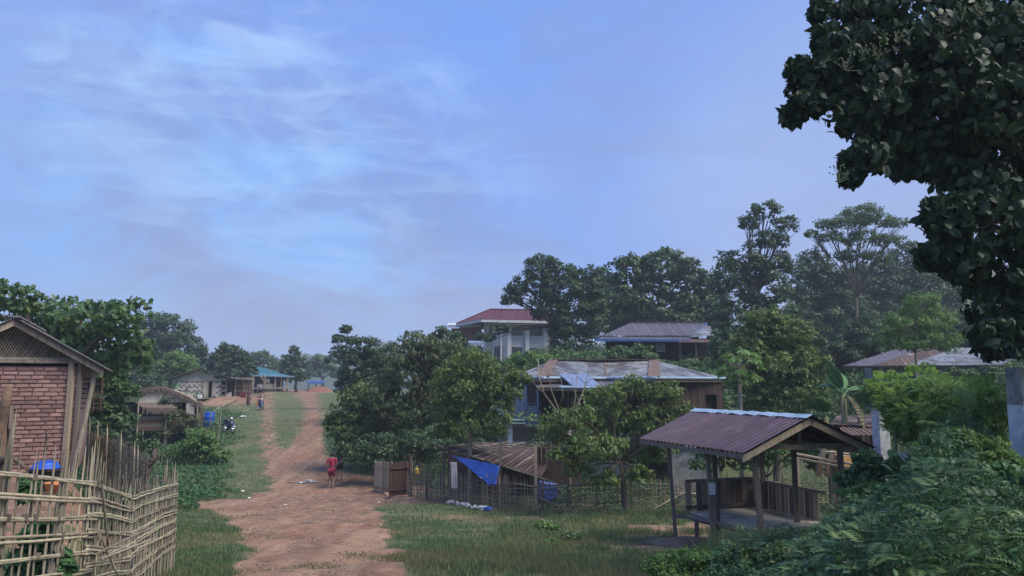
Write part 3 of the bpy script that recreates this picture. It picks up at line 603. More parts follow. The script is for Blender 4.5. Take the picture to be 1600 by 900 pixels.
tree('background_tree', 'dense tree between the forked tree and the flat-crowned slender tree', 82, [(1275, 415, 30, 30), (1255, 450, 36, 36), (1300, 455, 34, 44), (1270, 500, 50, 40), (1325, 510, 40, 50), (1240, 530, 30, 30)], 1280, 0.3, (0.40, 0.22), 1.4, L_DARK, rel=.24, group=GB)
tree('background_tree', 'dark tree closing the gap between the spreading tree and the broad tree', 90, [(945, 440, 26, 26), (940, 480, 30, 40), (1110, 470, 30, 44), (1120, 520, 34, 34), (940, 520, 26, 22)], 948, 0.3, (0.42, 0.24), 1.5, L_DARK, rel=.26, group=GB)
tree('hillside_tree', 'leafy tree just beyond the right edge behind the long shed', 56, [(1680, 500, 60, 60), (1740, 530, 60, 50), (1640, 545, 40, 36)], 1690, 0.25, (0.34, 0.19), 1.2, L_DARK, rel=.25)
tree('hillside_tree', 'farther tree beyond the right edge of the hillside', 75, [(1800, 460, 70, 60), (1880, 500, 60, 50), (1760, 500, 50, 50)], 1810, 0.3, (0.42, 0.24), 1.2, L_DARK, rel=.25)
tree('feathery_tree', 'pale feathery tree in front of the long shed with silver sheets', 38, [(1440, 475, 34, 20), (1415, 505, 40, 22), (1465, 505, 34, 22), (1400, 530, 34, 18), (1450, 535, 46, 18)], 1436, 0.08, (0.22, 0.07), 0.75, L_LITE, BARKL, rel=.25, droop=.4, twigs=60, split=2.2)
tree('jackfruit_tree', 'dense rounded bright-leaved tree left of the banana plant', 36, [(1195, 505, 36, 26), (1230, 525, 40, 34), (1170, 545, 34, 36), (1215, 570, 56, 44), (1265, 580, 36, 36), (1180, 600, 40, 36), (1240, 615, 56, 34), (1205, 640, 50, 20)], 1215, 0.18, (0.19, 0.10), 1.45, L_YEL, rel=.17, droop=.4, fill=1.1)
shrub('bush', 'dark bush in front of the wooden wall of the grey-roofed house', 52, [(970, 555, 26, 16), (1000, 560, 30, 20), (985, 575, 30, 12), (1030, 575, 26, 12), (1070, 572, 30, 10)], 995, (0.24, 0.13), L_MID, 1.6)
shrub('bush', 'rounded dark bush behind the right end of the zinc roof', 48, [(1055, 578, 34, 12), (1100, 590, 30, 14)], 1075, (0.2, 0.11), L_BUSH, 1.6)
tree('background_tree', 'dark tree below the broad forked tree beside the open porch', 50, [(1130, 545, 24, 30), (1125, 590, 26, 30), (1150, 620, 30, 26)], 1130, 0.14, (0.24, 0.13), 1.5, L_DARK, rel=.26)
tree('hillside_tree', 'dark tree behind the banana plant under the slender trunk', 52, [(1300, 545, 40, 30), (1350, 530, 34, 34), (1380, 555, 30, 22), (1270, 560, 30, 34), (1330, 580, 30, 20)], 1320, 0.18, (0.26, 0.14), 1.5, L_DARK, rel=.25)
tree('hillside_tree', 'dark tree at the right edge behind the long shed', 62, [(1520, 520, 46, 36), (1580, 500, 46, 50), (1560, 560, 50, 24)], 1540, 0.2, (0.34, 0.19), 1.5, L_DARK, rel=.25)
shrub('bush', 'dark bushes along the wall of the long shed', 40, [(1500, 590, 36, 16), (1550, 590, 30, 18), (1420, 592, 22, 10)], 1520, (0.2, 0.11), L_DARK, 1.5)
shrub('garden_plant', 'green garden plants seen behind the pavilion', 23.5, [(1130, 700, 30, 26), (1175, 712, 34, 26), (1215, 705, 36, 26), (1260, 700, 30, 30), (1290, 720, 26, 26), (1100, 722, 24, 16)], 1195, (0.15, 0.08), L_MID, 1.2, rel=.26)
shrub('bush', 'dark undergrowth behind the shed and fence below the house', 34, [(900, 700, 60, 26), (1000, 700, 60, 30), (1080, 690, 40, 26), (1130, 672, 40, 24)], 980, (0.17, 0.09), L_DARK, 1.4)
shrub('bush', 'dark undergrowth in shade beneath the mango tree', 38.5, [(640, 700, 40, 26), (590, 700, 40, 22), (560, 706, 34, 18), (690, 700, 40, 24), (740, 696, 34, 22)], 640, (0.2, 0.1), L_DARK, 1.5)

# ------------------------------------------------------------------ near tree at the top right
def near_tree():
    LB = [(1345, 40, 78, 60, 9.6), (1440, 50, 120, 95, 9.6), (1560, 80, 110, 120, 10), (1285, 135, 50, 42, 9.3), (1262, 165, 28, 22, 9.1), (1365, 165, 78, 68, 9.2), (1352, 250, 36, 26, 9.0), (1455, 190, 105, 75, 9.6),
          (1410, 240, 60, 40, 9.6), (1422, 262, 38, 20, 9.4), (1380, 228, 40, 34, 9.3), (1236, 182, 13, 16, 9.1), (1250, 112, 20, 18, 9.2), (1330, 278, 15, 12, 9.0), (1288, 62, 20, 24, 9.4), (1462, 332, 18, 20, 8.8), (1450, 402, 16, 20, 8.8), (1478, 268, 30, 22, 9.3), (1278, 20, 12, 16, 9.5), (1400, 195, 60, 50, 9.9), (1470, 130, 90, 80, 9.2), (1560, 170, 80, 80, 9.1), (1330, 90, 60, 50, 9.2), (1570, 220, 90, 100, 9.8), (1545, 350, 88, 80, 9.0), (1482, 345, 36, 40, 8.8), (1575, 450, 74, 86, 9.0), (1560, 530, 40, 34, 8.6), (1600, 300, 90, 70, 9.4), (1525, 285, 60, 40, 9.3), (1500, 405, 36, 36, 8.8), (1640, 480, 70, 90, 9), (1700, 120, 120, 130, 10), (1680, 330, 110, 110, 10), (1560, -70, 120, 90, 10.2), (1700, -60, 120, 110, 10.5), (1800, 80, 100, 120, 10.5), (1790, 300, 90, 110, 10.5)]
    W_ = []
    for px, py, rx, ry, Y_ in LB:
        c = at(px, py, Y_); k = Y_ / F; W_.append((c.x, c.y, c.z, rx * k, max(rx, ry) * k * .8, ry * k))
    b = Vector((8.9, 9.6, g(8.9, 9.6)))
    root = thing('near_tree', 'large dark-leaved tree hanging over the upper right corner', 'tree', b)
    P, Nn, Rn, C = clumps(W_, 2.0, .16 * .085 * .6, .22, 1.3, -0.9)
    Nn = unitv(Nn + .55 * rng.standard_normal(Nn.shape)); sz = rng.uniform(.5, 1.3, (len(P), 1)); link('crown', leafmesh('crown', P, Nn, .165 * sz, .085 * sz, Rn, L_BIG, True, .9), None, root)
    mb = MB(); fork = Vector((8.2, 10.1, 1.5))
    mb.tube([b - Vector((0, 0, .4)), b + Vector((-.1, 0, .4)), b.lerp(fork, .5), fork], [.34, .27, .24, .2], 12)
    for l in W_:
        top = Vector(l[:3]); big = l[3] > .46
        if big: limb(mb, fork, top + Vector((0, 0, .15)), .055, .015, 7, 7, .05)
        near = top if big else min((Vector(q[:3]) for q in W_ if q[3] > .46), key=lambda v: (v - top).length); fk = fork if big else near
        if not big: limb(mb, near, top, .014, .006, 5, 3)
        cc = C[np.linalg.norm((C - np.array(l[:3])) / np.array(l[3:]), axis=1) < 1.2]
        for c in cc[:9]: limb(mb, fk.lerp(top, random.uniform(.7, .98)), c, .016, .005, 5, 3)
    mb.build('trunk', BARK, root, smooth=True)
    # small panicles of flower buds
    fl = MB()
    for px, py, Y_ in ((1400, 52, 8.7), (1370, 80, 8.6), (1345, 78, 8.6), (1470, 45, 8.8), (1500, 20, 8.8), (1535, 10, 8.9), (1310, 270, 8.7), (1320, 95, 8.6)):
        c = at(px, py, Y_)
        for i in range(26):
            q = Vector((random.gauss(0, .07), random.gauss(0, .07), random.gauss(0, .06))); fl.box(c + q, (.014, .014, .014), random.random())
            if i % 3 == 0: fl.bar(c + Vector((0, 0, -.12)), c + q, .005)
    tag(fl.build('flower_buds', leafmat('flower_bud', (0.10, 0.13, 0.05), (0.22, 0.22, 0.11), .1), root), kind='stuff')
near_tree()
# ------------------------------------------------------------------ brick house
def brick_house():
    th = R(25.8); root = thing('brick_house', 'small red brick house with lattice gable behind the near bamboo fence', 'house', at(122, 600, 16.3).xy.to_3d() + Vector((0, 0, -1.9)), th)
    # local: x right along the facade, y back, z up; right corner of the facade at x = 0
    def L(mb, name, m, p=root): return mb.build(name, m, p, world=False)
    top, W_, D_ = 2.27, 2.42, 4.2; dx0, dx1, dz = -1.78, -1.17, 1.40      # door opening
    w = MB(); w.box(((dx1 + 0) / 2, .06, top / 2), (-dx1, .10, top)).box(((dx0 - W_) / 2, .06, top / 2), (W_ + dx0, .10, top)).box(((dx0 + dx1) / 2, .06, (top + dz) / 2), (dx1 - dx0, .10, top - dz))
    w.box((-.045, D_ / 2 + .06, top / 2), (.09, D_ - .1, top)).box((-W_ + .045, D_ / 2 + .06, top / 2), (.09, D_ - .1, top)).box((-W_ / 2, D_, top / 2), (W_ - .2, .1, top))
    wall = L(w, 'wall', MORTAR)
    # bricks: 26 courses of the facade, every brick its own piece
    me = {}
    def brick(x0, x1, z, y=0.004, side=False):
        h = .064 + random.uniform(-.006, .004); d = .05
        o_ = bpy.data.objects.new('brick', BR[random.randrange(4)]); COL.objects.link(o_); o_.parent = wall
        if side: o_.matrix_basis = Matrix.Translation((-.004 + .01 + random.uniform(-.004, .005), (x0 + x1) / 2, z)) @ Matrix.Rotation(PI / 2, 4, 'Z') @ Matrix.Diagonal((x1 - x0, d, h, 1))
        else: o_.matrix_basis = Matrix.Translation(((x0 + x1) / 2, y + random.uniform(-.006, .006), z)) @ Matrix.Rotation(random.uniform(-.012, .012), 4, 'Y') @ Matrix.Diagonal((x1 - x0, d, h, 1))
    BR = []
    for k in range(4):
        b = bmesh.new(); bmesh.ops.create_cube(b, size=1)
        for v in b.verts: v.co += Vector((random.uniform(-.02, .02), random.uniform(-.04, .04), random.uniform(-.07, .07)))
        m_ = bpy.data.meshes.new('brick'); b.to_mesh(m_); b.free(); m_.materials.append(BRICK); BR.append(m_)
    n = 0
    for r_ in range(26):
        z = .05 + r_ * .0865; x = -.02 - (.12 if r_ % 2 else 0)
        if r_ % 2: brick(-.125, -.024, z)
        while x > -W_ + .06:
            x1 = x; x0 = max(x - .232 + random.uniform(-.035, .035), -W_ + .02); x = x0 - .020
            if z < dz + .03 and x0 < dx1 and x1 > dx0:
                if x1 > dx1 + .06: x0 = dx1 + .05
                elif x0 < dx0 - .06: x1 = dx0 - .05
                else: continue
            if x1 - x0 > .04: brick(x0, x1, z)
    for r_ in range(26):
        z = .05 + r_ * .0865
        brick(.10 + (.1 if r_ % 2 else 0), .33, z, side=True)
    # door opening, frame, near-black panel painted as the unlit room
    f = MB(); f.box((dx1 + .025, .0, dz / 2), (.07, .14, dz)).box((dx0 - .025, .0, dz / 2), (.07, .14, dz)).box(((dx0 + dx1) / 2, 0, dz + .03), (dx1 - dx0 + .2, .14, .065)); L(f, 'door_frame', WOOD)
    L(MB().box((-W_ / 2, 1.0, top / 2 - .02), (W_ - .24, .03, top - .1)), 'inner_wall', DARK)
    # corner posts, tie beam
    for px_ in (-.16, .0):
        stick('corner_post', WOODL if px_ else WOOD, root.matrix_basis @ Vector((px_ + .02, -.05, -.2)), root.matrix_basis @ Vector((px_ + .03, -.05, top + .06)), .10 if px_ else .07, .09, root, 'plank')
    L(MB().box((-W_ / 2, -.04, top + .10), (W_ + .5, .08, .07)), 'tie_beam', WOOD)
    L(MB().box((-W_ / 2, .08, top + .02), (W_ - .1, .05, .08)), 'shadow_board', DARK)  # near-black strip painted as the shade below the gable
    # gable: apex and eaves
    ax, az, ex, ez = -1.21, 3.22, .47, 2.20; exl = 2 * ax - ex
    # dark matting behind the lattice, lattice strips clipped to the gable
    gz0 = top + .14
    slope = (az - ez) / (ex - ax)
    def gin(x): return az - slope * abs(x - ax) - .10
    xl, xr = ax - (az - .1 - gz0) / slope, ax + (az - .1 - gz0) / slope
    L(MB().slab([(xl, .10, gz0), (xr, .10, gz0), (ax, .10, az - .1)], .02, (0, 1, 0)), 'gable_backing', WOODD)
    gab = L(MB().box((ax, -.02, gz0 + .02), (xr - xl, .03, .04)), 'gable_lattice', BAMBOO)
    c60 = 1.9
    for s in (-1, 1):
        x = xl - 1.2
        while x < xr + 1.2:
            pts = []
            for i in range(81):       # walk up the strip and keep the part inside the triangle
                z = gz0 + i * .0125; xx = x + s * (z - gz0) / c60
                if xl < xx < xr and z < gin(xx): pts.append((xx, z))
            if len(pts) > 4:
                a, b = pts[0], pts[-1]; yy = .0 if s > 0 else .012
                stick('lattice_strip', BAMBOO, root.matrix_basis @ Vector((a[0], yy, a[1])), root.matrix_basis @ Vector((b[0], yy, b[1])), .012, .006, gab, front=root.matrix_basis.to_3x3() @ Vector((0, 1, 0)))
            x += .052
    # bargeboards, roof
    for sx in (1, -1):
        e = ax + sx * (ex - ax)
        b_ = MB(); b_.slab([(ax, -.24, az - .0), (ax, -.24, az - .135), (e, -.24, ez - .135 + .02), (e, -.24, ez + .02)], .035, (0, 1, 0)); L(b_, 'bargeboard', WOOD if sx > 0 else WOODL)
        M_ = root.matrix_basis
        q = [M_ @ Vector(v) for v in ((ax, -.30, az + .035), (e + sx * .03, -.30, ez + .035), (e + sx * .03, D_ + .3, ez + .035), (ax, D_ + .3, az + .035))]
        sheets(root, q, M_.to_3x3() @ Vector((sx * 1, 0, -slope)), ZINC, .076, .009, .75)
        for k in range(4): L(MB().bar((ax + sx * .1, -.1 + k * 1.4, az - .03), (e - sx * .03, -.1 + k * 1.4, ez + .0), .05, .07), 'rafter', WOOD)
    L(MB().bar((ax, -.3, az + .055), (ax, D_ + .3, az + .055), .22, .03), 'ridge_cap', ZINC)
    # slatted screen box and leaning post on the right side
    sc = L(MB().box((.19, .75, 1.62), (.05, .7, .62)), 'side_screen', WOODD)
    for k in range(7): stick('slat', WOODR if k % 2 else WOODD, root.matrix_basis @ Vector((.05, .33, 1.38 + k * .105)), root.matrix_basis @ Vector((.47, .36, 1.38 + k * .105)), .09, .03, sc, 'plank', front=(0, 0, 1))
    for xx in (.30, .44): L(MB().box((xx, .30, 1.72), (.025, .03, .82)), 'screen_batten', WOODR)
    L(MB().tube([(.0, -.1, -.15), (.10, -.07, .6), (.20, -.05, 1.3), (.30, -.03, 2.15)], [.06, .055, .05, .042], 8), 'leaning_post', BARKL)
brick_house()
# dead branch trunk in front of the house
def snag():
    b = at(-14, 760, 7.6); b.z = g(b.x, b.y) - .05; root = thing('bare_stump', 'bare weathered brown trunk stub rising beside the dark doorway', 'tree stump', b)
    P = lambda x, y, Y=7.6: at(x, y, Y)
    MB().tube([b, P(-8, 745), P(-4, 705), P(0, 670), P(7, 635), P(14, 604)], [.12, .11, .085, .06, .05, .033], 9).tube([P(-6, 720), P(20, 716, 7.4), P(33, 724, 7.2), P(39, 733, 7.1)], [.05, .028, .022, .008], 7).build('trunk', mat('brown_bark', (0.20, 0.13, 0.09), (0.09, 0.06, 0.045), 5, .9, .02), root, smooth=True)
snag()
# basin and pot in the yard
def yard():
    p = at(72, 724, 14.0); c = Vector((p.x, p.y, p.z))
    gz = g(p.x, p.y); stand = thing('washing_stand', 'low dark block under the blue basin beside the brick wall', 'stand', (p.x, p.y, gz))
    hgt = max(.12, p.z - .10 - gz); MB().box((p.x, p.y, gz + hgt / 2), (.42, .34, hgt)).build('block', BLACKP, stand); MB().box((p.x, p.y, gz + hgt - .01), (.48, .38, .035)).build('board', WOODD, stand)
    b = thing('plastic_basin', 'blue plastic basin upside down by the brick wall', 'basin', (p.x, p.y, gz + hgt + .01)); z0 = gz + hgt + .01
    MB().lathe((p.x, p.y, z0), [(.25, 0), (.25, .02), (.22, .03), (.19, .10), (.15, .12), (.13, .125)], 20).build('bowl', DRUM, b, smooth=True)
    MB().lathe((p.x, p.y, z0 + .122), [(.13, 0), (.13, .015), (.11, .018)], 20).build('foot_ring', DRUM, b)
    for i, (px, py) in enumerate(((84, 741), (96, 742))):
        q = at(px, py, 13.6); gz = g(q.x, q.y)
        o_ = thing('plastic_tub', ('orange plastic tub right under the blue basin', 'small orange tub right of the other orange tub')[i], 'tub', (q.x, q.y, gz), group='orange tubs in the yard')
        MB().lathe((q.x, q.y, gz), [(.10, 0), (.13, .14), (.145, .15), (.13, .155), (.105, .03)], 14).build('tub', ORANGE, o_, smooth=True); MB().lathe((q.x, q.y, gz + .14), [(.14, 0), (.148, .005), (.148, .016), (.14, .02)], 14).build('rim', ORANGE, o_)
yard()

# ------------------------------------------------------------------ near bamboo fence
def near_fence():
    ctrl = [(-4.6, 3.4), (-3.9, 4.7), (-3.66, 5.4), (-3.72, 6.3), (-3.82, 7.1), (-4.16, 8.3), (-4.58, 9.6), (-4.92, 10.9), (-5.12, 11.9), (-5.6, 12.8), (-6.3, 13.3)]
    pts = [Vector((x, y)) for x, y in ctrl]
    cs = [0]
    for a, b in zip(pts, pts[1:]): cs.append(cs[-1] + (b - a).length)
    T = cs[-1]
    def C(s): return Vector((float(np.interp(s, cs, [p.x for p in pts])), float(np.interp(s, cs, [p.y for p in pts]))))
    def nrm(s): d = C(min(T, s + .05)) - C(max(0, s - .05)); d.normalize(); return Vector((d.y, -d.x))
    m0 = C(T / 2); root = thing('bamboo_fence', 'near woven split-bamboo fence curving along the left edge', 'fence', (m0.x, m0.y, g(m0.x, m0.y)))
    def topz(s): p = C(s); y = p.y; return float(np.interp(y, [3, 5.4, 7.1, 9, 12, 13.5], [-.50, -.615, -.90, -1.30, -1.55, -1.62]))
    def pt(s, z, off=0): p = C(s); n = nrm(s); return Vector((p.x + n.x * off, p.y + n.y * off, z))
    levels = [0, .155, .31, .46, .61, .77, .93, 1.08]
    s = .05; i = 0
    while s < T - .02:
        p = C(s); step = float(np.interp(p.y, [3, 5.4, 7.1, 12], [.135, .125, .105, .10])); gz = g(p.x, p.y)
        tz = topz(s); lean = random.gauss(.05, .045); l2 = random.gauss(0, .02)
        ext = random.uniform(.02, .17) + (random.uniform(.1, .2) if random.random() < .1 else 0) if p.y < 7.2 else random.uniform(.01, .08) + (random.uniform(.05, .15) if random.random() < .12 else 0)
        top_ = tz + ext; bot = gz - .05 if random.random() > .08 else gz + random.uniform(.02, .15); H = top_ - bot
        sgn = 1 if i % 2 else -1
        a = pt(s - lean * .6, bot, sgn * .014); b = pt(min(T, s + lean * .8), top_, -sgn * .006)
        stick('stake', BAMBOOY if random.random() < .35 else BAMBOO, a, b, random.uniform(.024, .036), random.uniform(.012, .018), root, 'cane', random.uniform(-.2, .2), i % 5, front=(*nrm(s), 0))
        if p.y > 7.0 and random.random() < .45:
            s2 = s + random.uniform(.02, .06); a = pt(s2 + random.uniform(-.05, .03), bot - .02, -.012); b = pt(min(T, s2 + random.uniform(-.02, .08)), tz - random.uniform(-.12, .35), .012)
            stick('stake', BAMBOOD if random.random() < .4 else BAMBOO, a, b, random.uniform(.016, .026), .012, root, 'cane', 0, i % 5, front=(*nrm(s), 0))
        s += step * random.uniform(.8, 1.2); i += 1
    # stout posts
    for s_, hx, w_ in ((cs[2] + .25, .25, .055), (cs[3] + .15, .06, .075), (cs[4] - .05, .20, .05), (cs[4] + .12, .24, .045), (cs[4] + .22, .12, .06), (cs[6], .04, .05), (cs[7] + .3, .22, .05), (cs[8] + .3, .14, .05)):
        a = pt(s_ - .04, g(*C(s_)) - .1, -.045); b = pt(s_ + .06, topz(s_) + hx, -.03); stick('post', BAMBOO if w_ < .056 else BARKL, a, b, w_, w_, root, 'cane', 0, 2)
    for k in range(26):
        s_ = random.uniform(.3, T - .4); lv = random.choice(levels[:6]); z = topz(s_) - lv * .97
        stick('tie', BAMBOOD, pt(s_, z - .024, .014), pt(s_ + .01, z + .024, .014), .026, .042, root, 'box', 0, 0, front=(*nrm(s_), 0))
    # rails: pairs of split canes woven in and out of the stakes
    segs = [(0, cs[4] + .15, 0), (cs[4] - .1, T, 1)]
    for s0, s1, part in segs:
        for li, lv in enumerate(levels):
            for dbl in (0, 1):
                # each rail is a chain of canes about 1.9 m long
                q = s0
                while q < s1 - .05:
                    e = min(s1, q + random.uniform(1.6, 2.3)); mb = MB(); n = max(3, int((e - q) / .07)); P_ = []
                    sag = random.uniform(-.012, .012) + (part * .018 * math.sin(q * 1.1 + li * 1.7)); ph = li * PI + dbl * .2
                    for k in range(n + 1):
                        u = q + (e - q) * k / n; kk = 1.0 if part == 0 else .93
                        z = topz(u) - lv * kk + (dbl - .5) * .026 + sag * math.sin(PI * k / n) + .004 * math.sin(u * 3 + li) + (0.02 * li / 8 * (u - s0) if part else 0)
                        if z < g(*C(u)) + .03: z = g(*C(u)) + .03
                        P_.append(pt(u, z, .007 * math.sin(u * PI / .25 + ph) + .014))
                    mb.tube(P_, [.0125 if (k % 6) else .0150 for k in range(n + 1)], 6, .55)
                    mb.build('rail', BAMBOOY if random.random() < .55 else BAMBOO, root, smooth=True)
                    q = e - .12 if e < s1 else s1
    # loose slanting canes at the join
    for (px, py, Y0, qx, qy, Y1) in ((165, 858, 7.0, 245, 820, 8.6), (172, 868, 7.0, 238, 842, 8.3), (160, 845, 7.0, 186, 905, 7.2), (168, 840, 7.1, 160, 760, 7.0), (160, 870, 7, 205, 850, 7.6)):
        stick('loose_cane', BAMBOO, at(px, py, Y0), at(qx, qy, Y1), .026, .016, root, 'cane', 0, 1)
near_fence()

def wattle_fence():
    """dark woven fence running back from the near fence to the corner of the brick house"""
    A, B = Vector((-6.40, 13.6)), Vector((-12.6, 22.5)); n = (B - A).normalized(); T = (B - A).length; q = Vector((n.y, -n.x))
    root = thing('wattle_fence', 'dark fine-woven fence running back behind the near bamboo fence', 'fence', (A.x, A.y, g(A.x, A.y)))
    P = lambda s, z, o=0: Vector((A.x + n.x * s + q.x * o, A.y + n.y * s + q.y * o, z))
    base = lambda s: -2.10 - .09 * s / T; H = .82
    s = 0; i = 0
    while s < T:
        z = base(s); stick('stake', BAMBOOD, P(s, z - .08, .008 * (-1) ** i), P(s + random.uniform(-.03, .05), z + H + random.uniform(0, .14), 0), .022, .014, root, 'cane', 0, i % 5); s += .115 * random.uniform(.85, 1.15); i += 1
    for k in range(17):
        z0 = .05 + k * .05; m = int(T / .4); pts = [P(T * j / m, base(T * j / m) + z0 + .008 * math.sin(j * 2.1 + k), .012 * (1 if (j + k) % 2 else -1)) for j in range(m + 1)]
        MB().tube(pts, .011, 4).build('withy', BAMBOOD, root)
    for s_, h_ in ((.5, 1.0), (.9, 1.05), (2.6, 1.15), (4.6, 1.25), (6.3, 1.3), (8.0, 1.4)):
        z = base(s_); stick('tall_cane', BAMBOOY, P(s_ - .05, z - .05, -.05), P(s_ + .22, z + h_ - .1, -.05), .032, .032, root, 'cane', 0, int(s_) % 5)
    b = at(238, 735, 13.9); stick('crooked_branch', BARK, at(230, 742, 14), at(244, 702, 14.2), .11, .09, root, 'cane', 0, 1); stick('crooked_branch', BARK, at(228, 730, 14), at(252, 712, 14.0), .06, .05, root, 'cane', 0, 3)
wattle_fence()

# ------------------------------------------------------------------ pavilion
def pavilion():
    th = math.atan2(.33, .945); gz = g(4.9, 16.0); root = thing('open_pavilion', 'open wooden rest shelter with dark maroon corrugated gable roof and board bench', 'shelter', (4.9, 16.0, gz), th)
    M_ = root.matrix_basis; w = lambda x, y, z: M_ @ Vector((x, y, z)); k3 = M_.to_3x3(); off = -3.25 - gz
    def gl(x, y): p = w(x, y, 0); return g(p.x, p.y) - gz
    rz, ez, hx, y0, y1 = 2.65 + off, 2.02 + off, 1.5, -1.9, 1.9
    for sx in (-1, 1):
        q = [w(0, y0, rz), w(sx * hx, y0, ez), w(sx * hx, y1, ez), w(0, y1, rz)]
        sheets(root, q, k3 @ Vector((sx * hx, 0, ez - rz)), MAROON, .15, .022, .78, jit=.006)
    # wavy ridge cap of pale sheet
    rc = MB(); n = 24
    for sx in (-1, 1):
        vs = []
        for i in range(n + 1):
            y = y0 - .05 + (y1 - y0 + .1) * i / n; wv = .012 * math.sin(i * 1.9) + .008 * math.sin(i * 4.1)
            vs += [(0, y, rz + .045 + wv * .5), (sx * (.15 + .012 * math.sin(i * 2.7)), y, rz - .02 + wv)]
        rc.add(vs + [(a, b, c - .006) for a, b, c in vs], [(2 * i, 2 * i + 1, 2 * i + 3, 2 * i + 2) for i in range(n)])
    rc.build('ridge_cap', GUTTER, root, world=False)
    sl = (rz - ez) / hx
    for sx in (-1, 1):
        for y, nm in ((y0 + .03, 'bargeboard'), (y1 - .03, 'bargeboard')):
            MB().slab([(0, y, rz - .03), (0, y, rz - .15), (sx * hx, y, ez - .15), (sx * hx, y, ez - .03)], .03, (0, 1, 0)).build(nm, WOODL if y < 0 else WOOD, root, world=False)
        for k in range(1, 5): MB().bar((0, y0 + k * .76, rz - .06), (sx * (hx - .03), y0 + k * .76, ez - .06), .045, .07).build('rafter', WOODD, root, world=False)
        for k in range(3): x = sx * (.25 + .5 * k); MB().bar((x, y0 + .05, rz - abs(x) * sl - .035), (x, y1 - .05, rz - abs(x) * sl - .035), .05, .03).build('purlin', WOODD, root, world=False)
        MB().bar((sx * .98, y0 + .1, ez + .02), (sx * .98, y1 - .1, ez + .02), .07, .09).build('wall_plate', WOOD, root, world=False)
        MB().bar((sx * hx * .99, y0 + .05, ez - .055), (sx * hx * .99, y1 - .05, ez - .055), .03, .08).build('eaves_board', WOOD, root, world=False)
    for y in (y0 + .35, y1 - .3): MB().bar((-1.05, y, ez + .06), (1.1, y, ez + .06), .06, .09).build('tie_beam', WOODL if y < 0 else WOOD, root, world=False)
    stick('king_post', WOOD, w(0, y0 + .35, ez + .08), w(0, y0 + .35, rz - .05), .06, .05, root, 'plank')
    P = [(-.78, 1.65, -.95, 1.6, .085), (-1.22, -.46, -1.33, -.5, .095), (-.86, -1.50, -1.0, -1.5, .105), (.98, -1.5, .98, -1.5, .105), (.62, -.62, .55, -.7, .10), (1.08, .95, 1.05, 1.0, .10), (.22, 1.55, .2, 1.55, .10), (-.85, -.1, -.85, 0, .10)]
    posts = []
    for x, y, tx_, ty_, s in P: posts.append(stick('post', WOOD, w(x, y, gl(x, y) - .15), w(tx_, ty_, ez + .02 + (.0 if abs(tx_) > .8 else (1 - abs(tx_)) * sl * .4)), s * .86, s * .75, root, 'plank', random.uniform(-.1, .1)))
    # notice paper on the middle left post
    c = w(-1.27, -.48, 0); c.z = at(1101, 763, c.y).z; c = c + k3 @ Vector((0, -.055, 0)); n_ = k3 @ Vector((0, -1, 0)); xr = k3 @ Vector((1, 0, 0))
    mb = MB(); mb.slab([c - xr * .075 - Vector((0, 0, .115)), c + xr * .075 - Vector((0, 0, .115)), c + xr * .075 + Vector((0, 0, .115)), c - xr * .075 + Vector((0, 0, .115))], .003, n_)
    o = mb.build('notice_sheet', PAPER); tag(o, 'white paper notice pinned to the left middle post of the shelter', 'notice')
    # sitting platform
    fz = .50 + off
    for k in range(9):
        y = -.95 + k * .255; stick('floor_board', MATTING, w(-.70, y, fz + random.uniform(0, .008)), w(1.12, y + random.uniform(-.01, .01), fz), .235, .028, root, 'plank', front=(0, 0, 1))
    for x in (-.62, .95): stick('joist', WOOD, w(x, -1.05, fz - .07), w(x, 1.2, fz - .07), .06, .10, root, 'box', front=(0, 0, 1))
    for x, y in ((-.6, -.9), (-.6, 1.1), (.95, -.9), (.2, -.9)): stick('leg', WOOD, w(x, y, gl(x, y) - .05), w(x, y, fz - .03), .08, .08, root, 'plank')
    # backrest of upright boards, far end and right side
    x = -.78; k = 0
    while x < 1.0:
        wd = random.uniform(.11, .16)
        if not (-.66 < x < -.52): stick('back_board', WOODR if k % 4 == 1 else (WOODL if k % 3 == 0 else WOOD), w(x + wd / 2, 1.22, fz + .02), w(x + wd / 2 + random.uniform(-.01, .01), 1.22, fz + .64), wd, .02, root, 'plank', front=k3 @ Vector((0, 1, 0)))
        x += wd + .012; k += 1
    y = 1.15
    while y > -.55:
        wd = random.uniform(.10, .15); stick('back_board', WOODL if random.random() < .4 else WOOD, w(1.13, y - wd / 2, fz + .02), w(1.13, y - wd / 2, fz + .58 + random.uniform(-.02, .02)), wd, .02, root, 'plank', front=k3 @ Vector((1, 0, 0))); y -= wd + .015
    stick('rail', WOOD, w(-.8, 1.18, fz + .66), w(1.15, 1.18, fz + .66), .06, .05, root); stick('rail', WOOD, w(1.10, 1.2, fz + .60), w(1.10, -.9, fz + .60), .06, .05, root); stick('rail', WOOD, w(-.8, 1.19, fz + .10), w(1.15, 1.19, fz + .10), .07, .03, root)
    # long seat planks slanting out at the left, low beams
    for k, (a, b) in enumerate((((-1.35, .2, .62), (-.62, -1.35, .42)), ((-1.22, .3, .60), (-.50, -1.25, .40)), ((-1.12, .45, .50), (-.40, -1.1, .33)))):
        stick('seat_plank', WOOD, w(a[0], a[1], a[2] + off), w(b[0], b[1], b[2] + off), .13, .03, root, 'plank', front=(0, 0, 1))
    stick('low_beam', WOODL, w(-1.1, -.35, .10 + gl(-1, -.3)), w(-.45, -1.35, .12 + gl(-.5, -1.3)), .09, .07, root); stick('low_beam', WOOD, w(-.8, 1.62, .36 + off), w(-.05, 1.0, .36 + off), .09, .06, root)
pavilion()

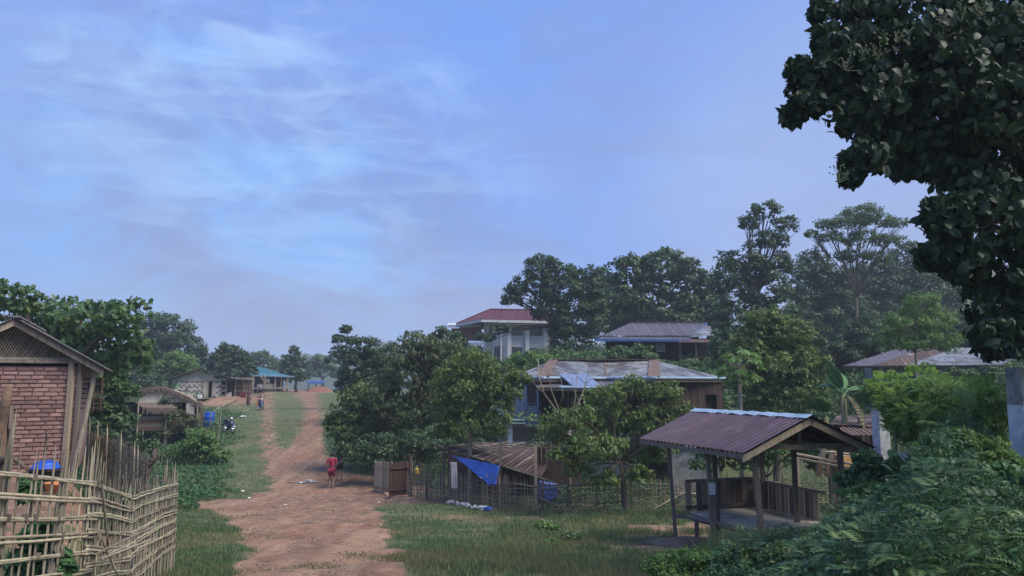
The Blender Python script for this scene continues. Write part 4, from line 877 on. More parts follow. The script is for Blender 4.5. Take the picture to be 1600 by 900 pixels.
# ------------------------------------------------------------------ split-bamboo fence and gate in the middle
def yard_fence():
    ctrl = [(-4.45, 33.2), (-3.3, 31.3), (-2.0, 29.2), (-.6, 27.2), (.25, 26.2), (.95, 25.9), (2.6, 25.9), (4.6, 26.2), (7.0, 26.9), (9.6, 27.6), (11.4, 28)]
    pts = [Vector(p) for p in ctrl]; cs = [0]
    for a, b in zip(pts, pts[1:]): cs.append(cs[-1] + (b - a).length)
    T = cs[-1]; C = lambda s: Vector((float(np.interp(s, cs, [p.x for p in pts])), float(np.interp(s, cs, [p.y for p in pts]))))
    def P(s, h, o=0):
        s = min(max(s, 0), T); p = C(s); d = (C(min(T, s + .1)) - C(max(0, s - .1))).normalized(); return Vector((p.x + d.y * o, p.y - d.x * o, g(p.x, p.y) + h))
    root = thing('bamboo_yard_fence', 'grey open-weave bamboo fence around the house yard behind the pavilion', 'fence', P(T / 2, 0))
    s = 0; i = 0
    while s < T:
        H = 1.06 + random.uniform(-.05, .10); dark = C(s).x < 1; yy = .014 * (-1) ** i
        stick('stake', BAMBOOD if random.random() < (.45 if dark else .25) else BAMBOO, P(s, -.05, yy), P(s + random.uniform(-.05, .05), H, -yy), random.uniform(.022, .034), .014, root, 'cane', 0, i % 5)
        s += random.uniform(.085, .125); i += 1
    for k, h in enumerate((.08, .22, .36, .50, .64, .78, .92)):
        q = 0
        while q < T - .2:
            e = min(T, q + random.uniform(2, 3)); n = int((e - q) / .24) + 2
            MB().tube([P(q + (e - q) * j / n, h + .02 * math.sin(q + j * .6 + k), .02 * (1 if (j + k) % 2 else -1)) for j in range(n + 1)], .016, 5, .7).build('rail', BAMBOO if random.random() < .6 else BAMBOOD, root)
            q = e - .15 if e < T else T
    for x, h, w_ in ((.4, 1.5, .09), (1.9, 1.35, .08), (3.2, 1.15, .07), (4.4, 1.25, .06), (cs[3] + .2, 1.15, .07), (cs[5] + .05, 1.1, .12), (cs[5] + .9, 1.1, .05), (cs[6] + .2, 1.1, .06), (cs[7] + .4, 1.1, .07), (cs[8] + .5, 1.2, .07), (cs[9], 1.2, .07)):
        stick('post', WOOD, P(x, -.1), P(x + .03, h), w_, w_, root, 'cane', 0, 3)
    for a, b in (((cs[4], .95), (cs[5] + .1, .82)), ((cs[5], .78), (cs[6] + .1, 1.02)), ((cs[6] + 2.2, .12), (cs[7] + 1.3, .62)), ((cs[7] + 1.2, .60), (cs[7] + 2.6, .55)), ((cs[7] + 1.8, .12), (cs[8] + 1.3, .95)), ((cs[5], .5), (cs[6] - .4, -.02)), ((cs[6] + .2, .1), (cs[7] - .5, -.02))):
        stick('brace', BAMBOO, P(a[0], a[1], .05), P(b[0], b[1], .06), .055, .05, root, 'cane', 0, 1)
    stick('brace', BARKL, P(1.75, 0, .5), P(2.3, 1.0, .08), .05, .05, root, 'cane', 0, 2)
    # plastic junk caught along the foot of the fence
    for k, (px, py, Y_) in enumerate(((705, 763, 29.6), (716, 767, 29), (726, 768, 28.7), (733, 774, 28.2), (750, 778, 27.5), (757, 776, 27.4), (763, 781, 27), (742, 776, 27.8))):
        p = pg(px, Y_ - .3); mb = MB(); r = random.Random(k); sx_ = r.uniform(.10, .2)
        b = bmesh.new(); bmesh.ops.create_icosphere(b, subdivisions=2, radius=1)
        for v in b.verts: q = 1 + r.uniform(-.35, .25); v.co = Vector((v.co.x * sx_ * q, v.co.y * .12 * q, max(v.co.z, -.2) * .11 * q + .05))
        me = bpy.data.meshes.new('plastic_bag'); b.to_mesh(me); b.free(); o = link('plastic_bag', me, BLUEP if k == 6 else WHITEC); o.location = p
        tag(o, ('leftmost crumpled white bag at the foot of the bamboo fence', 'small crumpled bag second from the left along the fence foot', 'crumpled bag third from the left along the fence foot', 'crumpled bag below the left corner of the hanging blue tarpaulin', 'largest crumpled bag under the middle of the blue tarpaulin', 'crumpled bag close right of the largest one at the fence foot', 'rightmost blue plastic scrap at the foot of the fence', 'crumpled bag just under the largest one along the fence')[k], 'bag', 'crumpled plastic bags along the fence foot')
        me.materials.clear(); me.materials.append(TARP if k == 6 else WHITEC)
    # hung white striped cloth, yellow can
    a = at(704, 722, 29.2); c = MB(); n = 10
    vs = []
    for i in range(n + 1):
        for j in range(9):
            vs.append((a.x + .24 * i / n + .05 * j / 9, a.y - .06 + .02 * math.sin(i * 2.2), a.z - .12 * j))
    c.add(vs, [(i * 9 + j, i * 9 + j + 1, (i + 1) * 9 + j + 1, (i + 1) * 9 + j) for i in range(n) for j in range(8)]); o = c.build('hanging_cloth', WHITEC); tag(o, 'pale cloth hanging on the bamboo fence left of the blue tarpaulin', 'cloth')
    m = o.modifiers.new('s', 'SOLIDIFY'); m.thickness = .006
    p = at(651, 735, 32.2); o = thing('plastic_can', 'small yellow plastic can hung on the fence right of the gate', 'can', (p.x, p.y, p.z - .15)); MB().lathe((p.x, p.y, p.z - .15), [(.09, 0), (.10, .02), (.10, .2), (.04, .26), (.04, .3)], 12).build('bottle', YELLOW, o); MB().lathe((p.x, p.y, p.z + .15), [(.045, 0), (.045, .03)], 10).build('cap', WHITEC, o)
    # gate leaves
    def leaf(name, label, a, b, m, H, n_, fr):
        r_ = thing(name, label, 'gate', a, group='plank gate leaves'); d = (b - a)
        for i in range(n_):
            q = a + d * ((i + .5) / n_); stick('plank', m, q + Vector((0, 0, .06)), q + Vector((0, 0, H + random.uniform(-.03, .03))), d.length / n_ * .86, .022, r_, 'plank', front=d.cross(Vector((0, 0, 1))))
        nn = d.normalized().cross(Vector((0, 0, 1))) * .03
        for h in fr: stick('rail', m, a + nn + Vector((0, 0, h)), b + nn + Vector((0, 0, h)), .08, .03, r_, front=(0, 0, 1))
        for q in (a, b): stick('stile', m, q - nn + Vector((0, 0, 0)), q - nn + Vector((0, 0, H + .05)), .07, .05, r_, 'plank')
    a, b = pg(586, 36.0), pg(612, 34.6); leaf('plank_gate', 'pale plank gate leaf standing open at the left', a, b, WOODL, 1.38, 8, (1.15, .25))
    a, b = pg(611, 33.0), pg(641, 33.6); leaf('plank_gate', 'dark brown plank gate leaf nearer the fence', a, b, WOODR, 1.45, 11, (1.2, .3))
    gp = thing('gate_post', 'stout dark post where the gate meets the bamboo fence', 'post', pg(642, 33.3)); stick('shaft', WOODD, pg(642, 33.3) - Vector((0, 0, .2)), pg(642, 33.3) + Vector((0, 0, 1.65)), .15, .15, gp, 'cane', 0, 1)
yard_fence()

# ------------------------------------------------------------------ lean-to shed with tarpaulin
def shed():
    c = pg(790, 30.5); root = thing('lean_to_shed', 'low pole-roofed lean-to behind the bamboo fence under the balcony', 'shed', c)
    fl, fr, br, bl = at(696, 699, 31.0), at(846, 745, 27.2), at(875, 700, 33.5), at(770, 694, 35)
    # roof slats: uneven poles from the front pole up to the back
    n = 26
    MB().slab([fl, fr, br, bl], .02).build('roof_deck', WOODD, root)
    for i in range(n):
        t = (i + .5) / n; a, b = fl.lerp(fr, t), bl.lerp(br, t); u0 = random.uniform(0, .15)
        stick('roof_pole', (BAMBOOD, WOODD, WOODD, WOOD)[random.randrange(4)], a.lerp(b, u0) + Vector((0, 0, .06)), a.lerp(b, random.uniform(.7, 1)) + Vector((random.uniform(-.25, .25), 0, .10)), random.uniform(.05, .09), .05, root, 'cane', 0, i % 5)
    for i in range(6):
        t = .12 + .15 * i; a = fl.lerp(bl, t); b = fr.lerp(br, t); s_ = random.uniform(0, .5); stick('batten', BAMBOO, a.lerp(b, s_) + Vector((0, 0, .14)), a.lerp(b, s_ + .45) + Vector((0, 0, .16)), .05, .04, root, 'cane', 0, i % 5)
    stick('front_pole', BAMBOO, fl + Vector((-.05, -.05, .0)), fr + Vector((0, -.05, -.03)), .09, .09, root, 'cane', 0, 2)
    for px, py, Y_ in ((694, 695, 31.2), (782, 690, 28.6), (837, 697, 27.0), (875, 697, 33.0)):
        t = at(px, py, Y_); b = Vector((t.x, t.y, g(t.x, t.y) - .1)); stick('post', WOODL if px == 837 else WOOD, b, t, .10, .09, root, 'plank')
    a, b = at(842, 712, 29), at(905, 712, 30)
    for i in range(9):
        p = a.lerp(b, i / 8); stick('wall_plank', WOODD, Vector((p.x, p.y, g(p.x, p.y))), Vector((p.x, p.y, p.z + .3)), .17, .02, root, 'plank')
    MB().slab([pg(700, 33.8), pg(870, 32.2), at(870, 712, 32.2), at(700, 703, 33.8)], .05, (0, 1, 0)).build('back_wall', WOODD, root)
    # tarpaulin: a sheet draped from the front pole, pulled to a point over the fence
    def cloth(name, label, P4, nu, nv, wob, m=TARP):
        A, B, C_, D_ = P4; vs = []; r = random.Random(5)
        for j in range(nv + 1):
            for i in range(nu + 1):
                u, v = i / nu, j / nv; p = (A.lerp(B, u)).lerp(D_.lerp(C_, u), v)
                f = wob * (math.sin(u * 11 + v * 5) + .7 * math.sin(u * 23 - v * 9 + 1) + .5 * math.sin(u * 5 + v * 17)) * (.3 + v)
                vs.append((p.x + f * .2, p.y - .12 - abs(f) * .8, p.z + f * .35 - .10 * math.sin(u * PI) * v))
        b = MB(); w_ = nu + 1; b.add(vs, [(j * w_ + i, j * w_ + i + 1, (j + 1) * w_ + i + 1, (j + 1) * w_ + i) for j in range(nv) for i in range(nu)])
        o = b.build(name, m, smooth=True); md = o.modifiers.new('s', 'SOLIDIFY'); md.thickness = .008; tag(o, label, 'tarpaulin'); return o
    cloth('tarpaulin', 'bright blue tarpaulin hanging in a triangle over the bamboo fence', [at(705, 711, 30.2), at(781, 727, 27.9), at(775, 758, 27.0), at(752, 744, 27.8)], 26, 12, .05)
    cloth('tarpaulin', 'smaller blue tarpaulin scrap on the lean-to roof', [at(736, 703, 32), at(768, 708, 31.4), at(760, 715, 30.4), at(735, 713, 30.6)], 12, 6, .05)
    cloth('tarpaulin', 'dull blue tarpaulin sheet behind the bamboo fence right of the corner post', [at(842, 750, 27.4), at(872, 754, 27.5), at(870, 780, 27.3), at(840, 778, 27.2)], 14, 6, .05)
shed()
# ------------------------------------------------------------------ house helpers
def V3(px, py, Y): return at(px, py, Y)
def planks(parent, a, b, z0, z1, m, wd=.18, name='plank', off=.0, holes=(), jit=.01, var=None):
    """vertical boards between plan points a and b (world), z0..z1; holes = [(s0, s1, z0, z1)] along the wall"""
    a = Vector((a[0], a[1], 0)); b = Vector((b[0], b[1], 0)); d = (b - a).normalized(); T = (b - a).length; nn = Vector((d.y, -d.x, 0)); s = 0
    while s < T - .02:
        e = min(T, s + wd * random.uniform(.85, 1.15)); c = a + d * ((s + e) / 2) + nn * (off + random.uniform(0, jit)); mm = m if not var or random.random() > .25 else var
        spans = [(z0, z1)]
        for h in holes:
            if h[0] < (s + e) / 2 < h[1]: spans = [q for sp in spans for q in ((sp[0], min(sp[1], h[2])), (max(sp[0], h[3]), sp[1])) if q[1] - q[0] > .05]
        for lo, hi in spans: stick(name, mm, c + Vector((0, 0, lo)), c + Vector((0, 0, hi)), (e - s) * .95, .02, parent, 'plank', front=nn)
        s = e
    return nn
def window(parent, c, d, w, h, m=BROWNF, nx=2, ny=1, name='window'):
    """framed window standing proud of a wall: c centre, d unit direction along the wall, facing -d x up"""
    d = Vector(d).normalized(); up = Vector((0, 0, 1)); n = Vector((d.y, -d.x, 0)); c = Vector(c); mb = MB()
    B = lambda x0, x1, z0, z1, y0, y1: mb.slab([c + d * x0 + up * z0 + n * y0, c + d * x1 + up * z0 + n * y0, c + d * x1 + up * z1 + n * y0, c + d * x0 + up * z1 + n * y0], y1 - y0, n)
    t = .05
    B(-w / 2, w / 2, h / 2 - t, h / 2, 0, .06); B(-w / 2, w / 2, -h / 2, -h / 2 + t, 0, .06); B(-w / 2, -w / 2 + t, -h / 2 + t, h / 2 - t, 0, .06); B(w / 2 - t, w / 2, -h / 2 + t, h / 2 - t, 0, .06)
    for i in range(1, nx): x = -w / 2 + w * i / nx; B(x - .025, x + .025, -h / 2 + t, h / 2 - t, .002, .05)
    for i in range(1, ny): z = -h / 2 + h * i / ny; B(-w / 2 + t, w / 2 - t, z - .015, z + .015, .004, .045)
    o = mb.build(name, m, parent)
    p = MB(); p.slab([c + d * (-w / 2 + t) + up * (-h / 2 + t) + n * .012, c + d * (w / 2 - t) + up * (-h / 2 + t) + n * .012, c + d * (w / 2 - t) + up * (h / 2 - t) + n * .012, c + d * (-w / 2 + t) + up * (h / 2 - t) + n * .012], .006, n); p.build('pane', GLASS, o)
    return o
def mono(root, *quads, name='wall', m=WHITE, th=.12):
    mb = MB()
    for a, b, z0, z1 in quads:
        a = Vector((a[0], a[1], z0)); b = Vector((b[0], b[1], z0)); d = (b - a).normalized(); n = Vector((d.y, -d.x, 0)); h = Vector((0, 0, z1 - z0))
        mb.slab([a, b, b + h, a + h], -th, n)
    return mb.build(name, m, root)

# ------------------------------------------------------------------ zinc-roofed house with balcony
def zinc_house():
    c = pg(955, 42); root = thing('zinc_roofed_house', 'two-storey house with patchy silver and rust hipped metal roof and balcony', 'house', (c.x, 42, -4.6))
    E0, E1, E2, E3, E4 = V3(797, 587, 40.5), V3(848, 589, 38.0), V3(947, 593, 40.0), V3(1022, 594, 38.0), V3(1133, 599, 41.0)
    A, Mi, B = V3(865, 562, 42.5), V3(945, 562.5, 42.8), V3(1022, 564, 42.5)
    zr = (A.z + B.z) / 2; A.z = Mi.z = B.z = zr; ze = .32
    for e in (E0, E1, E2, E3, E4): e.z = ze
    BL, BR = Vector((E0.x, 45.5, ze)), Vector((E4.x, 45.5, ze))
    dn = lambda a, b: (b - a)
    sheets(root, [E0, E1, A], dn(A, (E0 + E1) / 2), ZINC, .15, .014, .85); sheets(root, [E1, E2, Mi, A], dn((A + Mi) / 2, E2) * .9 + dn(A, E1) * .2, ZINC, .15, .014, .85)
    sheets(root, [E2, E3, B, Mi], dn((B + Mi) / 2, E2) * .7 + dn(B, E3) * .3, ZINC, .15, .014, .85); sheets(root, [E3, E4, B], dn(B, (E3 + E4) / 2), ZINC, .15, .014, .85)
    sheets(root, [E0, A, Vector((A.x - .3, 43.2, zr - .2)), BL], Vector((-1, .2, -.4)), ZINC, .15, .014, .9)
    sheets(root, [A, B, BR, BL], Vector((0, 1, -.35)), ZINCR, .15, .014, .9); sheets(root, [E4, BR, B], Vector((1, .3, -.3)), ZINCR, .15, .014, .9)
    for a, b, w_ in ((A, E1, .62), (B, E3, .62)):
        d = Vector(((b - a).y, -(b - a).x, 0)).normalized() * w_ / 2; up = Vector((0, 0, .045))
        MB().slab([a - d * .8 + up, b - d + up, b + d + up, a + d * .8 + up], .012).build('hip_cap', ZINCR, root)
    MB().bar(A + Vector((-.1, 0, .04)), B + Vector((.1, 0, .04)), .34, .06).build('ridge_cap', ZINCR, root); MB().bar(Mi + Vector((0, 0, .03)), E2 + Vector((0, 0, .02)), .10, .03).build('valley', ZINCR, root)
    for i, (a, b) in enumerate(((E0, E1), (E1, E2), (E2, E3), (E3, E4))):
        MB().tube([a + Vector((0, -.08, -.02)), b + Vector((0, -.08, -.02))], .075, 8).build('gutter', GUTTER, root); MB().bar(a + Vector((0, -.02, -.15)), b + Vector((0, -.02, -.15)), .04, .13).build('fascia', mat('tan_fascia%d' % i, (.32, .21, .14), (.22, .14, .09), 4), root)
    MB().tube([E4 + Vector((.02, -.05, -.02)), BR + Vector((0, 0, -.02))], .08, 8).build('gutter', GUTTER, root)
    zf = -1.95           # upper floor
    # blue plank wall at the left with two openings
    wa, wb = (V3(776, 620, 39.6)), (V3(842, 620, 39.0)); wa = Vector((wa.x, 39.8)); wb = Vector((wb.x, 39.2)); T = (wb - wa).length
    X = lambda px: T * (px - 776) / 66
    planks(root, wa, wb, zf, ze - .1, BLUEP, .17, holes=[(X(789), X(802), -1.75, .12), (X(826), X(838), -1.1, .22)])
    mono(root, (wa + Vector((0, .35)), wb + Vector((0, .35)), zf, ze - .1), name='inner_wall', m=DARK, th=.02)  # near-black sheet behind the openings, coloured as room shade
    d_ = (wb - wa).normalized()
    for px, w_, z0, z1 in ((795.5, .46, -1.75, .12), (832, .42, -1.1, .22)):
        q = wa + d_ * X(px); fr = window(root, (q.x, q.y - .0, (z0 + z1) / 2), (*d_, 0), w_, z1 - z0, WOODD, 2, 3)
    # dark veranda recess and its back wall
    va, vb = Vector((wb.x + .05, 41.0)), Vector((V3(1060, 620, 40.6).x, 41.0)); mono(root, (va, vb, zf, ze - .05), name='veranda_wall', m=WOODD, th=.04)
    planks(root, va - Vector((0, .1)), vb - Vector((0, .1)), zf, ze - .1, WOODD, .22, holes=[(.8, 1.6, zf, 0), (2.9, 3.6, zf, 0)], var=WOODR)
    for px in (888, 905): p = V3(px, 625, 39.0); stick('veranda_post', WOOD, Vector((p.x, 39.0, zf)), Vector((p.x, 39.0, .0)), .09, .09, root, 'plank')
    # porch roof with pale gutter and solar panels
    pa, pb = V3(838, 604.5, 37.0), V3(1000, 607, 37.0); pc, pd = V3(1000, 596, 39.4), V3(850, 597, 39.4); sheets(root, [pa, pb, pc, pd], Vector((0, -1, -.1)), GREYR, .15, .012, .85)
    q = V3(874, 605, 36.95); MB().tube([q, pb + Vector((0, -.05, 0))], .07, 8).build('gutter', GUTTER, root); MB().bar(pa + Vector((0, 0, -.10)), pb + Vector((0, 0, -.12)), .05, .14).build('porch_fascia', BAMBOO, root); MB().bar(pa + Vector((0, 0, .0)), q + Vector((0, 0, .02)), .3, .05).build('porch_edge', BAMBOO, root)
    for i, (x0, x1) in enumerate(((875, 898), (899, 919))):
        a, b, c_, d2 = V3(x0 + 20, 604.0, 37.2), V3(x1 + 20, 604.0, 37.2), V3(x1 - 2, 585, 38.6), V3(x0 - 2, 585, 38.6); n_ = (b - a).cross(d2 - a).normalized()
        o = thing('solar_panel', ('left solar panel tilted on the porch roof', 'right solar panel tilted on the porch roof')[i], 'solar panel', a, group='solar panels on the porch roof'); MB().slab([a, b, c_, d2], .03, n_).build('frame', CHROME, o)
        lp = lambda u, v: (a.lerp(b, u)).lerp(d2.lerp(c_, u), v) + n_ * .032
        MB().slab([lp(.04, .03), lp(.96, .03), lp(.96, .97), lp(.04, .97)], .004, n_).build('glass', SOLAR, o)
    # right brown plank wall with dark opening
    ra, rb = Vector((V3(1040, 620, 39.4).x, 39.3)), Vector((V3(1128, 620, 41).x, 40.9)); T2 = (rb - ra).length
    planks(root, ra, rb, -1.9, ze - .18, WOODD, .2, holes=[(T2 * .68, T2 * .88, -1.9, -.55)], var=WOODR); mono(root, (ra + Vector((0, .3)), rb + Vector((0, .3)), -4.6, ze - .2), name='side_wall', m=DARK, th=.03)  # dark sheet behind the planks, painted as shade in the opening
    planks(root, rb, (rb.x + .3, 45.0), -4.4, ze - .2, WOODD, .25)
    # balcony: slab, railing
    ba, bb = V3(770, 656, 38.2), V3(845, 656, 37.9); ba.z = bb.z = zf
    MB().slab([Vector((ba.x, ba.y, zf - .14)), Vector((bb.x, bb.y, zf - .14)), Vector((bb.x, 41, zf - .14)), Vector((ba.x, 41, zf - .14))], .14).build('balcony_floor', CONCG, root)
    MB().slab([Vector((bb.x, 38.9, zf - .14)), Vector((rb.x, 38.9, zf - .14)), Vector((rb.x, 45, zf - .14)), Vector((bb.x, 45, zf - .14))], .14).build('upper_floor', WOODD, root)
    n = 22
    for i in range(n + 1):
        p = ba.lerp(bb, i / n); stick('baluster', STEEL, p + Vector((0, .05, 0)), p + Vector((0, .05, 1.0)), .035 if i % 5 else .06, None, root)
    for h in (.12, .52, 1.0): stick('rail', STEEL, ba + Vector((0, .03, h)), bb + Vector((0, .03, h)), .05, .04, root)
    for h in (.6, 1.0): stick('rail', STEEL, bb + Vector((0, .05, h)), Vector((bb.x, 41, zf + h)), .05, .04, root); 
    for px, py in ((812, 657.5), (812, 662)):
        a, b = V3(px - 12, py, 37.6), V3(px + 9, py, 37.6); MB().slab([a, b, b + Vector((0, .5, 0)), a + Vector((0, .5, 0))], .06).build('step_ledge', GREENP, root)
    # ground floor: whitewashed posts and walls under the balcony
    la, lb = Vector((ba.x + .2, 40.6)), Vector((V3(1000, 620, 40.5).x, 40.8)); mono(root, (la, lb, -4.8, zf - .14), name='ground_floor_wall', m=CREAM)
    for px in (797, 846): p = V3(px, 680, 38.3); stick('pillar', WHITE, Vector((p.x, 38.35, -4.9)), Vector((p.x, 38.35, zf - .15)), .24, .24, root)
    p = V3(812, 690, 39); MB().slab([Vector((p.x - .6, 39.2, -3.9)), Vector((p.x + 1.4, 39.2, -3.9)), Vector((p.x + 1.4, 40.3, -3.9)), Vector((p.x - .6, 40.3, -3.9))], 1.0).build('stair_block', WHITE, root)
    cl = MB(); q = V3(892, 640, 38.6)
    n = 9; vs = [(q.x + .35 * i / n, 38.75 + .03 * math.sin(i * 2), q.z + .55 - .11 * j) for i in range(n + 1) for j in range(8)]
    cl.add(vs, [(i * 8 + j, i * 8 + j + 1, (i + 1) * 8 + j + 1, (i + 1) * 8 + j) for i in range(n) for j in range(7)]); o = cl.build('hanging_laundry', mat('faded_pink_cloth', (.22, .13, .15), (.16, .10, .12), 5)); o.modifiers.new('s', 'SOLIDIFY').thickness = .01; tag(o, 'faded pinkish cloth hanging on the dark veranda', 'laundry')
zinc_house()

# ------------------------------------------------------------------ grey-roofed wooden house above
def grey_house():
    Yf = 56; root = thing('grey_roofed_house', 'dark wooden house with grey metal gable roof and blue fascia on the hillside', 'house', (V3(1010, 560, Yf).x, Yf, .1))
    a, b, c, d = V3(941, 523.5, 55.2), V3(1085, 526, 55.2), V3(1105, 504.5, 58.6), V3(985, 505, 58.6); a.z = b.z = (a.z + b.z) / 2; c.z = d.z = (c.z + d.z) / 2
    sheets(root, [a, b, c, d], Vector((0, -1, -.3)), GREYR, .2, .02, .9, jit=.01)
    e, f = Vector((d.x, 62, a.z)), Vector((c.x, 62, a.z)); sheets(root, [c, f, e, d], Vector((0, 1, -.3)), GREYR, .2, .02, .9)
    MB().bar(d + Vector((-.1, 0, .05)), c + Vector((.1, 0, .05)), .35, .06).build('ridge_cap', GREYR, root); MB().bar(b + Vector((0, 0, -.02)), c + Vector((.02, 0, -.04)), .05, .20).build('bargeboard', BLUET, root)
    MB().bar(a + Vector((0, 0, -.12)), b + Vector((0, 0, -.12)), .05, .15).build('fascia', CHROME if 0 else STEEL, root)
    a2, b2, c2, d2 = V3(929, 531, 54.2), V3(1078, 532.5, 54.2), V3(1088, 527, 55.4), V3(941, 526, 55.4); sheets(root, [a2, b2, c2, d2], Vector((0, -1, -.15)), GREYR, .2, .015, .9); MB().bar(a2, b2, .06, .17).build('fascia', BLUET, root)
    wl = V3(948, 550, 56.2); wr = V3(1064, 550, 56.2); planks(root, (wl.x, 56.2), (wr.x, 56.2), -.2, a.z - .2, WOODD, .22, holes=[], var=WOODR)
    mono(root, ((wl.x, 56.5), (wr.x + 2.3, 56.6), -.3, a.z - .1), name='inner_wall', m=DARK, th=.05)  # dark sheet with the interior shade put into its colour
    p = V3(1032, 543, 56.1); o = window(root, (p.x, 56.1, p.z), (1, 0, 0), .62, .62, WHITE, 3, 1)
    # open porch on the right
    g1, g2, g3, g4 = V3(1078, 527, 54.6), V3(1116, 524, 54.6), V3(1110, 510, 58), V3(1100, 508, 58); sheets(root, [g1, g2, g3, g4], Vector((0, -1, -.3)), ZINC, .2, .015, .9)
    h1, h2, h3, h4 = V3(1060, 535, 53.6), V3(1112, 535, 53.6), V3(1112, 529, 55), V3(1062, 529, 55); sheets(root, [h1, h2, h3, h4], Vector((0, -1, -.2)), ZINCR, .2, .015, .9)
    for px in (1063, 1088, 1109): q = V3(px, 560, 54.2); stick('porch_post', WOOD, Vector((q.x, 54.2, g(q.x, 54.2) - .1)), Vector((q.x, 54.2, V3(px, 533, 54.2).z)), .13, .13, root, 'plank')
    for py in (558, 567, 575): stick('porch_rail', WOODD if py != 567 else WOOD, V3(1063, py, 54.15), V3(1109, py - 1, 54.15), .07, .05, root)
    MB().slab([V3(1062, 577, 54.1), V3(1110, 577, 54.1), V3(1110, 572, 57), V3(1062, 572, 57)], .1).build('porch_floor', WOODD, root)
    for px in (945, 975, 1010, 1050): q = V3(px, 575, 56.1); stick('stilt', WOODD, Vector((q.x, 56.15, g(q.x, 56.15) - .2)), Vector((q.x, 56.15, 0)), .2, .2, root, 'plank')
grey_house()

# ------------------------------------------------------------------ white two-storey house
def white_house():
    Y0 = 80; root = thing('white_house', 'white two-storey house with dark red hipped tile roof behind the trees', 'house', (V3(800, 560, 84).x, 84, g(2, 84)))
    gz = g(0, 82) - .3
    e1, e2, e3 = V3(713, 503.5, 84), V3(752, 499.5, 78), V3(875, 503, 80); ze = e2.z; e1.z = e3.z = ze; e4 = Vector((e3.x + .5, 92, ze)); e5 = Vector((e1.x, 92, ze))
    r1, r2 = V3(766, 484, 85), V3(848, 484.5, 86); zr = r1.z; r2.z = zr
    for q, al in (([e1, e2, r1], (-.6, -1, -.3)), ([e2, e3, r2, r1], (0, -1, -.3)), ([e3, e4, r2], (1, 0, -.3)), ([e4, e5, r1, r2], (0, 1, -.3)), ([e5, e1, r1], (-1, 0, -.3))): sheets(root, q, al, REDR, .25, .03, 1.1)
    for a, b in ((r1, e2), (r1, r2), (r2, e3), (r1, e1), (r2, e4)): MB().tube([a + Vector((0, 0, .06)), b + Vector((0, 0, .06))], .11, 6).build('ridge_tile', REDR, root)
    for a, b in ((e1, e2), (e2, e3)): MB().bar(a + Vector((0, 0, -.12)), b + Vector((0, 0, -.12)), .1, .26).build('eaves_board', CONC, root)
    MB().slab([e1, e2, e3, e4, e5], .05).build('soffit', WOODR, root)
    c1, c2, c3 = V3(755, 520, 81.5), V3(792, 520, 80.3), V3(868, 520, 82); f1 = V3(756, 545, 80).z
    A_, B_, C_ = (c1.x, 83.0), (c2.x, 80.2), (c3.x, 81.8)
    mono(root, (A_, B_, gz, ze), (B_, C_, gz, ze), (C_, (C_[0] + .3, 91), gz, ze), ((A_[0], 91), A_, gz, ze))
    for px, wy in ((761, 82.0), (796, 80.0), (824, 80.6), (852, 81.3)): q = V3(px, 530, wy); stick('pilaster', WHITE, Vector((q.x, wy - .12, gz)), Vector((q.x, wy - .12, ze - .02)), .42, .22, root)
    d2 = (Vector((C_[0], C_[1], 0)) - Vector((B_[0], B_[1], 0))).normalized(); d1 = (Vector((B_[0], B_[1], 0)) - Vector((A_[0], A_[1], 0))).normalized()
    def on(px, py, d=d2, O=B_):
        u = (V3(px, py, 80.8)); s = (u.x - O[0]) / d.x; return Vector((O[0] + d.x * s, O[1] + d.y * s, u.z)) + Vector((d.y, -d.x, 0)) * .003
    for px, py, w_, h_ in ((807, 517, 1.25, 1.0), (838, 517, 1.3, 1.0), (807, 553, 1.2, 1.4), (833, 552, 1.0, 1.1), (862, 555, .9, 1.0)): window(root, on(px, py), d2, w_, h_, BROWNF, 3, 2)
    for px, py, w_, h_ in ((781, 517, .55, .9), (779, 552, 1.2, 1.5), (764, 517, .8, .9)): window(root, on(px, py, d1, A_), d1, w_, h_, BROWNF, 2, 2)
    q = V3(783, 515, 79.8); MB().tube([Vector((q.x, 79.6, gz)), Vector((q.x, 79.6, ze - .1))], .09, 8).build('downpipe', WHITE, root)
    # blue balcony box at the left
    bx = thing('blue_kiosk', 'small blue-framed glazed room at the left foot of the white house', 'porch', (V3(744, 552, 78).x, 78, gz)); 
    MB().slab([V3(732, 540, 77.5), V3(757, 540, 77.5), V3(757, 537, 80), V3(732, 537, 80)], .35).build('roof', BLUEP, bx)
    for px in (733, 741, 756): q = V3(px, 552, 77.7); stick('frame_post', BLUEP, Vector((q.x, 77.7, gz)), Vector((q.x, 77.7, V3(px, 541, 77.7).z)), .16, .16, bx)
    a, b = V3(734, 552, 77.8), V3(755, 552, 77.8); MB().slab([Vector((a.x, 77.9, gz)), Vector((b.x, 77.9, gz)), Vector((b.x, 77.9, V3(740, 542, 78).z)), Vector((a.x, 77.9, V3(740, 542, 78).z))], .03, (0, 1, 0)).build('pane', GLASS, bx)
    # flat concrete wing left of the house
    w_ = thing('terrace_wing', 'low flat-roofed brick wing left of the white house', 'building', (V3(735, 520, 84).x, 85, gz)); MB().slab([V3(700, 512, 84), V3(752, 511, 83), V3(752, 509, 88), V3(700, 509, 88)], .3).build('roof', CONC, w_); a, b = V3(705, 520, 85), V3(752, 520, 84); mono(w_, ((a.x, 85), (b.x, 84), gz, V3(730, 512, 84).z), m=mat('brown_brick_wall', (.20, .11, .09), (.15, .08, .07), 4))
white_house()

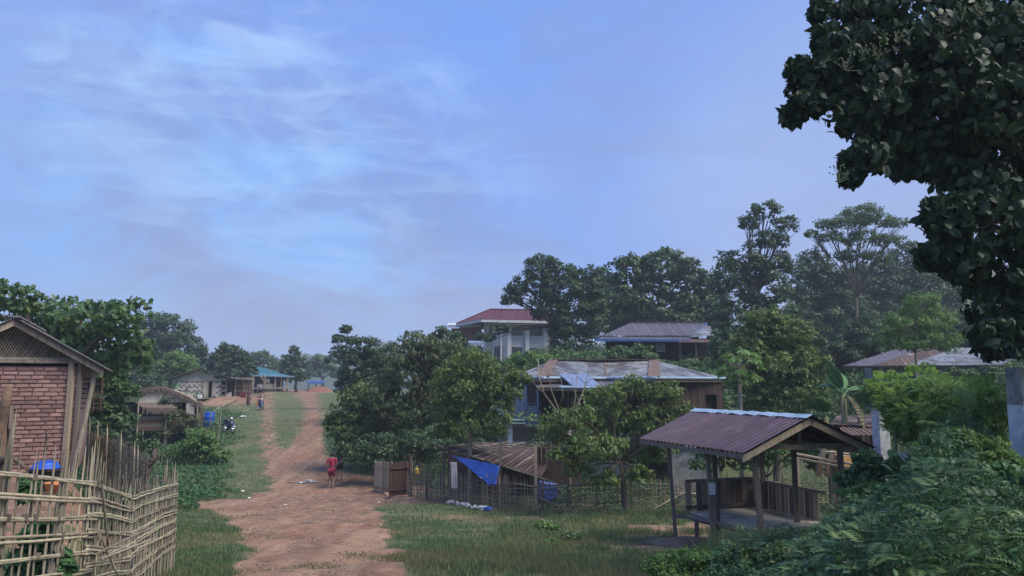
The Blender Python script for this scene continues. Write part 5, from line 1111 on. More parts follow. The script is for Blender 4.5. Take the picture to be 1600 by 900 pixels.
# ------------------------------------------------------------------ right-hand long shed, small brown roof, timber pile
def right_side():
    since = mark(); root = thing('long_shed', 'long whitewashed shed with silver and rusty corrugated roof at the right', 'shed', (V3(1450, 590, 43).x, 43, g(24, 43)))
    a, b, c, d = V3(1338, 572, 42), V3(1562, 570, 42), V3(1550, 543, 47), V3(1368, 548, 47); zc = (c.z + d.z) / 2; c.z = d.z = zc; a.z = b.z = (a.z + b.z) / 2
    for i, (t0, t1) in enumerate(((0, .2), (.2, .42), (.42, .72), (.72, 1))): sheets(root, [a.lerp(b, t0), a.lerp(b, t1), d.lerp(c, t1), d.lerp(c, t0)], Vector((0, -1, -.2)), (GREYR, ZINCR, ZINC, ZINC)[i], .15, .014, .85, jit=.02)
    wl, wr = V3(1372, 590, 43), V3(1548, 590, 43); gz = min(g(wl.x, 43), g(wr.x, 43)) - .3; mono(root, ((wl.x, 43), (wr.x, 43), gz, a.z - .05), ((wl.x, 48), (wl.x, 43), gz, a.z), ((wr.x, 43), (wr.x, 48), gz, a.z), m=CONCG)
    for px in (1385, 1400, 1432, 1470, 1520): q = V3(px, 590, 42.9); stick('wall_post', CONC if px < 1405 else CONCG, Vector((q.x, 42.93, gz)), Vector((q.x, 42.93, a.z - .08)), .2, .12, root)
    MB().bar(a + Vector((0, 0, -.06)), b + Vector((0, 0, -.06)), .06, .1).build('eaves_beam', WOODD, root)
    turn((V3(1450, 590, 43).x, 43, 0), R(-20), since)
    r2 = thing('rusty_roofed_hut', 'little hut with rusty brown sheet roof behind the right end of the shelter', 'hut', (V3(1330, 660, 25).x, 25, g(11, 25)))
    sheets(r2, [V3(1296, 663, 24), V3(1368, 669, 24), V3(1372, 647, 26.5), V3(1308, 651, 26.5)], Vector((0, -1, -.2)), ZINCR, .15, .012, .8, jit=.03); sheets(r2, [V3(1318, 681, 23.2), V3(1368, 681, 23.2), V3(1368, 668, 24.2), V3(1310, 665, 24.2)], Vector((0, -1, -.2)), ZINCR, .15, .012, .8, jit=.02)
    for px, Y_ in ((1302, 24.2), (1364, 24.2), (1315, 26.3), (1366, 26.3)): q = V3(px, 690, Y_); stick('post', WOODD, Vector((q.x, Y_, g(q.x, Y_) - .2)), Vector((q.x, Y_, V3(px, 667, Y_).z)), .12, .12, r2, 'plank')
    mono(r2, ((V3(1305, 690, 25.8).x, 25.8), (V3(1366, 690, 25.8).x, 25.8), g(11, 25.8), V3(1330, 664, 25.8).z), name='back_wall', m=WOODD, th=.05)
    r3 = thing('timber_bench', 'yellow-brown timber bench with crate behind the right post of the shelter', 'bench', (V3(1320, 740, 19.5).x, 19.5, g(8.6, 19.5)))
    for k, (a_, b_) in enumerate((((1238, 708), (1345, 728)), ((1238, 714), (1340, 734)), ((1290, 706), (1350, 712)))): stick('seat_board', WOODL, V3(*a_, 19.6 - .1 * k), V3(*b_, 19 - .1 * k), .2, .04, r3, 'plank', front=(0, 0, 1))
    MB().slab([V3(1312, 745, 19.2), V3(1342, 745, 19.2), V3(1342, 712, 19.4), V3(1312, 712, 19.4)], .4, (0, 1, 0)).build('crate', mat('crate_wood', (.40, .24, .09), (.28, .16, .06), 5), r3)
    for px in (1245, 1300, 1340): q = V3(px, 740, 19.3); stick('leg', WOODL, Vector((q.x, 19.3, g(q.x, 19.3) - .1)), V3(px, 716 + (px - 1245) * .12, 19.3), .09, .09, r3, 'plank')
    for a_, b_ in (((1278, 745), (1288, 696)), ((1292, 745), (1302, 694))): stick('upright', WOODL, V3(*a_, 19.6), V3(*b_, 19.6), .12, .10, r3, 'plank')
    # low plaster wall seen between fence and trees
    pl = thing('plaster_wall', 'low pale plastered wall behind the fence left of the shelter posts', 'wall', (V3(1085, 715, 29.5).x, 29.5, g(7, 29.5))); mono(pl, ((V3(1050, 715, 29.5).x, 29.5), (V3(1125, 715, 29.5).x, 29.7), g(7, 29.5), V3(1080, 700, 29.5).z), name='wall', m=CONCG); MB().bar(Vector((V3(1048, 715, 29.5).x, 29.5, V3(1080, 699, 29.5).z)), Vector((V3(1127, 715, 29.5).x, 29.7, V3(1080, 699, 29.5).z)), .2, .08).build('coping', CONC, pl)
    # whitewashed pillars and the vine-covered wall
    for i, (px, Y_, ty, by, w_, lab) in enumerate(((1375, 15.2, 641, 760, .22, 'shorter whitewashed concrete post with grey stains, left end of the vines'), (1600, 9.6, 574, 900, .23, 'taller whitewashed concrete post at the right edge with a dark grey upper part'))):
        p = V3(px, 650, Y_); gz = g(p.x, Y_); r_ = thing('concrete_post', lab, 'post', (p.x, Y_, gz - .3), R(12)); zt = V3(px, ty, Y_).z; z = gz - .3
        if i == 0: MB().box((0, 0, (zt - z) / 2), (w_, w_, zt - z)).build('shaft', CONC, r_, world=False); MB().box((0, 0, zt - z + .012), (w_ + .02, w_ + .02, .022)).build('cap', CONCG, r_, world=False)
        else:
            zm = V3(px, 633, Y_).z; MB().box((0, 0, (zm - z) / 2), (w_ + .01, w_ + .01, zm - z)).build('shaft', CONC, r_, world=False); MB().box((0, 0, (zm + zt) / 2 - z), (w_, w_, zt - zm)).build('upper_shaft', CONCG, r_, world=False)
    A, B = V3(1392, 740, 14.3), V3(1580, 740, 10.2); wr_ = thing('garden_wall', 'whitewashed low wall almost hidden under climbing vines', 'wall', (A.x, A.y, g(A.x, A.y))); mono(wr_, ((A.x, A.y), (B.x, B.y), -2.2, V3(1400, 705, 14.3).z), name='wall', m=CONC); 
    for k in (1, 5): p = A.lerp(B, k / 6); stick('picket', BARKL, Vector((p.x, p.y + .3, -1.3)), Vector((p.x, p.y + .3, -.30)), .05, .05, wr_, 'cane')
right_side()
# ------------------------------------------------------------------ left-hand thatched hut
def thatched_hut():
    since = mark(); Y0 = 50; root = thing('thatched_hut', 'small stilted hut with sagging brown thatched roof', 'hut', (V3(250, 690, Y0).x, Y0, g(V3(250, 690, Y0).x, Y0)))
    gzz = lambda px, Y_: g(V3(px, 690, Y_).x, Y_)
    # roof: arched thick thatch, ends drooping
    prof = [(196, 617), (206, 613), (218, 610), (232, 605.5), (248, 604), (262, 606.5), (278, 613), (292, 620), (302, 627), (309, 634)]
    def arch(o, y0, y1, th):
        n = len(prof); vs = []
        for Y_, dz in ((y0, 0), (y1, .0)):
            for px, py in prof: p = V3(px, py, Y_); vs.append(Vector((V3(px, py, Y0).x, Y_, V3(px, py, Y0).z - dz)))
        top = vs; bot = [v - Vector((0, 0, th)) for v in vs]; N_ = 2 * n
        f = [(i, i + 1, n + i + 1, n + i) for i in range(n - 1)] + [(N_ + i, N_ + n + i, N_ + n + i + 1, N_ + i + 1) for i in range(n - 1)] + [(i, N_ + i, N_ + i + 1, i + 1) for i in range(n - 1)] + [(n + i, n + i + 1, N_ + n + i + 1, N_ + n + i) for i in range(n - 1)] + [(0, n, N_ + n, N_), (n - 1, N_ + n - 1, N_ + 2 * n - 1, 2 * n - 1)]
        return MB().add(top + bot, f)
    rf = arch(None, 48.55, 53.0, .19).build('thatched_roof', THATCH, root)
    st = MB()      # straw ends along the edges
    for i in range(520):
        t = random.uniform(0, len(prof) - 1.01); k = int(t); px = prof[k][0] + (prof[k + 1][0] - prof[k][0]) * (t - k); py = prof[k][1] + (prof[k + 1][1] - prof[k][1]) * (t - k)
        p = V3(px, py, Y0); y = 48.55 + random.uniform(-.04, .04) if i % 3 else random.uniform(48.6, 52.8); s = Vector((p.x, y, p.z + random.uniform(-.18, .03)))
        st.bar(s, s + Vector((random.uniform(-.12, .12), -.12 if i % 3 else 0, random.uniform(-.32, -.1) if i % 3 else .05)), .025)
    for i in range(60):
        p = V3(309, 634, Y0); s = Vector((p.x + random.uniform(-.4, .05), random.uniform(48.2, 53), p.z + random.uniform(0, .3))); st.bar(s, s + Vector((.15, 0, -.55)), .03)
    o = st.build('straw_fringe', THATCH, root); tag(o, kind='stuff')
    # gable wall of matting, fringe thatch awning, plank front, posts
    def quad(name, pts, m, th=.04): return MB().slab([Vector(p) for p in pts], th, (0, 1, 0)).build(name, m, root)
    gp = [V3(203, 629, 48.75), V3(292, 629, 48.75), V3(282, 619, 48.75), V3(262, 610, 48.75), V3(246, 608, 48.75), V3(225, 612, 48.75)]; quad('gable_wall', gp, MATTING)
    for i in range(22): t = (i + .5) / 22; px = 206 + 83 * t; top = float(np.interp(px, [205, 225, 246, 262, 282, 290], [626, 614.5, 611.5, 613.5, 621, 627])); stick('gable_slat', MATTING, V3(px, 629, 48.69), V3(px, top - 2, 48.69), .14, .02, root, 'plank')
    aw = MB().slab([V3(203, 639, 47.9), V3(252, 640, 47.9), V3(250, 630, 48.9), V3(203, 629.5, 48.9)], .1).build('awning', THATCH, root); 
    s2 = MB()
    for i in range(160): p = V3(random.uniform(203, 252), 639, 47.9); s2.bar(p, p + Vector((random.uniform(-.05, .05), -.03, random.uniform(-.35, -.1))), .025)
    tag(s2.build('awning_fringe', THATCH, root), kind='stuff')
    q = [Vector((V3(203, 680, 52).x + .1, 50.8, gzz(240, 50))), Vector((V3(303, 680, 50).x, 50.8, gzz(240, 50))), Vector((V3(303, 680, 50).x, 50.8, V3(250, 628, 50).z)), Vector((V3(203, 680, 52).x + .1, 50.8, V3(250, 628, 50).z))]; quad('back_wall', q, DARK)  # back wall in near-black, painting the shade inside the hut
    for i, py in enumerate((652, 657.5, 663, 668.5)): stick('front_plank', WOODR if i % 2 else WOOD, V3(201, py + 1, 48.3), V3(240, py + 1, 48.3), .24, .03, root, 'plank', front=(0, 1, 0)); 
    for i, py in enumerate((653, 659, 665)): stick('front_plank', WOODR, V3(241, py, 48.4), V3(284, py, 48.4), .24, .03, root, 'plank', front=(0, 1, 0))
    MB().slab([V3(200, 673.5, 48.2), V3(300, 673.5, 48.2), V3(300, 669, 51), V3(200, 669, 51)], .08).build('floor', WOODD, root)
    for px, ty, w_ in ((200, 631, .10), (240, 636, .09), (285, 628, .10), (238, 672, .22), (206, 672, .12), (280, 672, .12)): p = V3(px, ty, 48.1); stick('post', WOODL if ty < 640 else WOOD, Vector((p.x, p.y, g(p.x, p.y) - .2)), p, w_, w_, root, 'cane', 0, 1)
    MB().bar(V3(203, 627.8, 48.8), V3(300, 628.5, 48.8), .07, .09).build('tie_beam', WOODL, root)
    MB().slab([V3(272, 648, 48.5), V3(284, 648, 48.5), V3(284, 630, 48.5), V3(272, 630, 48.5)], .04, (0, 1, 0)).build('side_matting', MATTING, root); MB().bar(V3(270, 648, 48.4), V3(286, 649, 48.4), .08, .06).build('window_sill', WOODL, root)
    o = thing('white_lantern', 'white plastic container fixed under the right slope of the thatch', 'container', V3(285.5, 620, 47.9)); MB().slab([V3(282.8, 623, 47.9), V3(288.6, 623, 47.9), V3(288.6, 617, 47.9), V3(282.8, 617, 47.9)], .12, (0, 1, 0)).build('body', PAPER, o); MB().bar(V3(285.7, 623.2, 47.88), V3(285.7, 617, 47.88), .03).build('band', CONCG, o)
    # side lean-to with dark stall between hut and drum
    l = thing('side_stall', 'dark open stall with board roof between thatched hut and blue drum', 'stall', (V3(315, 660, 53).x, 53, g(-21, 53)))
    MB().slab([V3(300, 638, 51.5), V3(329, 639, 51.5), V3(328, 631, 53.5), V3(302, 631, 53.5)], .05).build('roof', WOOD, l)
    for px in (309.5, 314, 327): p = V3(px, 640, 51.6); stick('post', WOODR, Vector((p.x, p.y, g(p.x, p.y) - .2)), p, .14, .14, l, 'plank')
    stick('shelf_board', WOODL, V3(283, 652, 52), V3(310, 648, 52), .08, .12, l, 'plank'); MB().slab([V3(286, 662, 53.4), V3(328, 656, 53.4), V3(328, 634, 53.4), V3(286, 634, 53.4)], .05, (0, 1, 0)).build('back_wall', WOODD, l)
    turn((V3(250, 690, Y0).x, Y0, 0), R(23), since)
thatched_hut()

# ------------------------------------------------------------------ woven-walled house
def woven_house():
    since = mark(); Y0 = 80; root = thing('woven_house', 'stilt house with checkered woven bamboo walls and dark gable roof', 'house', (V3(318, 650, Y0).x, Y0, g(V3(318, 650, Y0).x, Y0)))
    zf = V3(318, 620.5, Y0).z; zt = V3(318, 595.5, Y0).z
    xl, xr = V3(273.5, 610, Y0).x, V3(343.5, 610, Y0).x; T = xr - xl; dx0, dx1 = V3(324, 610, Y0).x, V3(331, 610, Y0).x; dz = V3(318, 596.5, Y0).z
    wall = MB().slab([Vector((xl, Y0 + .05, zf)), Vector((dx0, Y0 + .05, zf)), Vector((dx0, Y0 + .05, zt)), Vector((xl, Y0 + .05, zt))], .06, (0, 1, 0)).slab([Vector((dx1, Y0 + .05, zf)), Vector((xr, Y0 + .05, zf)), Vector((xr, Y0 + .05, zt)), Vector((dx1, Y0 + .05, zt))], .06, (0, 1, 0)).build('wall', MATTING, root)
    # checks of the weave: small mats, light over dark in diagonal steps
    nx_, nz_ = 19, 9; cw, ch = T / nx_, (zt - zf) / nz_
    for i in range(nx_):
        for j in range(nz_):
            x = xl + i * cw; z = zf + j * ch
            if x + cw * .5 > dx0 - .05 and x < dx1: continue
            if (dx0 - .55) < x < dx0: m = MATTING
            else: m = MATD if ((i + (j // 1) * 1 + (i // 2)) % 3 == 0 and random.random() > .12) or random.random() < .06 else MATTING
            stick('woven_panel', m, Vector((x + cw / 2, Y0 - random.uniform(.0, .012), z + .004)), Vector((x + cw / 2, Y0, z + ch - .004)), cw * .98, .03, wall)
    gz0 = zt + .02; ax = V3(309, 579, Y0); gb = MB().slab([Vector((xl, Y0, gz0)), Vector((xr, Y0, gz0)), Vector((ax.x, Y0, ax.z))], .05, (0, 1, 0)).build('gable_wall', MATTING, root)
    for i in range(16): x = xl + T * (i + .5) / 16; top = np.interp(x, [xl, ax.x, xr], [gz0, ax.z, gz0]); (top - gz0 > .08) and stick('gable_slat', MATTING, Vector((x, Y0 - .03, gz0)), Vector((x, Y0 - .03, float(top) - .02)), T / 16 * .9, .02, gb)
    MB().bar((xl - .1, Y0 - .05, zt), (xr + .1, Y0 - .05, zt), .08, .08).build('wall_beam', WOODL, root)
    for x in (xl, dx0 - .5, dx0, dx1, xr): stick('frame_post', WOODL, Vector((x, Y0 - .06, zf - .1)), Vector((x, Y0 - .06, zt)), .09, .06, root, 'plank')
    MB().slab([Vector((dx0 - .1, Y0 + .5, zf)), Vector((dx1 + .1, Y0 + .5, zf)), Vector((dx1 + .1, Y0 + .5, zt)), Vector((dx0 - .1, Y0 + .5, zt))], .05, (0, 1, 0)).build('inner_wall', DARK, root)  # near-black sheet seen through the door, painted as room shade
    r0 = V3(310, 576.5, Y0 - .7); lE, rE = V3(264, 592, Y0 - .7), V3(366, 594.5, Y0 - .7); back = Vector((0, 6.5, 0))
    for e in (lE, rE):
        d = (e - r0); n = 7
        for i in range(n):
            a, b = r0 + d * (i / n), r0 + d * ((i + 1.12) / n) + Vector((0, 0, -.02)); MB().slab([a + Vector((0, 0, .06 * (i % 2) * .3)), b, b + back, a + back], .09).build('thatch_course', mat('dark_thatch', (.085, .07, .065), (.05, .042, .042), 9, .95, .03) if 'dark_thatch' not in MATS else MATS['dark_thatch'], root)
        MB().bar(r0 + Vector((0, -.06, .04)), e + Vector((0, -.06, .02)), .05, .11).build('bargeboard', WOODD, root)
    MB().bar(r0 + Vector((0, 0, .12)), r0 + back + Vector((0, 0, .12)), .4, .08).build('ridge_cap', MATS['dark_thatch'], root)
    mono(root, ((xl + .05, Y0 + 5), (xl + .05, Y0), zf, zt), ((xr, Y0 + .1), (xr, Y0 + 5), zf, zt), name='side_wall', m=MATD, th=.05)
    # floor, posts, understorey with whitewashed panel
    fx = V3(389, 620, Y0).x; MB().slab([Vector((xl - .3, Y0 - .5, zf - .16)), Vector((fx, Y0 - .5, zf - .16)), Vector((fx, Y0 + 5, zf - .16)), Vector((xl - .3, Y0 + 5, zf - .16))], .14).build('floor', WOODD, root); MB().bar((xl - .3, Y0 - .53, zf - .12), (fx, Y0 - .53, zf - .12), .04, .10).build('floor_edge', WOODL, root)
    for px in (272, 290, 327, 363, 380): x = V3(px, 640, Y0).x; stick('stilt', WOODR, Vector((x, Y0 - .3, g(x, Y0 - .3) - .2)), Vector((x, Y0 - .3, zf - .16)), .16, .16, root, 'plank')
    a, b = V3(328, 640, Y0 - .35), V3(356, 640, Y0 - .35); MB().slab([Vector((a.x, Y0 - .4, g(a.x, Y0) - .1)), Vector((b.x, Y0 - .4, g(b.x, Y0) + .5)), Vector((b.x, Y0 - .4, zf - .18)), Vector((a.x, Y0 - .4, zf - .18))], .1, (0, 1, 0)).build('white_panel', CREAM, root)
    MB().slab([Vector((xl - .2, Y0 + 1.5, -4)), Vector((fx - .4, Y0 + 1.5, -4)), Vector((fx - .4, Y0 + 1.5, zf - .17)), Vector((xl - .2, Y0 + 1.5, zf - .17))], .05, (0, 1, 0)).build('understorey_wall', DARK, root)  # near-black sheet painted as the shade under the floor
    # open kitchen platform at the right with posts and sheet roof
    kq = [V3(346, 592, Y0 - 1), V3(390, 594.5, Y0 - 1), V3(388, 590.5, Y0 + 3), V3(348, 589, Y0 + 3)]; sheets(root, kq, Vector((0, -1, -.05)), BAMBOOD, .2, .03, .5, name='roof_strip', jit=.05)
    for i, px in enumerate((349, 357, 362, 366, 371, 375, 379, 383, 388)): x = V3(px, 610, Y0 - .4).x; stick('kitchen_post', (BAMBOO, WOODR, WOODL)[i % 3], Vector((x, Y0 - .45 + (i % 2) * 1.2, zf if i % 2 else g(x, Y0 - .4))), Vector((x + random.uniform(-.15, .15), Y0 - .45 + (i % 2) * 1.2, V3(px, 592.5, Y0).z)), .09, .08, root, 'cane', 0, i % 5)
    for py in (603, 611): stick('kitchen_rail', BAMBOO, V3(364, py, Y0 - .4), V3(388, py + .5, Y0 - .4), .06, .05, root, 'cane', 0, 1)
    x0, x1 = V3(346, 610, Y0 + 2.2).x, V3(389, 610, Y0 + 2.2).x; MB().slab([Vector((x0, Y0 + 2.3, zf)), Vector((x1, Y0 + 2.3, zf)), Vector((x1, Y0 + 2.3, zt + .1)), Vector((x0, Y0 + 2.3, zt + .1))], .05, (0, 1, 0)).build('kitchen_wall', WOODD, root)
    sh = MB()
    for py in (603, 610): sh.bar(V3(344, py, Y0), V3(352, py, Y0), .06, .3)
    sh.build('shelf', WOODL, root)
    for i, (px, m, r_, h_, lab) in enumerate(((354, TEALP, .2, .28, 'teal plastic tub on the kitchen platform'), (357, WHITEC, .12, .3, 'white pot beside the teal tub on the kitchen platform'), (373, REDC, .28, .5, 'dark red round pot on the kitchen platform'), (377, REDS, .2, .42, 'smaller red pot right of the round one on the platform'))):
        p = V3(px, 617, Y0 - .1); o = thing('kitchen_pot', lab, 'pot', (p.x, Y0 - .1, zf), group='pots on the kitchen platform'); MB().lathe((p.x, Y0 - .1, zf), [(r_ * .7, 0), (r_, h_ * .4), (r_ * .95, h_ * .7), (r_ * .6, h_ * .9), (r_ * .7, h_)], 12).build('body', m, o, smooth=True); MB().lathe((p.x, Y0 - .1, zf + h_), [(r_ * .7, 0), (r_ * .5, .03), (.03, .06)], 10).build('lid', WOODD, o)
    turn((V3(318, 650, Y0).x, Y0, 0), R(21), since)
    tr_ = thing('terrace_edge', 'bamboo edging pole along the red earth terrace below the woven house', 'edging', V3(350, 640, 70)); 
    for a, b in (((318, 652, 66), (345, 637, 71)), ((345, 637, 71), (371, 622, 77)), ((357, 656, 62), (390, 640, 71))):
        stick('pole', BAMBOO, V3(*a), V3(*b), .14, .12, tr_, 'cane', 0, 2)
        for t in (0.1, .9): p = V3(*a).lerp(V3(*b), t); stick('peg', WOOD, Vector((p.x, p.y, g(p.x, p.y) - .2)), p, .08, .08, tr_)
woven_house()

# ------------------------------------------------------------------ teal-roofed house at the top of the road
def teal_house():
    since = mark(); Y0 = 108; root = thing('teal_roofed_house', 'open-sided house with teal hipped roof at the top of the road', 'house', (V3(425, 606, Y0).x, Y0, g(V3(425, 606, Y0).x, Y0)))
    gz = g(V3(425, 606, Y0).x, Y0) - .1
    e = [V3(392, 585, Y0), V3(438, 585, Y0), Vector((V3(438, 585, Y0).x + 1, Y0 + 8, V3(438, 585, Y0).z)), Vector((V3(392, 585, Y0).x - 1, Y0 + 8, V3(438, 585, Y0).z))]; ze = e[0].z
    for v in e: v.z = ze
    r1, r2 = V3(401, 570.5, Y0 + 3), V3(407, 570.5, Y0 + 4); r2.z = r1.z
    for q, al in (([e[0], e[1], r2, r1], (0, -1, -.4)), ([e[1], e[2], r2], (1, 0, -.4)), ([e[2], e[3], r1, r2], (0, 1, -.4)), ([e[3], e[0], r1], (-1, 0, -.4))): sheets(root, q, al, TEAL, .3, .02, 1.0)
    a = [V3(390, 587, Y0 - .5), V3(455, 588.5, Y0 - 1.5), V3(438, 584, Y0 + .4), V3(392, 583.5, Y0 + .4)]; sheets(root, [a[0], a[1], a[2], a[3]], (0, -1, -.2), TEALL, .3, .02, 1.0); MB().bar(a[0], a[1], .06, .14).build('eaves_board', GUTTER, root)
    for px in (395, 412, 428, 437, 446): p = V3(px, 606, Y0 - .6); stick('post', WOODL, Vector((p.x, Y0 - .6, gz)), Vector((p.x, Y0 - .6, V3(px, 587, Y0 - .6).z)), .28 if px != 437 else .2, .25, root, 'plank')
    mono(root, ((V3(392, 600, Y0 + 3).x, Y0 + 3), (V3(450, 600, Y0 + 3).x, Y0 + 3), gz, ze), name='back_wall', m=DARK); mono(root, ((V3(403, 605, Y0).x, Y0 - .3), (V3(428, 605, Y0).x, Y0 - .3), gz, V3(410, 600, Y0).z), name='low_wall', m=MATTING)  # back wall coloured near-black as the shade under the roof
    MB().slab([V3(388, 608, Y0 - 1), V3(450, 608, Y0 - 1), V3(450, 606, Y0 + 4), V3(388, 606, Y0 + 4)], .12).build('plinth', CONCG, root)
    p = V3(418, 594, Y0 - .4); o = thing('white_box', 'white box hanging under the teal roof', 'box', p); MB().box((p.x, p.y, p.z), (.45, .2, .35)).build('body', PAPER, o); MB().bar((p.x, p.y, p.z + .17), (p.x, p.y, p.z + 1.2), .03).build('cord', WOODD, o)
    l = thing('ladder', 'wooden ladder leaning against the eaves of the teal-roofed house', 'ladder', V3(415, 604, Y0 - 2))
    for s in (-3, 3): stick('stile', WOOD, V3(416 + s, 606, Y0 - 2.4), V3(407 + s, 586, Y0 - .7), .13, .1, l)
    for k in range(6): t = (k + 1) / 7; stick('rung', WOOD, V3(413, 606, Y0 - 2.4).lerp(V3(404, 586, Y0 - .7), t), V3(419, 606, Y0 - 2.4).lerp(V3(410, 586, Y0 - .7), t), .1, .08, l)
    turn((V3(425, 606, Y0).x, Y0, 0), R(14), since)
    f = thing('plank_shack', 'brown board shack between the woven house kitchen and the teal roof', 'shack', V3(385, 604, 92)); planks(f, (V3(376, 600, 92).x, 92), (V3(394, 600, 93).x, 93), g(-31, 92) - .2, V3(385, 592, 92).z, WOODR, .35, 'wall_plank'); sheets(f, [V3(374, 593, 91.6), V3(396, 593, 92.6), V3(395, 590, 95), V3(376, 590, 95)], (0, -1, -.2), ZINCR, .3, .02, 1.0)
    m_ = MB(); n = 16; vs = []
    for j in range(7):
        for i in range(n + 1): q = V3(478 + 42 * i / n, 606, 112 + j); h = math.sin(PI * i / n) ** .5 * math.sin(PI * (j + .3) / 6.6) * (.9 + .15 * math.sin(i * 2.3 + j)); vs.append((q.x, q.y, g(q.x, q.y) - .15 + max(0, h)))
    m_.add(vs, [(j * 17 + i, j * 17 + i + 1, (j + 1) * 17 + i + 1, (j + 1) * 17 + i) for j in range(6) for i in range(n)]); tag(m_.build('earth_mound', REDDIRT, smooth=True), 'low bare earth mound at the top of the road', 'mound')
    tp = thing('blue_roof_shelter', 'low blue sheet roof on posts beyond the earth mound', 'shelter', V3(496, 604, 119)); MB().slab([V3(480, 599, 118), V3(508, 599, 118), V3(507, 596, 121), V3(481, 596, 121)], .08).build('roof', TARP, tp)
    for px in (482, 494, 506): p = V3(px, 600, 118.3); stick('post', WOOD, Vector((p.x, p.y, g(p.x, p.y) - .2)), p, .14, .14, tp)
teal_house()

# ------------------------------------------------------------------ drum, pole, motorcycles
def drum():
    p = pg(323.5, 56.0); p.z = V3(323, 667, 56.0).z; o = thing('water_drum', 'blue plastic water drum below the thatched hut', 'drum', p, 0); o.rotation_euler = (0, R(4), 0)
    r_, h_ = .36, 1.02; prof = [(r_ * .9, 0), (r_, .03), (r_, h_ * .3), (r_ * 1.05, h_ * .33), (r_, h_ * .36), (r_, h_ * .64), (r_ * 1.05, h_ * .67), (r_, h_ * .70), (r_, h_ - .05), (r_ * .93, h_)]
    MB().lathe((0, 0, 0), prof, 22).build('body', DRUM, o, world=False, smooth=True); MB().lathe((0, 0, h_), [(r_ * .95, -.03), (r_ * 1.02, 0), (r_ * .98, .04), (r_ * .5, .045)], 22).build('lid', DRUM, o, world=False)
    s = thing('drum_base', 'short dark post base carrying the blue drum', 'stand', (p.x, p.y, g(p.x, p.y))); MB().box((p.x, p.y, (p.z + g(p.x, p.y)) / 2), (.7, .7, max(.1, p.z - g(p.x, p.y)))).build('block', WOODD, s); MB().box((p.x, p.y, p.z - .02), (.8, .8, .04)).build('board', WOOD, s)
    t = V3(346, 640, 50); b = V3(340, 676, 50); s2 = thing('leaning_pole', 'leaning bamboo pole beside the lower motorcycle', 'pole', Vector((b.x, b.y, g(b.x, b.y)))); stick('shaft', BAMBOO, Vector((b.x, b.y, g(b.x, b.y) - .1)), t, .09, .09, s2, 'cane', 0, 1); stick('peg', BAMBOO, Vector((b.x + .06, b.y, g(b.x, b.y) - .05)), Vector((b.x + .05, b.y, g(b.x, b.y) + .3)), .05, .05, s2, 'cane')
    t = V3(331, 646, 55); b = V3(327, 668, 55); s3 = thing('leaning_pole', 'short bamboo stake leaning on the blue drum', 'pole', Vector((b.x, b.y, b.z))); stick('shaft', BAMBOO, Vector((b.x, b.y, g(b.x, b.y))), t, .08, .08, s3, 'cane', 0, 3); stick('tie', WOODD, t - Vector((.05, 0, .3)), t - Vector((-.05, 0, .3)), .1, .06, s3)
drum()
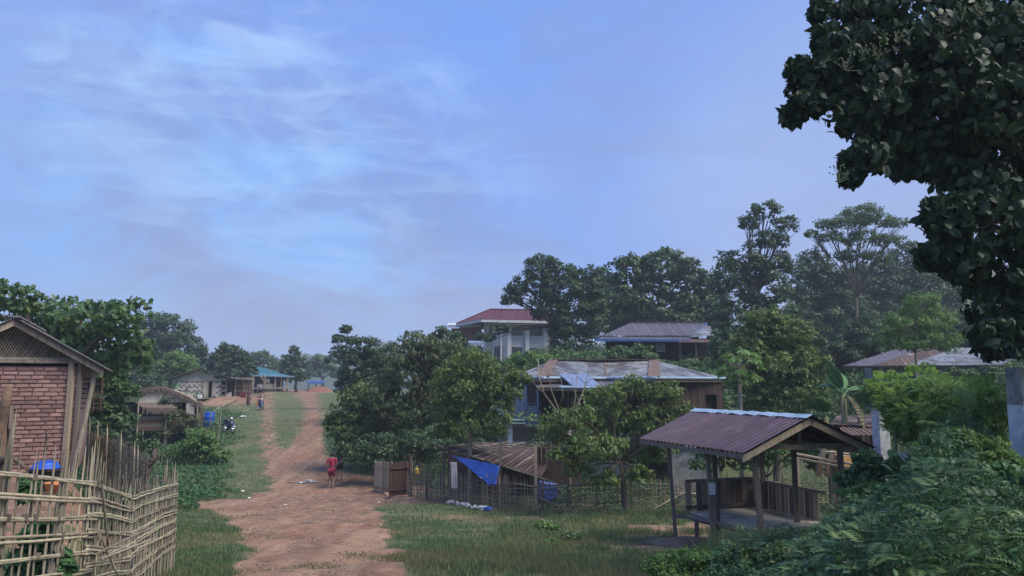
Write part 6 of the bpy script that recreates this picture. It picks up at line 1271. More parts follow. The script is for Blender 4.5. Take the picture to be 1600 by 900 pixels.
def motorcycle(loc, rot, label, lean=0.1):
    """x = forward"""
    r_ = thing('motorcycle', label, 'motorcycle', loc, rot, 'underbone motorcycles parked by the road'); r_.rotation_euler = (lean, 0, rot); r_.scale = (1.12, 1.12, 1.12)
    W = lambda mb, n, m, p=r_, s=False: mb.build(n, m, p, world=False, smooth=s)
    for x in (-.60, .62):
        pts = [Vector((x + .27 * math.cos(a), 0, .30 + .27 * math.sin(a))) for a in np.linspace(0, 2 * PI, 21)]
        wh = W(MB().lathe((0, 0, 0), [(.001, 0), (.001, .001)], 3), 'wheel', BLACKP); me = MB().tube(pts, .035, 8, up=(0, 1, 0)); wh.data = me.build('tmp', BLACKP).data; bpy.data.objects.remove(bpy.data.objects['tmp'])
        rim = MB().tube([Vector((x + .23 * math.cos(a), 0, .30 + .23 * math.sin(a))) for a in np.linspace(0, 2 * PI, 17)], .014, 5, up=(0, 1, 0)).bar((x, -.06, .30), (x, .06, .30), .09, n=8)
        for k in range(10): a = k * PI / 5; rim.bar((x, 0, .30), (x + .23 * math.cos(a), 0, .30 + .23 * math.sin(a)), .008)
        W(rim, 'rim', CHROME, wh)
        fd = MB(); vs = []
        for a in np.linspace(R(20), R(160), 9):
            for y in (-.05, .05): vs.append((x + (.34 if x > 0 else .36) * math.cos(a), y, .30 + .34 * math.sin(a)))
        fd.add(vs, [(2 * i, 2 * i + 1, 2 * i + 3, 2 * i + 2) for i in range(8)]); q = W(fd, 'fender', NAVY); q.modifiers.new('s', 'SOLIDIFY').thickness = .012
    W(MB().tube([(.62, 0, .30), (.50, 0, .66), (.42, 0, .92)], [.03, .035, .03], 8).bar((.62, .06, .30), (.50, .06, .70), .03, n=6).bar((.62, -.06, .30), (.50, -.06, .70), .03, n=6), 'fork', CHROME)
    bd = MB().tube([(.45, 0, .86), (.36, 0, .60), (.20, 0, .44), (-.05, 0, .44), (-.25, 0, .58), (-.62, 0, .70), (-.80, 0, .72)], [.07, .09, .08, .09, .12, .10, .03], 10, 1.1); W(bd, 'body', NAVY, r_, True)
    for s in (-1, 1): W(MB().slab([(.50, s * .10, .80), (.42, s * .18, .70), (.30, s * .17, .36), (.40, s * .11, .34)], .012, (0, s, 0)), 'leg_shield', NAVY)
    W(MB().tube([(-.02, 0, .70), (-.2, 0, .76), (-.45, 0, .78), (-.70, 0, .80)], [.05, .075, .08, .06], 8, 1.5), 'seat', BLACKP, r_, True)
    W(MB().box((.02, 0, .32), (.34, .20, .22)).bar((-.1, 0, .3), (-.6, .08, .30), .05, n=6), 'engine', STEEL); W(MB().bar((.0, -.13, .25), (-.75, -.13, .33), .05, n=8, w2=.09), 'exhaust', CHROME)
    hb = W(MB().tube([(.34, -.33, 1.0), (.42, -.12, .97), (.44, 0, .95), (.42, .12, .97), (.34, .33, 1.0)], .012, 6), 'handlebar', STEEL)
    for s in (-1, 1): W(MB().bar((.34, s * .33, 1.0), (.36, s * .22, .99), .035, n=8), 'grip', BLACKP, hb); W(MB().bar((.40, s * .16, .98), (.40, s * .24, 1.14), .01).box((.39, s * .26, 1.17), (.02, .10, .065)), 'mirror', BLACKP, hb)
    W(MB().lathe((0, 0, 0), [(.05, -.04), (.07, 0), (.06, .05), (.02, .07)], 10), 'headlight', PAPER).matrix_basis = Matrix.Translation((.50, 0, .93)) @ Matrix.Rotation(R(80), 4, 'Y')
    W(MB().box((-.82, 0, .66), (.03, .12, .06)), 'tail_light', REDC); W(MB().bar((.0, .12, .22), (-.06, .28, .02), .02), 'kickstand', STEEL); W(MB().bar((-.5, -.1, .80), (-.85, 0, .84), .02).bar((-.5, .1, .80), (-.85, 0, .84), .02), 'grab_rail', CHROME)
    return r_
p = onground(408, 641); motorcycle(p, R(-62), 'dark blue motorcycle parked beside the striped-shirt person')
p = pg(357, 54.0); motorcycle(p, R(-48), 'dark motorcycle parked by the leaning bamboo pole below the terrace')

# ------------------------------------------------------------------ people
def skin_obj(name, J, E, m, parent, sub=1):
    names = list(J); me = bpy.data.meshes.new(name); me.from_pydata([J[k][0] for k in names], [(names.index(a), names.index(b)) for a, b in E], []); me.materials.append(m)
    o = bpy.data.objects.new(name, me); COL.objects.link(o); o.parent = parent
    o.modifiers.new('skin', 'SKIN'); sv = me.skin_vertices[0].data
    for k, n in enumerate(names): r = J[n][1]; sv[k].radius = (r, r) if not hasattr(r, '__len__') else r; sv[k].use_root = False; sv[k].use_loose = False
    sv[0].use_root = True; s = o.modifiers.new('sub', 'SUBSURF'); s.levels = sub; s.render_levels = sub
    o.modifiers['skin'].use_smooth_shade = True
    return o
def person(loc, rot, label, J, shirt=REDC, lower=REDS, kind='shorts', hair='short', h=1.0, sleeve=.75, extra=None, shoes=None):
    r_ = thing('person', label, 'person', loc, rot); r_.scale = (h, h, h); V = lambda k: Vector(J[k])
    B = {}; E = []
    def add(k, p, r): B[k] = (Vector(p), r)
    add('pelvis', V('pelvis'), (.135, .10)); add('waist', V('pelvis').lerp(V('chest'), .45), (.12, .09)); add('chest', V('chest'), (.15, .10)); add('neck0', V('neck') - (V('neck') - V('chest')) * .35, .07)
    add('neck', V('neck'), .052); add('jaw', V('neck').lerp(V('head'), .45), (.062, .068)); add('head', V('head'), (.075, .092)); add('crown', V('head') + (V('head') - V('neck')).normalized() * .075, (.055, .062))
    E += [('pelvis', 'waist'), ('waist', 'chest'), ('chest', 'neck0'), ('neck0', 'neck'), ('neck', 'jaw'), ('jaw', 'head'), ('head', 'crown')]
    for s in 'lr':
        S_, El, Wr = V('sh' + s), V('el' + s), V('wr' + s); add('sh' + s, S_, .052); add('el' + s, El, .038); add('fa' + s, El.lerp(Wr, .35), .036); add('wr' + s, Wr, .025)
        d = (Wr - El).normalized(); side = d.cross(Vector((0, 1, 0))).normalized() if abs(d.y) < .9 else Vector((1, 0, 0)); fwd = side.cross(d).normalized()
        pm = Wr + d * .05; add('pm' + s, pm, (.034, .02)); E += [('neck0', 'sh' + s), ('sh' + s, 'el' + s), ('el' + s, 'fa' + s), ('fa' + s, 'wr' + s), ('wr' + s, 'pm' + s)]
        for i, (o_, L) in enumerate(((-.026, .062), (-.009, .075), (.009, .07), (.026, .055))):
            a = pm + fwd * o_ + d * .028; b = a + d * L * .55 + side * .006; c = b + d * L * .45 + side * (.016 + .004 * i)
            add(f'f{s}{i}a', a, .010); add(f'f{s}{i}b', b, .009); add(f'f{s}{i}c', c, .0075); E += [('pm' + s, f'f{s}{i}a'), (f'f{s}{i}a', f'f{s}{i}b'), (f'f{s}{i}b', f'f{s}{i}c')]
        t1 = Wr + d * .03 + fwd * -.032; t2 = t1 + d * .04 + fwd * -.02 + side * .01; add(f't{s}1', t1, .011); add(f't{s}2', t2, .009); E += [('wr' + s, f't{s}1'), (f't{s}1', f't{s}2')]
        H, K, A = V('hp' + s), V('kn' + s), V('an' + s); add('hp' + s, H, .088); add('kn' + s, K, .056); add('ca' + s, K.lerp(A, .3), .056); add('an' + s, A, .036); T = V('to' + s); add('hl' + s, A + Vector((0, 0, -.045)) - (T - A).normalized() * .03, .034); add('bl' + s, A.lerp(T, .65) + Vector((0, 0, -.01)), (.042, .024)); add('to' + s, T, (.034, .016))
        E += [('pelvis', 'hp' + s), ('hp' + s, 'kn' + s), ('kn' + s, 'ca' + s), ('ca' + s, 'an' + s), ('an' + s, 'hl' + s), ('an' + s, 'bl' + s), ('bl' + s, 'to' + s)]
    skin_obj('body', B, E, SKIN, r_)
    # shirt and lower garment: slightly larger shells following the same joints
    g_ = lambda k, s=1.0: (B[k][0], tuple(q * s for q in B[k][1]) if hasattr(B[k][1], '__len__') else B[k][1] * s)
    Js = {'pelvis': (B['pelvis'][0] + Vector((0, 0, .0)), (.155, .122)), 'waist': g_('waist', 1.22), 'chest': g_('chest', 1.18), 'neck0': g_('neck0', 1.22)}; Es = [('pelvis', 'waist'), ('waist', 'chest'), ('chest', 'neck0')]
    for s in 'lr': Js['sh' + s] = (B['sh' + s][0], .07); Js['sl' + s] = (B['sh' + s][0].lerp(B['el' + s][0], sleeve), .058); Es += [('neck0', 'sh' + s), ('sh' + s, 'sl' + s)]
    skin_obj('shirt', Js, Es, shirt, r_)
    if kind == 'shorts':
        Jl = {'pelvis': (B['pelvis'][0] - Vector((0, 0, .01)), (.158, .125))}; El_ = []
        for s in 'lr': Jl['hp' + s] = (B['hp' + s][0], .108); Jl['lg' + s] = (B['hp' + s][0].lerp(B['kn' + s][0], .82), .098); El_ += [('pelvis', 'hp' + s), ('hp' + s, 'lg' + s)]
        skin_obj('shorts', Jl, El_, lower, r_)
    elif kind == 'skirt':
        p0 = B['pelvis'][0]; an = (B['anl'][0] + B['anr'][0]) / 2; mb = MB(); rows = []
        for i in range(8):
            t = i / 7; c = (p0 + Vector((0, 0, .06))).lerp(an + Vector((0, 0, .02)), t); rr = .15 + .05 * t
            rows.append([c + Vector((math.cos(a) * rr * (1 + .05 * math.sin(a * 5 + t)), math.sin(a) * rr * .8, 0)) for a in np.linspace(0, 2 * PI, 17)[:-1]])
        mb.add([v for r in rows for v in r], [(i * 16 + k, i * 16 + (k + 1) % 16, (i + 1) * 16 + (k + 1) % 16, (i + 1) * 16 + k) for i in range(7) for k in range(16)]); o = mb.build('longyi', lower, r_, world=False, smooth=True); o.modifiers.new('s', 'SOLIDIFY').thickness = .012
    hd = B['head'][0]; fd = J.get('face', (0, 1, 0)); fd = Vector(fd).normalized(); sd_ = fd.cross(Vector((0, 0, 1))).normalized()
    hb = MB(); n = 12; rows = []
    for i in range(7):
        a = PI * .5 * (1 - i / 6) * 1.0; row = []
        for k in range(n):
            b = 2 * PI * k / n; rr = .106; dr = (fd * math.cos(b) + sd_ * math.sin(b)); low = -.03 - (.05 if hair == 'short' else .09) * (1 - math.cos(b)) / 2 + (.055 if math.cos(b) > .6 else 0)
            zt = .115; z = zt * math.sin(a) if i < 6 else low; q = math.cos(a) if i < 6 else 1.0
            row.append(hd + Vector((0, 0, .018 + z)) + dr * (rr * max(q, .02) * (1.0 if i < 6 else .97)))
        rows.append(row)
    hb.add([v for r in rows for v in r], [(i * n + k, i * n + (k + 1) % n, (i + 1) * n + (k + 1) % n, (i + 1) * n + k) for i in range(6) for k in range(n)]); ho_ = hb.build('hair', HAIR, r_, world=False, smooth=True)
    if hair == 'bun': MB().lathe(hd - fd * .10 + Vector((0, 0, -.03)), [(.02, -.05), (.05, -.03), (.055, 0), (.04, .04), (.01, .055)], 10).build('hair_bun', HAIR, r_, world=False, smooth=True)
    if hair == 'long': MB().tube([hd - fd * .08, hd - fd * .10 - Vector((0, 0, .15)), hd - fd * .10 - Vector((0, 0, .32))], [.08, .07, .03], 8).build('long_hair', HAIR, r_, world=False, smooth=True)
    fc = MB().bar(hd + fd * .088 + Vector((0, 0, .005)), hd + fd * .112 + Vector((0, 0, -.025)), .016, w2=.024); fc.build('nose', SKIN, r_, world=False)
    for s in (-1, 1): MB().lathe(hd + fd * .086 + sd_ * s * .032 + Vector((0, 0, .01)), [(.002, -.007), (.010, 0), (.002, .007)], 8).build('eye', HAIR, r_, world=False); MB().lathe(hd + sd_ * s * .082 + Vector((0, 0, -.012)), [(.005, -.03), (.014, -.01), (.016, .015), (.006, .03)], 8).build('ear', SKIN, r_, world=False)
    MB().bar(hd + fd * .088 - sd_ * .02 + Vector((0, 0, -.048)), hd + fd * .088 + sd_ * .02 + Vector((0, 0, -.048)), .008).build('mouth', REDS, r_, world=False)
    if shoes:
        for s in 'lr': a = B['hl' + s][0]; t = B['to' + s][0]; MB().bar(a + Vector((0, 0, -.028)) - (t - a).normalized() * .03, t + Vector((0, 0, -.012)), .095, .02).build('sandal', shoes, r_, world=False)
    return r_
walk = dict(pelvis=(0, 0, .93), chest=(0, .02, 1.24), neck=(0, .035, 1.46), head=(0, .07, 1.59), shl=(-.185, .0, 1.39), ell=(-.25, -.07, 1.12), wrl=(-.28, .03, .88), shr=(.185, .02, 1.39), elr=(.23, .02, 1.11), wrr=(.17, .24, 1.0),
            hpl=(-.09, 0, .88), knl=(-.10, .10, .49), anl=(-.10, -.06, .10), tol=(-.11, .10, .03), hpr=(.09, 0, .88), knr=(.09, .02, .47), anr=(.085, -.10, .085), tor=(.09, .06, .03))
p = pg(519.5, 37.6); person(p, R(4), 'walking person seen from behind in red T-shirt and dark red shorts', walk, REDC, REDS, 'shorts', shoes=WHITEC)
w2 = dict(walk); w2.update(knl=(-.09, .02, .48), anl=(-.09, -.12, .09), tol=(-.09, .04, .03), knr=(.09, .12, .50), anr=(.09, .02, .09), tor=(.09, .18, .03))
p = pg(531.5, 39.6); person(p, R(-6), 'walking person in black T-shirt and black shorts ahead of the red-shirted one', w2, BLACKC, BLACKC, 'shorts', h=1.0)
b = thing('drink_bottle', 'white drink bottle carried by the black-shirted walking person', 'bottle', V3(532.5, 718, 39.8)); c = V3(532.5, 719, 39.8); MB().lathe(c, [(.035, 0), (.04, .02), (.04, .15), (.018, .19), (.018, .22)], 10).build('body', PAPER, b); MB().lathe(c + Vector((0, 0, .22)), [(.022, 0), (.022, .025)], 8).build('cap', BLACKP, b)
st = dict(pelvis=(0, 0, .90), chest=(0, 0, 1.20), neck=(0, .01, 1.40), head=(0, .04, 1.52), shl=(-.16, 0, 1.34), ell=(-.20, .06, 1.08), wrl=(-.14, .22, .98), shr=(.16, 0, 1.34), elr=(.21, .04, 1.08), wrr=(.20, .06, .84),
          hpl=(-.08, 0, .86), knl=(-.08, .02, .46), anl=(-.08, 0, .08), tol=(-.08, .14, .03), hpr=(.08, 0, .86), knr=(.08, .02, .46), anr=(.08, 0, .08), tor=(.08, .14, .03))
p = onground(387.5, 633.5); person(p, R(75), 'woman-height person with hair tied back in maroon top and long skirt on the terrace edge', st, PURPLEC, PURPLEC, 'skirt', 'bun')
striped = bpy.data.materials.new('striped_cloth'); striped.use_nodes = True; t = striped.node_tree; wv = N(t, 'ShaderNodeTexWave', bands_direction='Z'); wv.inputs['Scale'].default_value = 6; lk(t, N(t, 'ShaderNodeTexCoord').outputs['Object'], wv.inputs['Vector']); lk(t, ramp(t, wv.outputs['Fac'], [(.45, (.05, .05, .07)), (.55, (.45, .45, .48))]), t.nodes['Principled BSDF'].inputs['Base Color'])
p = onground(406, 622.5); person(p, R(200), 'person in black and white striped top standing behind the upper motorcycle', st, striped, BLACKC, 'shorts', h=1.0)
sq = dict(pelvis=(0, 0, .28), chest=(0, .16, .58), neck=(0, .22, .76), head=(0, .28, .88), shl=(-.16, .16, .70), ell=(-.20, .34, .50), wrl=(-.12, .48, .42), shr=(.16, .16, .70), elr=(.2, .34, .50), wrr=(.12, .48, .42),
          hpl=(-.10, .02, .26), knl=(-.16, .36, .46), anl=(-.14, .12, .09), tol=(-.15, .27, .03), hpr=(.10, .02, .26), knr=(.16, .36, .46), anr=(.14, .12, .09), tor=(.15, .27, .03))
p = onground(402, 636); person(p, R(-80), 'crouching person in orange clothes beside the upper motorcycle', sq, ORANGEC, ORANGEC, 'shorts', h=1.05)

# ------------------------------------------------------------------ special plants
def papaya():
    Y0 = 29; b = pg(1157, Y0); top = V3(1154, 566, Y0); r_ = thing('papaya_tree', 'papaya tree with a bare pale trunk topped by drooping lobed leaves', 'papaya tree', b)
    MB().tube([b - Vector((0, 0, .2)), b.lerp(top, .5) + Vector((.03, 0, 0)), top], [.11, .09, .06], 9).build('trunk', BARKL, r_, smooth=True); st = MB(); P = []; Nn = []; D_ = []; Rn = []
    for i in range(24):
        a = i * 2.4; el = R(58 - 5.0 * i + random.uniform(-5, 5)); L = random.uniform(.62, .86); d = Vector((math.cos(a) * math.cos(el), math.sin(a) * math.cos(el), math.sin(el))); tip = top + d * L + Vector((0, 0, -.10))
        st.tube([top + Vector((0, 0, -.02 * i * .4)), top + d * L * .5 + Vector((0, 0, .05)), tip], [.014, .011, .008], 5)
        h = Vector((d.x, d.y, 0)).normalized(); s = Vector((-h.y, h.x, 0))
        for k in range(9):
            an = R(-115 + 230 * k / 8); dd = (h * math.cos(an) + s * math.sin(an) + Vector((0, 0, -.55))).normalized(); LL = .30 - .008 * abs(k - 4) ** 1.6
            P.append(tip + dd * LL * .5); Nn.append((Vector((0, 0, 1)) + h * .5 + Vector((random.gauss(0, .15), random.gauss(0, .15), 0))).normalized()); D_.append(dd); Rn.append(random.uniform(.2, .8))
    st.build('leaf_stalk', BARKL, r_); me = leafmesh('crown', np.array(P), unitv(np.array(Nn)), .42, .15, np.array(Rn), L_LITE, True, .1, np.array(D_)); link('crown', me, None, r_)
papaya()
def banana(px, Y0, label, hts, leafs, seed=1):
    b = pg(px, Y0); r_ = thing('banana_plant', label, 'banana plant', b); R_ = random.Random(seed)
    for k, (dx, h) in enumerate(hts): MB().tube([b + Vector((dx, 0, -.2)), b + Vector((dx * 1.3, 0, h * .5)), b + Vector((dx * 1.5, 0, h))], [.16, .12, .08], 10).build('stem', mat('banana_stem', (.13, .15, .07), (.20, .17, .10), 3, .7) if 'banana_stem' not in MATS else MATS['banana_stem'], r_, smooth=True)
    for (s, az, el, L, w_, droop, dry) in leafs:
        o = b + Vector((hts[s][0] * 1.5, 0, hts[s][1] - .05)); d = Vector((math.cos(R(az)) * math.cos(R(el)), math.sin(R(az)) * math.cos(R(el)), math.sin(R(el)))); side = d.cross(Vector((0, 0, 1))).normalized(); n = 16; pts = []
        for i in range(n + 1): t = i / n; pts.append(o + d * L * t + Vector((0, 0, -droop * L * t * t)) - d * droop * L * .25 * t * t)
        mb = MB(); vs = []; fs = []
        for i in range(3, n):
            for sg in (-1, 1):
                ws = lambda t: w_ * .5 * (math.sin(PI * min(1, max(0, (t - .15) / .85))) ** .55); t0, t1 = i / n, (i + .93) / n
                a, c = pts[i], pts[i].lerp(pts[i + 1], .95); tear = R_.uniform(-.05, .03); fold = Vector((0, 0, -.35 * ws(t0))) 
                k_ = len(vs); up_ = Vector((0, 0, .02)); vs += [a, c, c + side * sg * ws(t1) + fold * (1 + tear) + up_, a + side * sg * ws(t0) + fold + up_]; fs.append((k_, k_ + 1, k_ + 2, k_ + 3))
        mb.add(vs, fs); lf = mb.build('leaf', BANDRY if dry else BANLEAF, r_, smooth=True); lf.modifiers.new('s', 'SOLIDIFY').thickness = .006; MB().tube(pts[::2], [.035 - .003 * k for k in range(len(pts[::2]))], 5).build('midrib', MATS['leaf_light'] if 0 else BANLEAF, lf, world=True)
banana(1322, 24.5, 'banana plant with broad upright leaves right of the rounded bright tree', [(0, 3.7), (.35, 3.3), (-.4, 3.0)],
       [(0, 90, 62, 1.5, .66, .25, 0), (0, 150, 55, 1.6, .62, .55, 0), (0, 20, 48, 1.5, .66, .6, 0), (1, -30, 60, 1.5, .68, .45, 0), (1, -80, 66, 1.4, .70, .35, 0), (2, 190, 30, 1.2, .55, .6, 0), (2, 230, 55, 1.5, .66, .3, 0), (0, 200, 70, 1.6, .62, .2, 0), (1, 10, 15, 1.1, .36, .9, 0), (0, -60, 10, 1.0, .3, 1.2, 1), (2, 150, -10, .9, .28, 1.0, 1)])
banana(262, 74, 'far banana plant behind the thatched hut', [(0, 2.6), (.5, 2.2)], [(0, 60, 60, 2.0, .5, .3, 0), (0, 160, 55, 2.0, .5, .5, 0), (1, 10, 50, 2.0, .5, .5, 0), (1, -60, 65, 1.8, .5, .4, 0), (0, -20, 70, 1.9, .5, .3, 0)], 3)
banana(1408, 12.2, 'young banana plant with pale leaves in front of the vine-covered wall', [(0, .75)], [(0, 100, 60, .62, .20, .3, 0), (0, 20, 45, .62, .20, .6, 0), (0, 200, 40, .6, .18, .5, 0), (0, -60, 55, .6, .2, .4, 0), (0, 150, 75, .5, .2, .1, 0)], 5)
def bare_tree():
    Y0 = 28.5; b = pg(888, Y0); r_ = thing('bare_sapling', 'nearly leafless multi-stemmed sapling in front of the porch', 'tree', b); mb = MB(); f = V3(890, 668, Y0)
    mb.tube([b - Vector((0, 0, .2)), b.lerp(f, .5), f], [.09, .075, .06], 8)
    for pts, r in (([(890, 668), (868, 640), (850, 615), (843, 592), (841, 562)], .042), ([(878, 652), (862, 612), (857, 585), (856, 572)], .025), ([(892, 660), (905, 628), (915, 600), (922, 560)], .036), ([(891, 664), (898, 630), (901, 590), (903, 562)], .026), ([(870, 642), (880, 620), (876, 590)], .018), ([(905, 628), (895, 606), (893, 588)], .016), ([(890, 668), (862, 660), (835, 655)], .02), ([(888, 676), (915, 655), (930, 640)], .02), ([(850, 615), (832, 596)], .012), ([(915, 600), (932, 584)], .012)):
        P_ = [V3(x, y, Y0 + .25 * math.sin(x * .9)) for x, y in pts]; mb.tube(P_, [r * (1 - .8 * i / len(P_)) for i in range(len(P_))], 6)
    mb.build('trunk', BARKL, r_, smooth=True); P = []
    for x, y in ((843, 655), (858, 662), (830, 652), (900, 650), (925, 642), (872, 648), (882, 690), (845, 672), (912, 664)):
        c = V3(x, y, Y0)
        for k in range(26): P.append(c + Vector((random.gauss(0, .2), random.gauss(0, .2), random.gauss(0, .16))))
    P = np.array(P); link('crown', leafmesh('crown', P, unitv(rng.standard_normal(P.shape) + [0, 0, .8]), .17, .075, rng.uniform(.3, 1, len(P)), L_LITE, True, .6), None, r_)
bare_tree()
# ------------------------------------------------------------------ ground cover
def blades(name, P, H, Wd, rnd, m, bend=.45, parent=None):
    n = len(P); a = rng.uniform(0, 2 * PI, n); d = np.stack([np.cos(a), np.sin(a), np.zeros(n)], 1); l = rng.uniform(0, 2 * PI, n); ld = np.stack([np.cos(l), np.sin(l), np.zeros(n)], 1) * (rng.uniform(.05, bend, n) * H)[:, None]
    w = (Wd * rng.uniform(.7, 1.3, n))[:, None]; up = np.array([0, 0, 1.0])
    V = np.stack([P - d * w * .5, P + d * w * .5, P + ld * .35 + up * (H * .6)[:, None] + d * w * .32, P + ld * .35 + up * (H * .6)[:, None] - d * w * .32, P + ld + up * (H * .97)[:, None]], 1)
    base = (np.arange(n) * 5)[:, None]; Ft = np.stack([base + [0, 1, 2], base + [0, 2, 3], base + [3, 2, 4]], 1).reshape(-1, 3)
    return tag(link(name, npmesh(name, V.reshape(-1, 3), Ft, m, np.repeat(rnd, 5)), None, parent), kind='stuff')
def vnoise(x, y, s, seed=0.0):
    return .5 + .25 * (np.sin(x * s + seed + 1.7 * np.sin(y * s * .6 + seed)) + np.sin(y * s * 1.2 + 2 * seed + 1.3 * np.sin(x * s * .8)))
def scatter(n, y0, y1, pxl, pxr, power=1.6):
    """random ground points between distances y0..y1 inside a wedge, denser near the camera"""
    power = 1.01 if power == 1 else power
    u = rng.uniform(0, 1, n); Yv = (y0 ** (1 - power) + u * (y1 ** (1 - power) - y0 ** (1 - power))) ** (1 / (1 - power))
    px = rng.uniform(pxl, pxr, n); Xv = (px - 800) / F * Yv * 1.02; return Xv, Yv
Xv, Yv = scatter(300000, 6.5, 60, -80, 1300, 1.7)
dm = dirt_mask(Xv, Yv); cov = vnoise(Xv, Yv, 1.1) * .6 + vnoise(Xv, Yv, 3.1, 2) * .4
keep = (dm + (cov - .5) * 2.0 + rng.normal(0, .18, len(Xv)) < .52) & ~((Xv < np.interp(Yv, LINE_Y, LINE_X) - .1) & (Yv < 22) & (rng.uniform(0, 1, len(Xv)) < .55))
near_edge = dm > .12; Xv, Yv, dm, cov = Xv[keep], Yv[keep], dm[keep], cov[keep]
tall = vnoise(Xv, Yv, .8, 4) * .6 + vnoise(Xv, Yv, 2.3, 1) * .4
right = sstep((Xv + 1.2) / 2.0) * (Yv < 27)
H = (.035 + .075 * tall) * (1 + .45 * right) * rng.uniform(.6, 1.4, len(Xv)) * (1 - .5 * np.clip(dm, 0, 1)) * np.interp(Yv, [6, 12, 25, 60], [.9, 1, 1.15, 1.6])
Wb = np.interp(Yv, [6, 12, 25, 60], [.008, .011, .020, .045]); P = np.stack([Xv, Yv, G(Xv, Yv) - .01], 1); rv = rng.uniform(0, .85, len(Xv)) * .6 + cov * .3
straw = (vnoise(Xv, Yv, .9, 7) * .6 + rng.uniform(0, .7, len(Xv)) * (0.45 + .65 * right) > .54)
blades('grass', P[~straw], H[~straw], Wb[~straw], rv[~straw], L_GRASS); blades('dry_grass', P[straw], H[straw] * 1.25, Wb[straw] * .8, rng.uniform(0, 1, straw.sum()), L_STRAW)
# taller tufts: along fences, in front of the yard fence, foreground
def tufts(name, spots, n, h, w, spread, m, label=None):
    P_ = []; Hh = []
    for x, y, s in spots:
        k = int(n * s); a = rng.normal(0, spread * s, (k, 2)); P_.append(np.stack([x + a[:, 0], y + a[:, 1]], 1)); Hh.append(h * s * rng.uniform(.5, 1.15, k))
    P_ = np.concatenate(P_); Hh = np.concatenate(Hh); ok = dirt_mask(P_[:, 0], P_[:, 1]) < .75; P_ = P_[ok]; Hh = Hh[ok]
    return blades(name, np.column_stack([P_, G(P_[:, 0], P_[:, 1]) - .02]), Hh, np.full(len(P_), w), rng.uniform(.1, .95, len(P_)), m, .6)
sp = [(float(np.interp(t, [0, 1], [.9, 7.5])) + random.gauss(0, .3), 24.9 + random.gauss(0, .5), random.uniform(.7, 1.3)) for t in np.linspace(0, 1, 46)]
sp += [(random.uniform(-.5, 5), random.uniform(17, 24), random.uniform(.5, 1)) for _ in range(60)] + [(random.uniform(-1.3, 2.4), random.uniform(9.5, 15), random.uniform(.4, .8)) for _ in range(60)]
tufts('tall_grass', sp, 90, .24, .022, .18, L_GRASS)
spb = [(random.uniform(3.4, 7.0), random.uniform(10.5, 14.6), random.uniform(.6, 1.2)) for _ in range(150)] + [(random.uniform(4.9, 6.4), random.uniform(11.5, 13.5), random.uniform(.8, 1.2)) for _ in range(60)] + [(random.uniform(1, 8), random.uniform(5, 14), random.uniform(.3, .7)) for _ in range(90)]
# grass clump crowning the bank beside the shelter
spb = [(x, y, s) for x, y, s in spb if x > .42 * y - 2.1]
tufts('tall_grass', spb, 130, .55, .014, .16, L_GRASS)
tufts('weeds', [(onground(px, py).x, onground(px, py).y, random.uniform(.5, 1)) for px, py in ((300, 860), (330, 830), (285, 840), (260, 880), (350, 880), (310, 900), (370, 860), (290, 800), (275, 870))], 160, .16, .010, .22, L_BUSH)
# hillside and roadside ground cover of leafy plants
def cover(name, n, y0, y1, pxl, pxr, hf, size, m, cond=None, power=1.3, asp=.5, label=None, big=False, droop=.3):
    Xv, Yv = scatter(n, y0, y1, pxl, pxr, power)
    k = np.ones(len(Xv), bool) if cond is None else cond(Xv, Yv); Xv, Yv = Xv[k], Yv[k]; hh = hf(Xv, Yv) * rng.uniform(.15, 1, len(Xv)) ** .6
    P_ = np.stack([Xv, Yv, G(Xv, Yv) + hh], 1); lump = vnoise(Xv, Yv, 3.3, 3) * .5 + vnoise(Xv, Yv, 1.2, 5) * .5
    return tag(link(name, leafmesh(name, P_, unitv(rng.standard_normal(P_.shape) * .8 + [0, -.15, .9]), size, size * asp, np.clip(.5 * lump + .5 * rng.uniform(0, 1, len(P_)), 0, 1), m, big, droop), None), kind='stuff')
cover('undergrowth', 110000, 43, 110, 760, 1950, lambda x, y: .5 + 1.6 * vnoise(x, y, .6) + .8 * vnoise(x, y, 1.9, 2), .34, L_MID, lambda x, y: (dirt_mask(x, y) < .2) & (x > -6), .6)
cover('undergrowth', 30000, 28, 60, 520, 770, lambda x, y: .15 + .8 * vnoise(x, y, .9) * sstep((x - (-.275 * y)) / 2), .16, L_BUSH, lambda x, y: (dirt_mask(x, y) < .3) & (x > -.262 * y) & (y > 34.5), .8)
cover('undergrowth', 50000, 27, 75, -150, 430, lambda x, y: .10 + .9 * vnoise(x, y, .7) * sstep((-.35 * y - x) / 3), .20, L_BUSH, lambda x, y: (dirt_mask(x, y) < .3) & (x < -.34 * y - 2.2 * vnoise(x, y, 1.9, 3)) & ~((x > -37) & (y > 68)), .9)
cover('undergrowth', 26000, 75, 130, -100, 395, lambda x, y: .4 + 1.5 * vnoise(x, y, .5), .36, L_MID, lambda x, y: (dirt_mask(x, y) < .3) & (x < -.36 * y), .7)
cover('undergrowth', 9000, 26.5, 38, 850, 1320, lambda x, y: .1 + .7 * vnoise(x, y, 1.1), .15, L_MID, None, 1)
cover('undergrowth', 26000, 18.5, 42, 1290, 1700, lambda x, y: .2 + .8 * vnoise(x, y, .9), .18, L_BUSH, lambda x, y: x > .42 * y, 1)
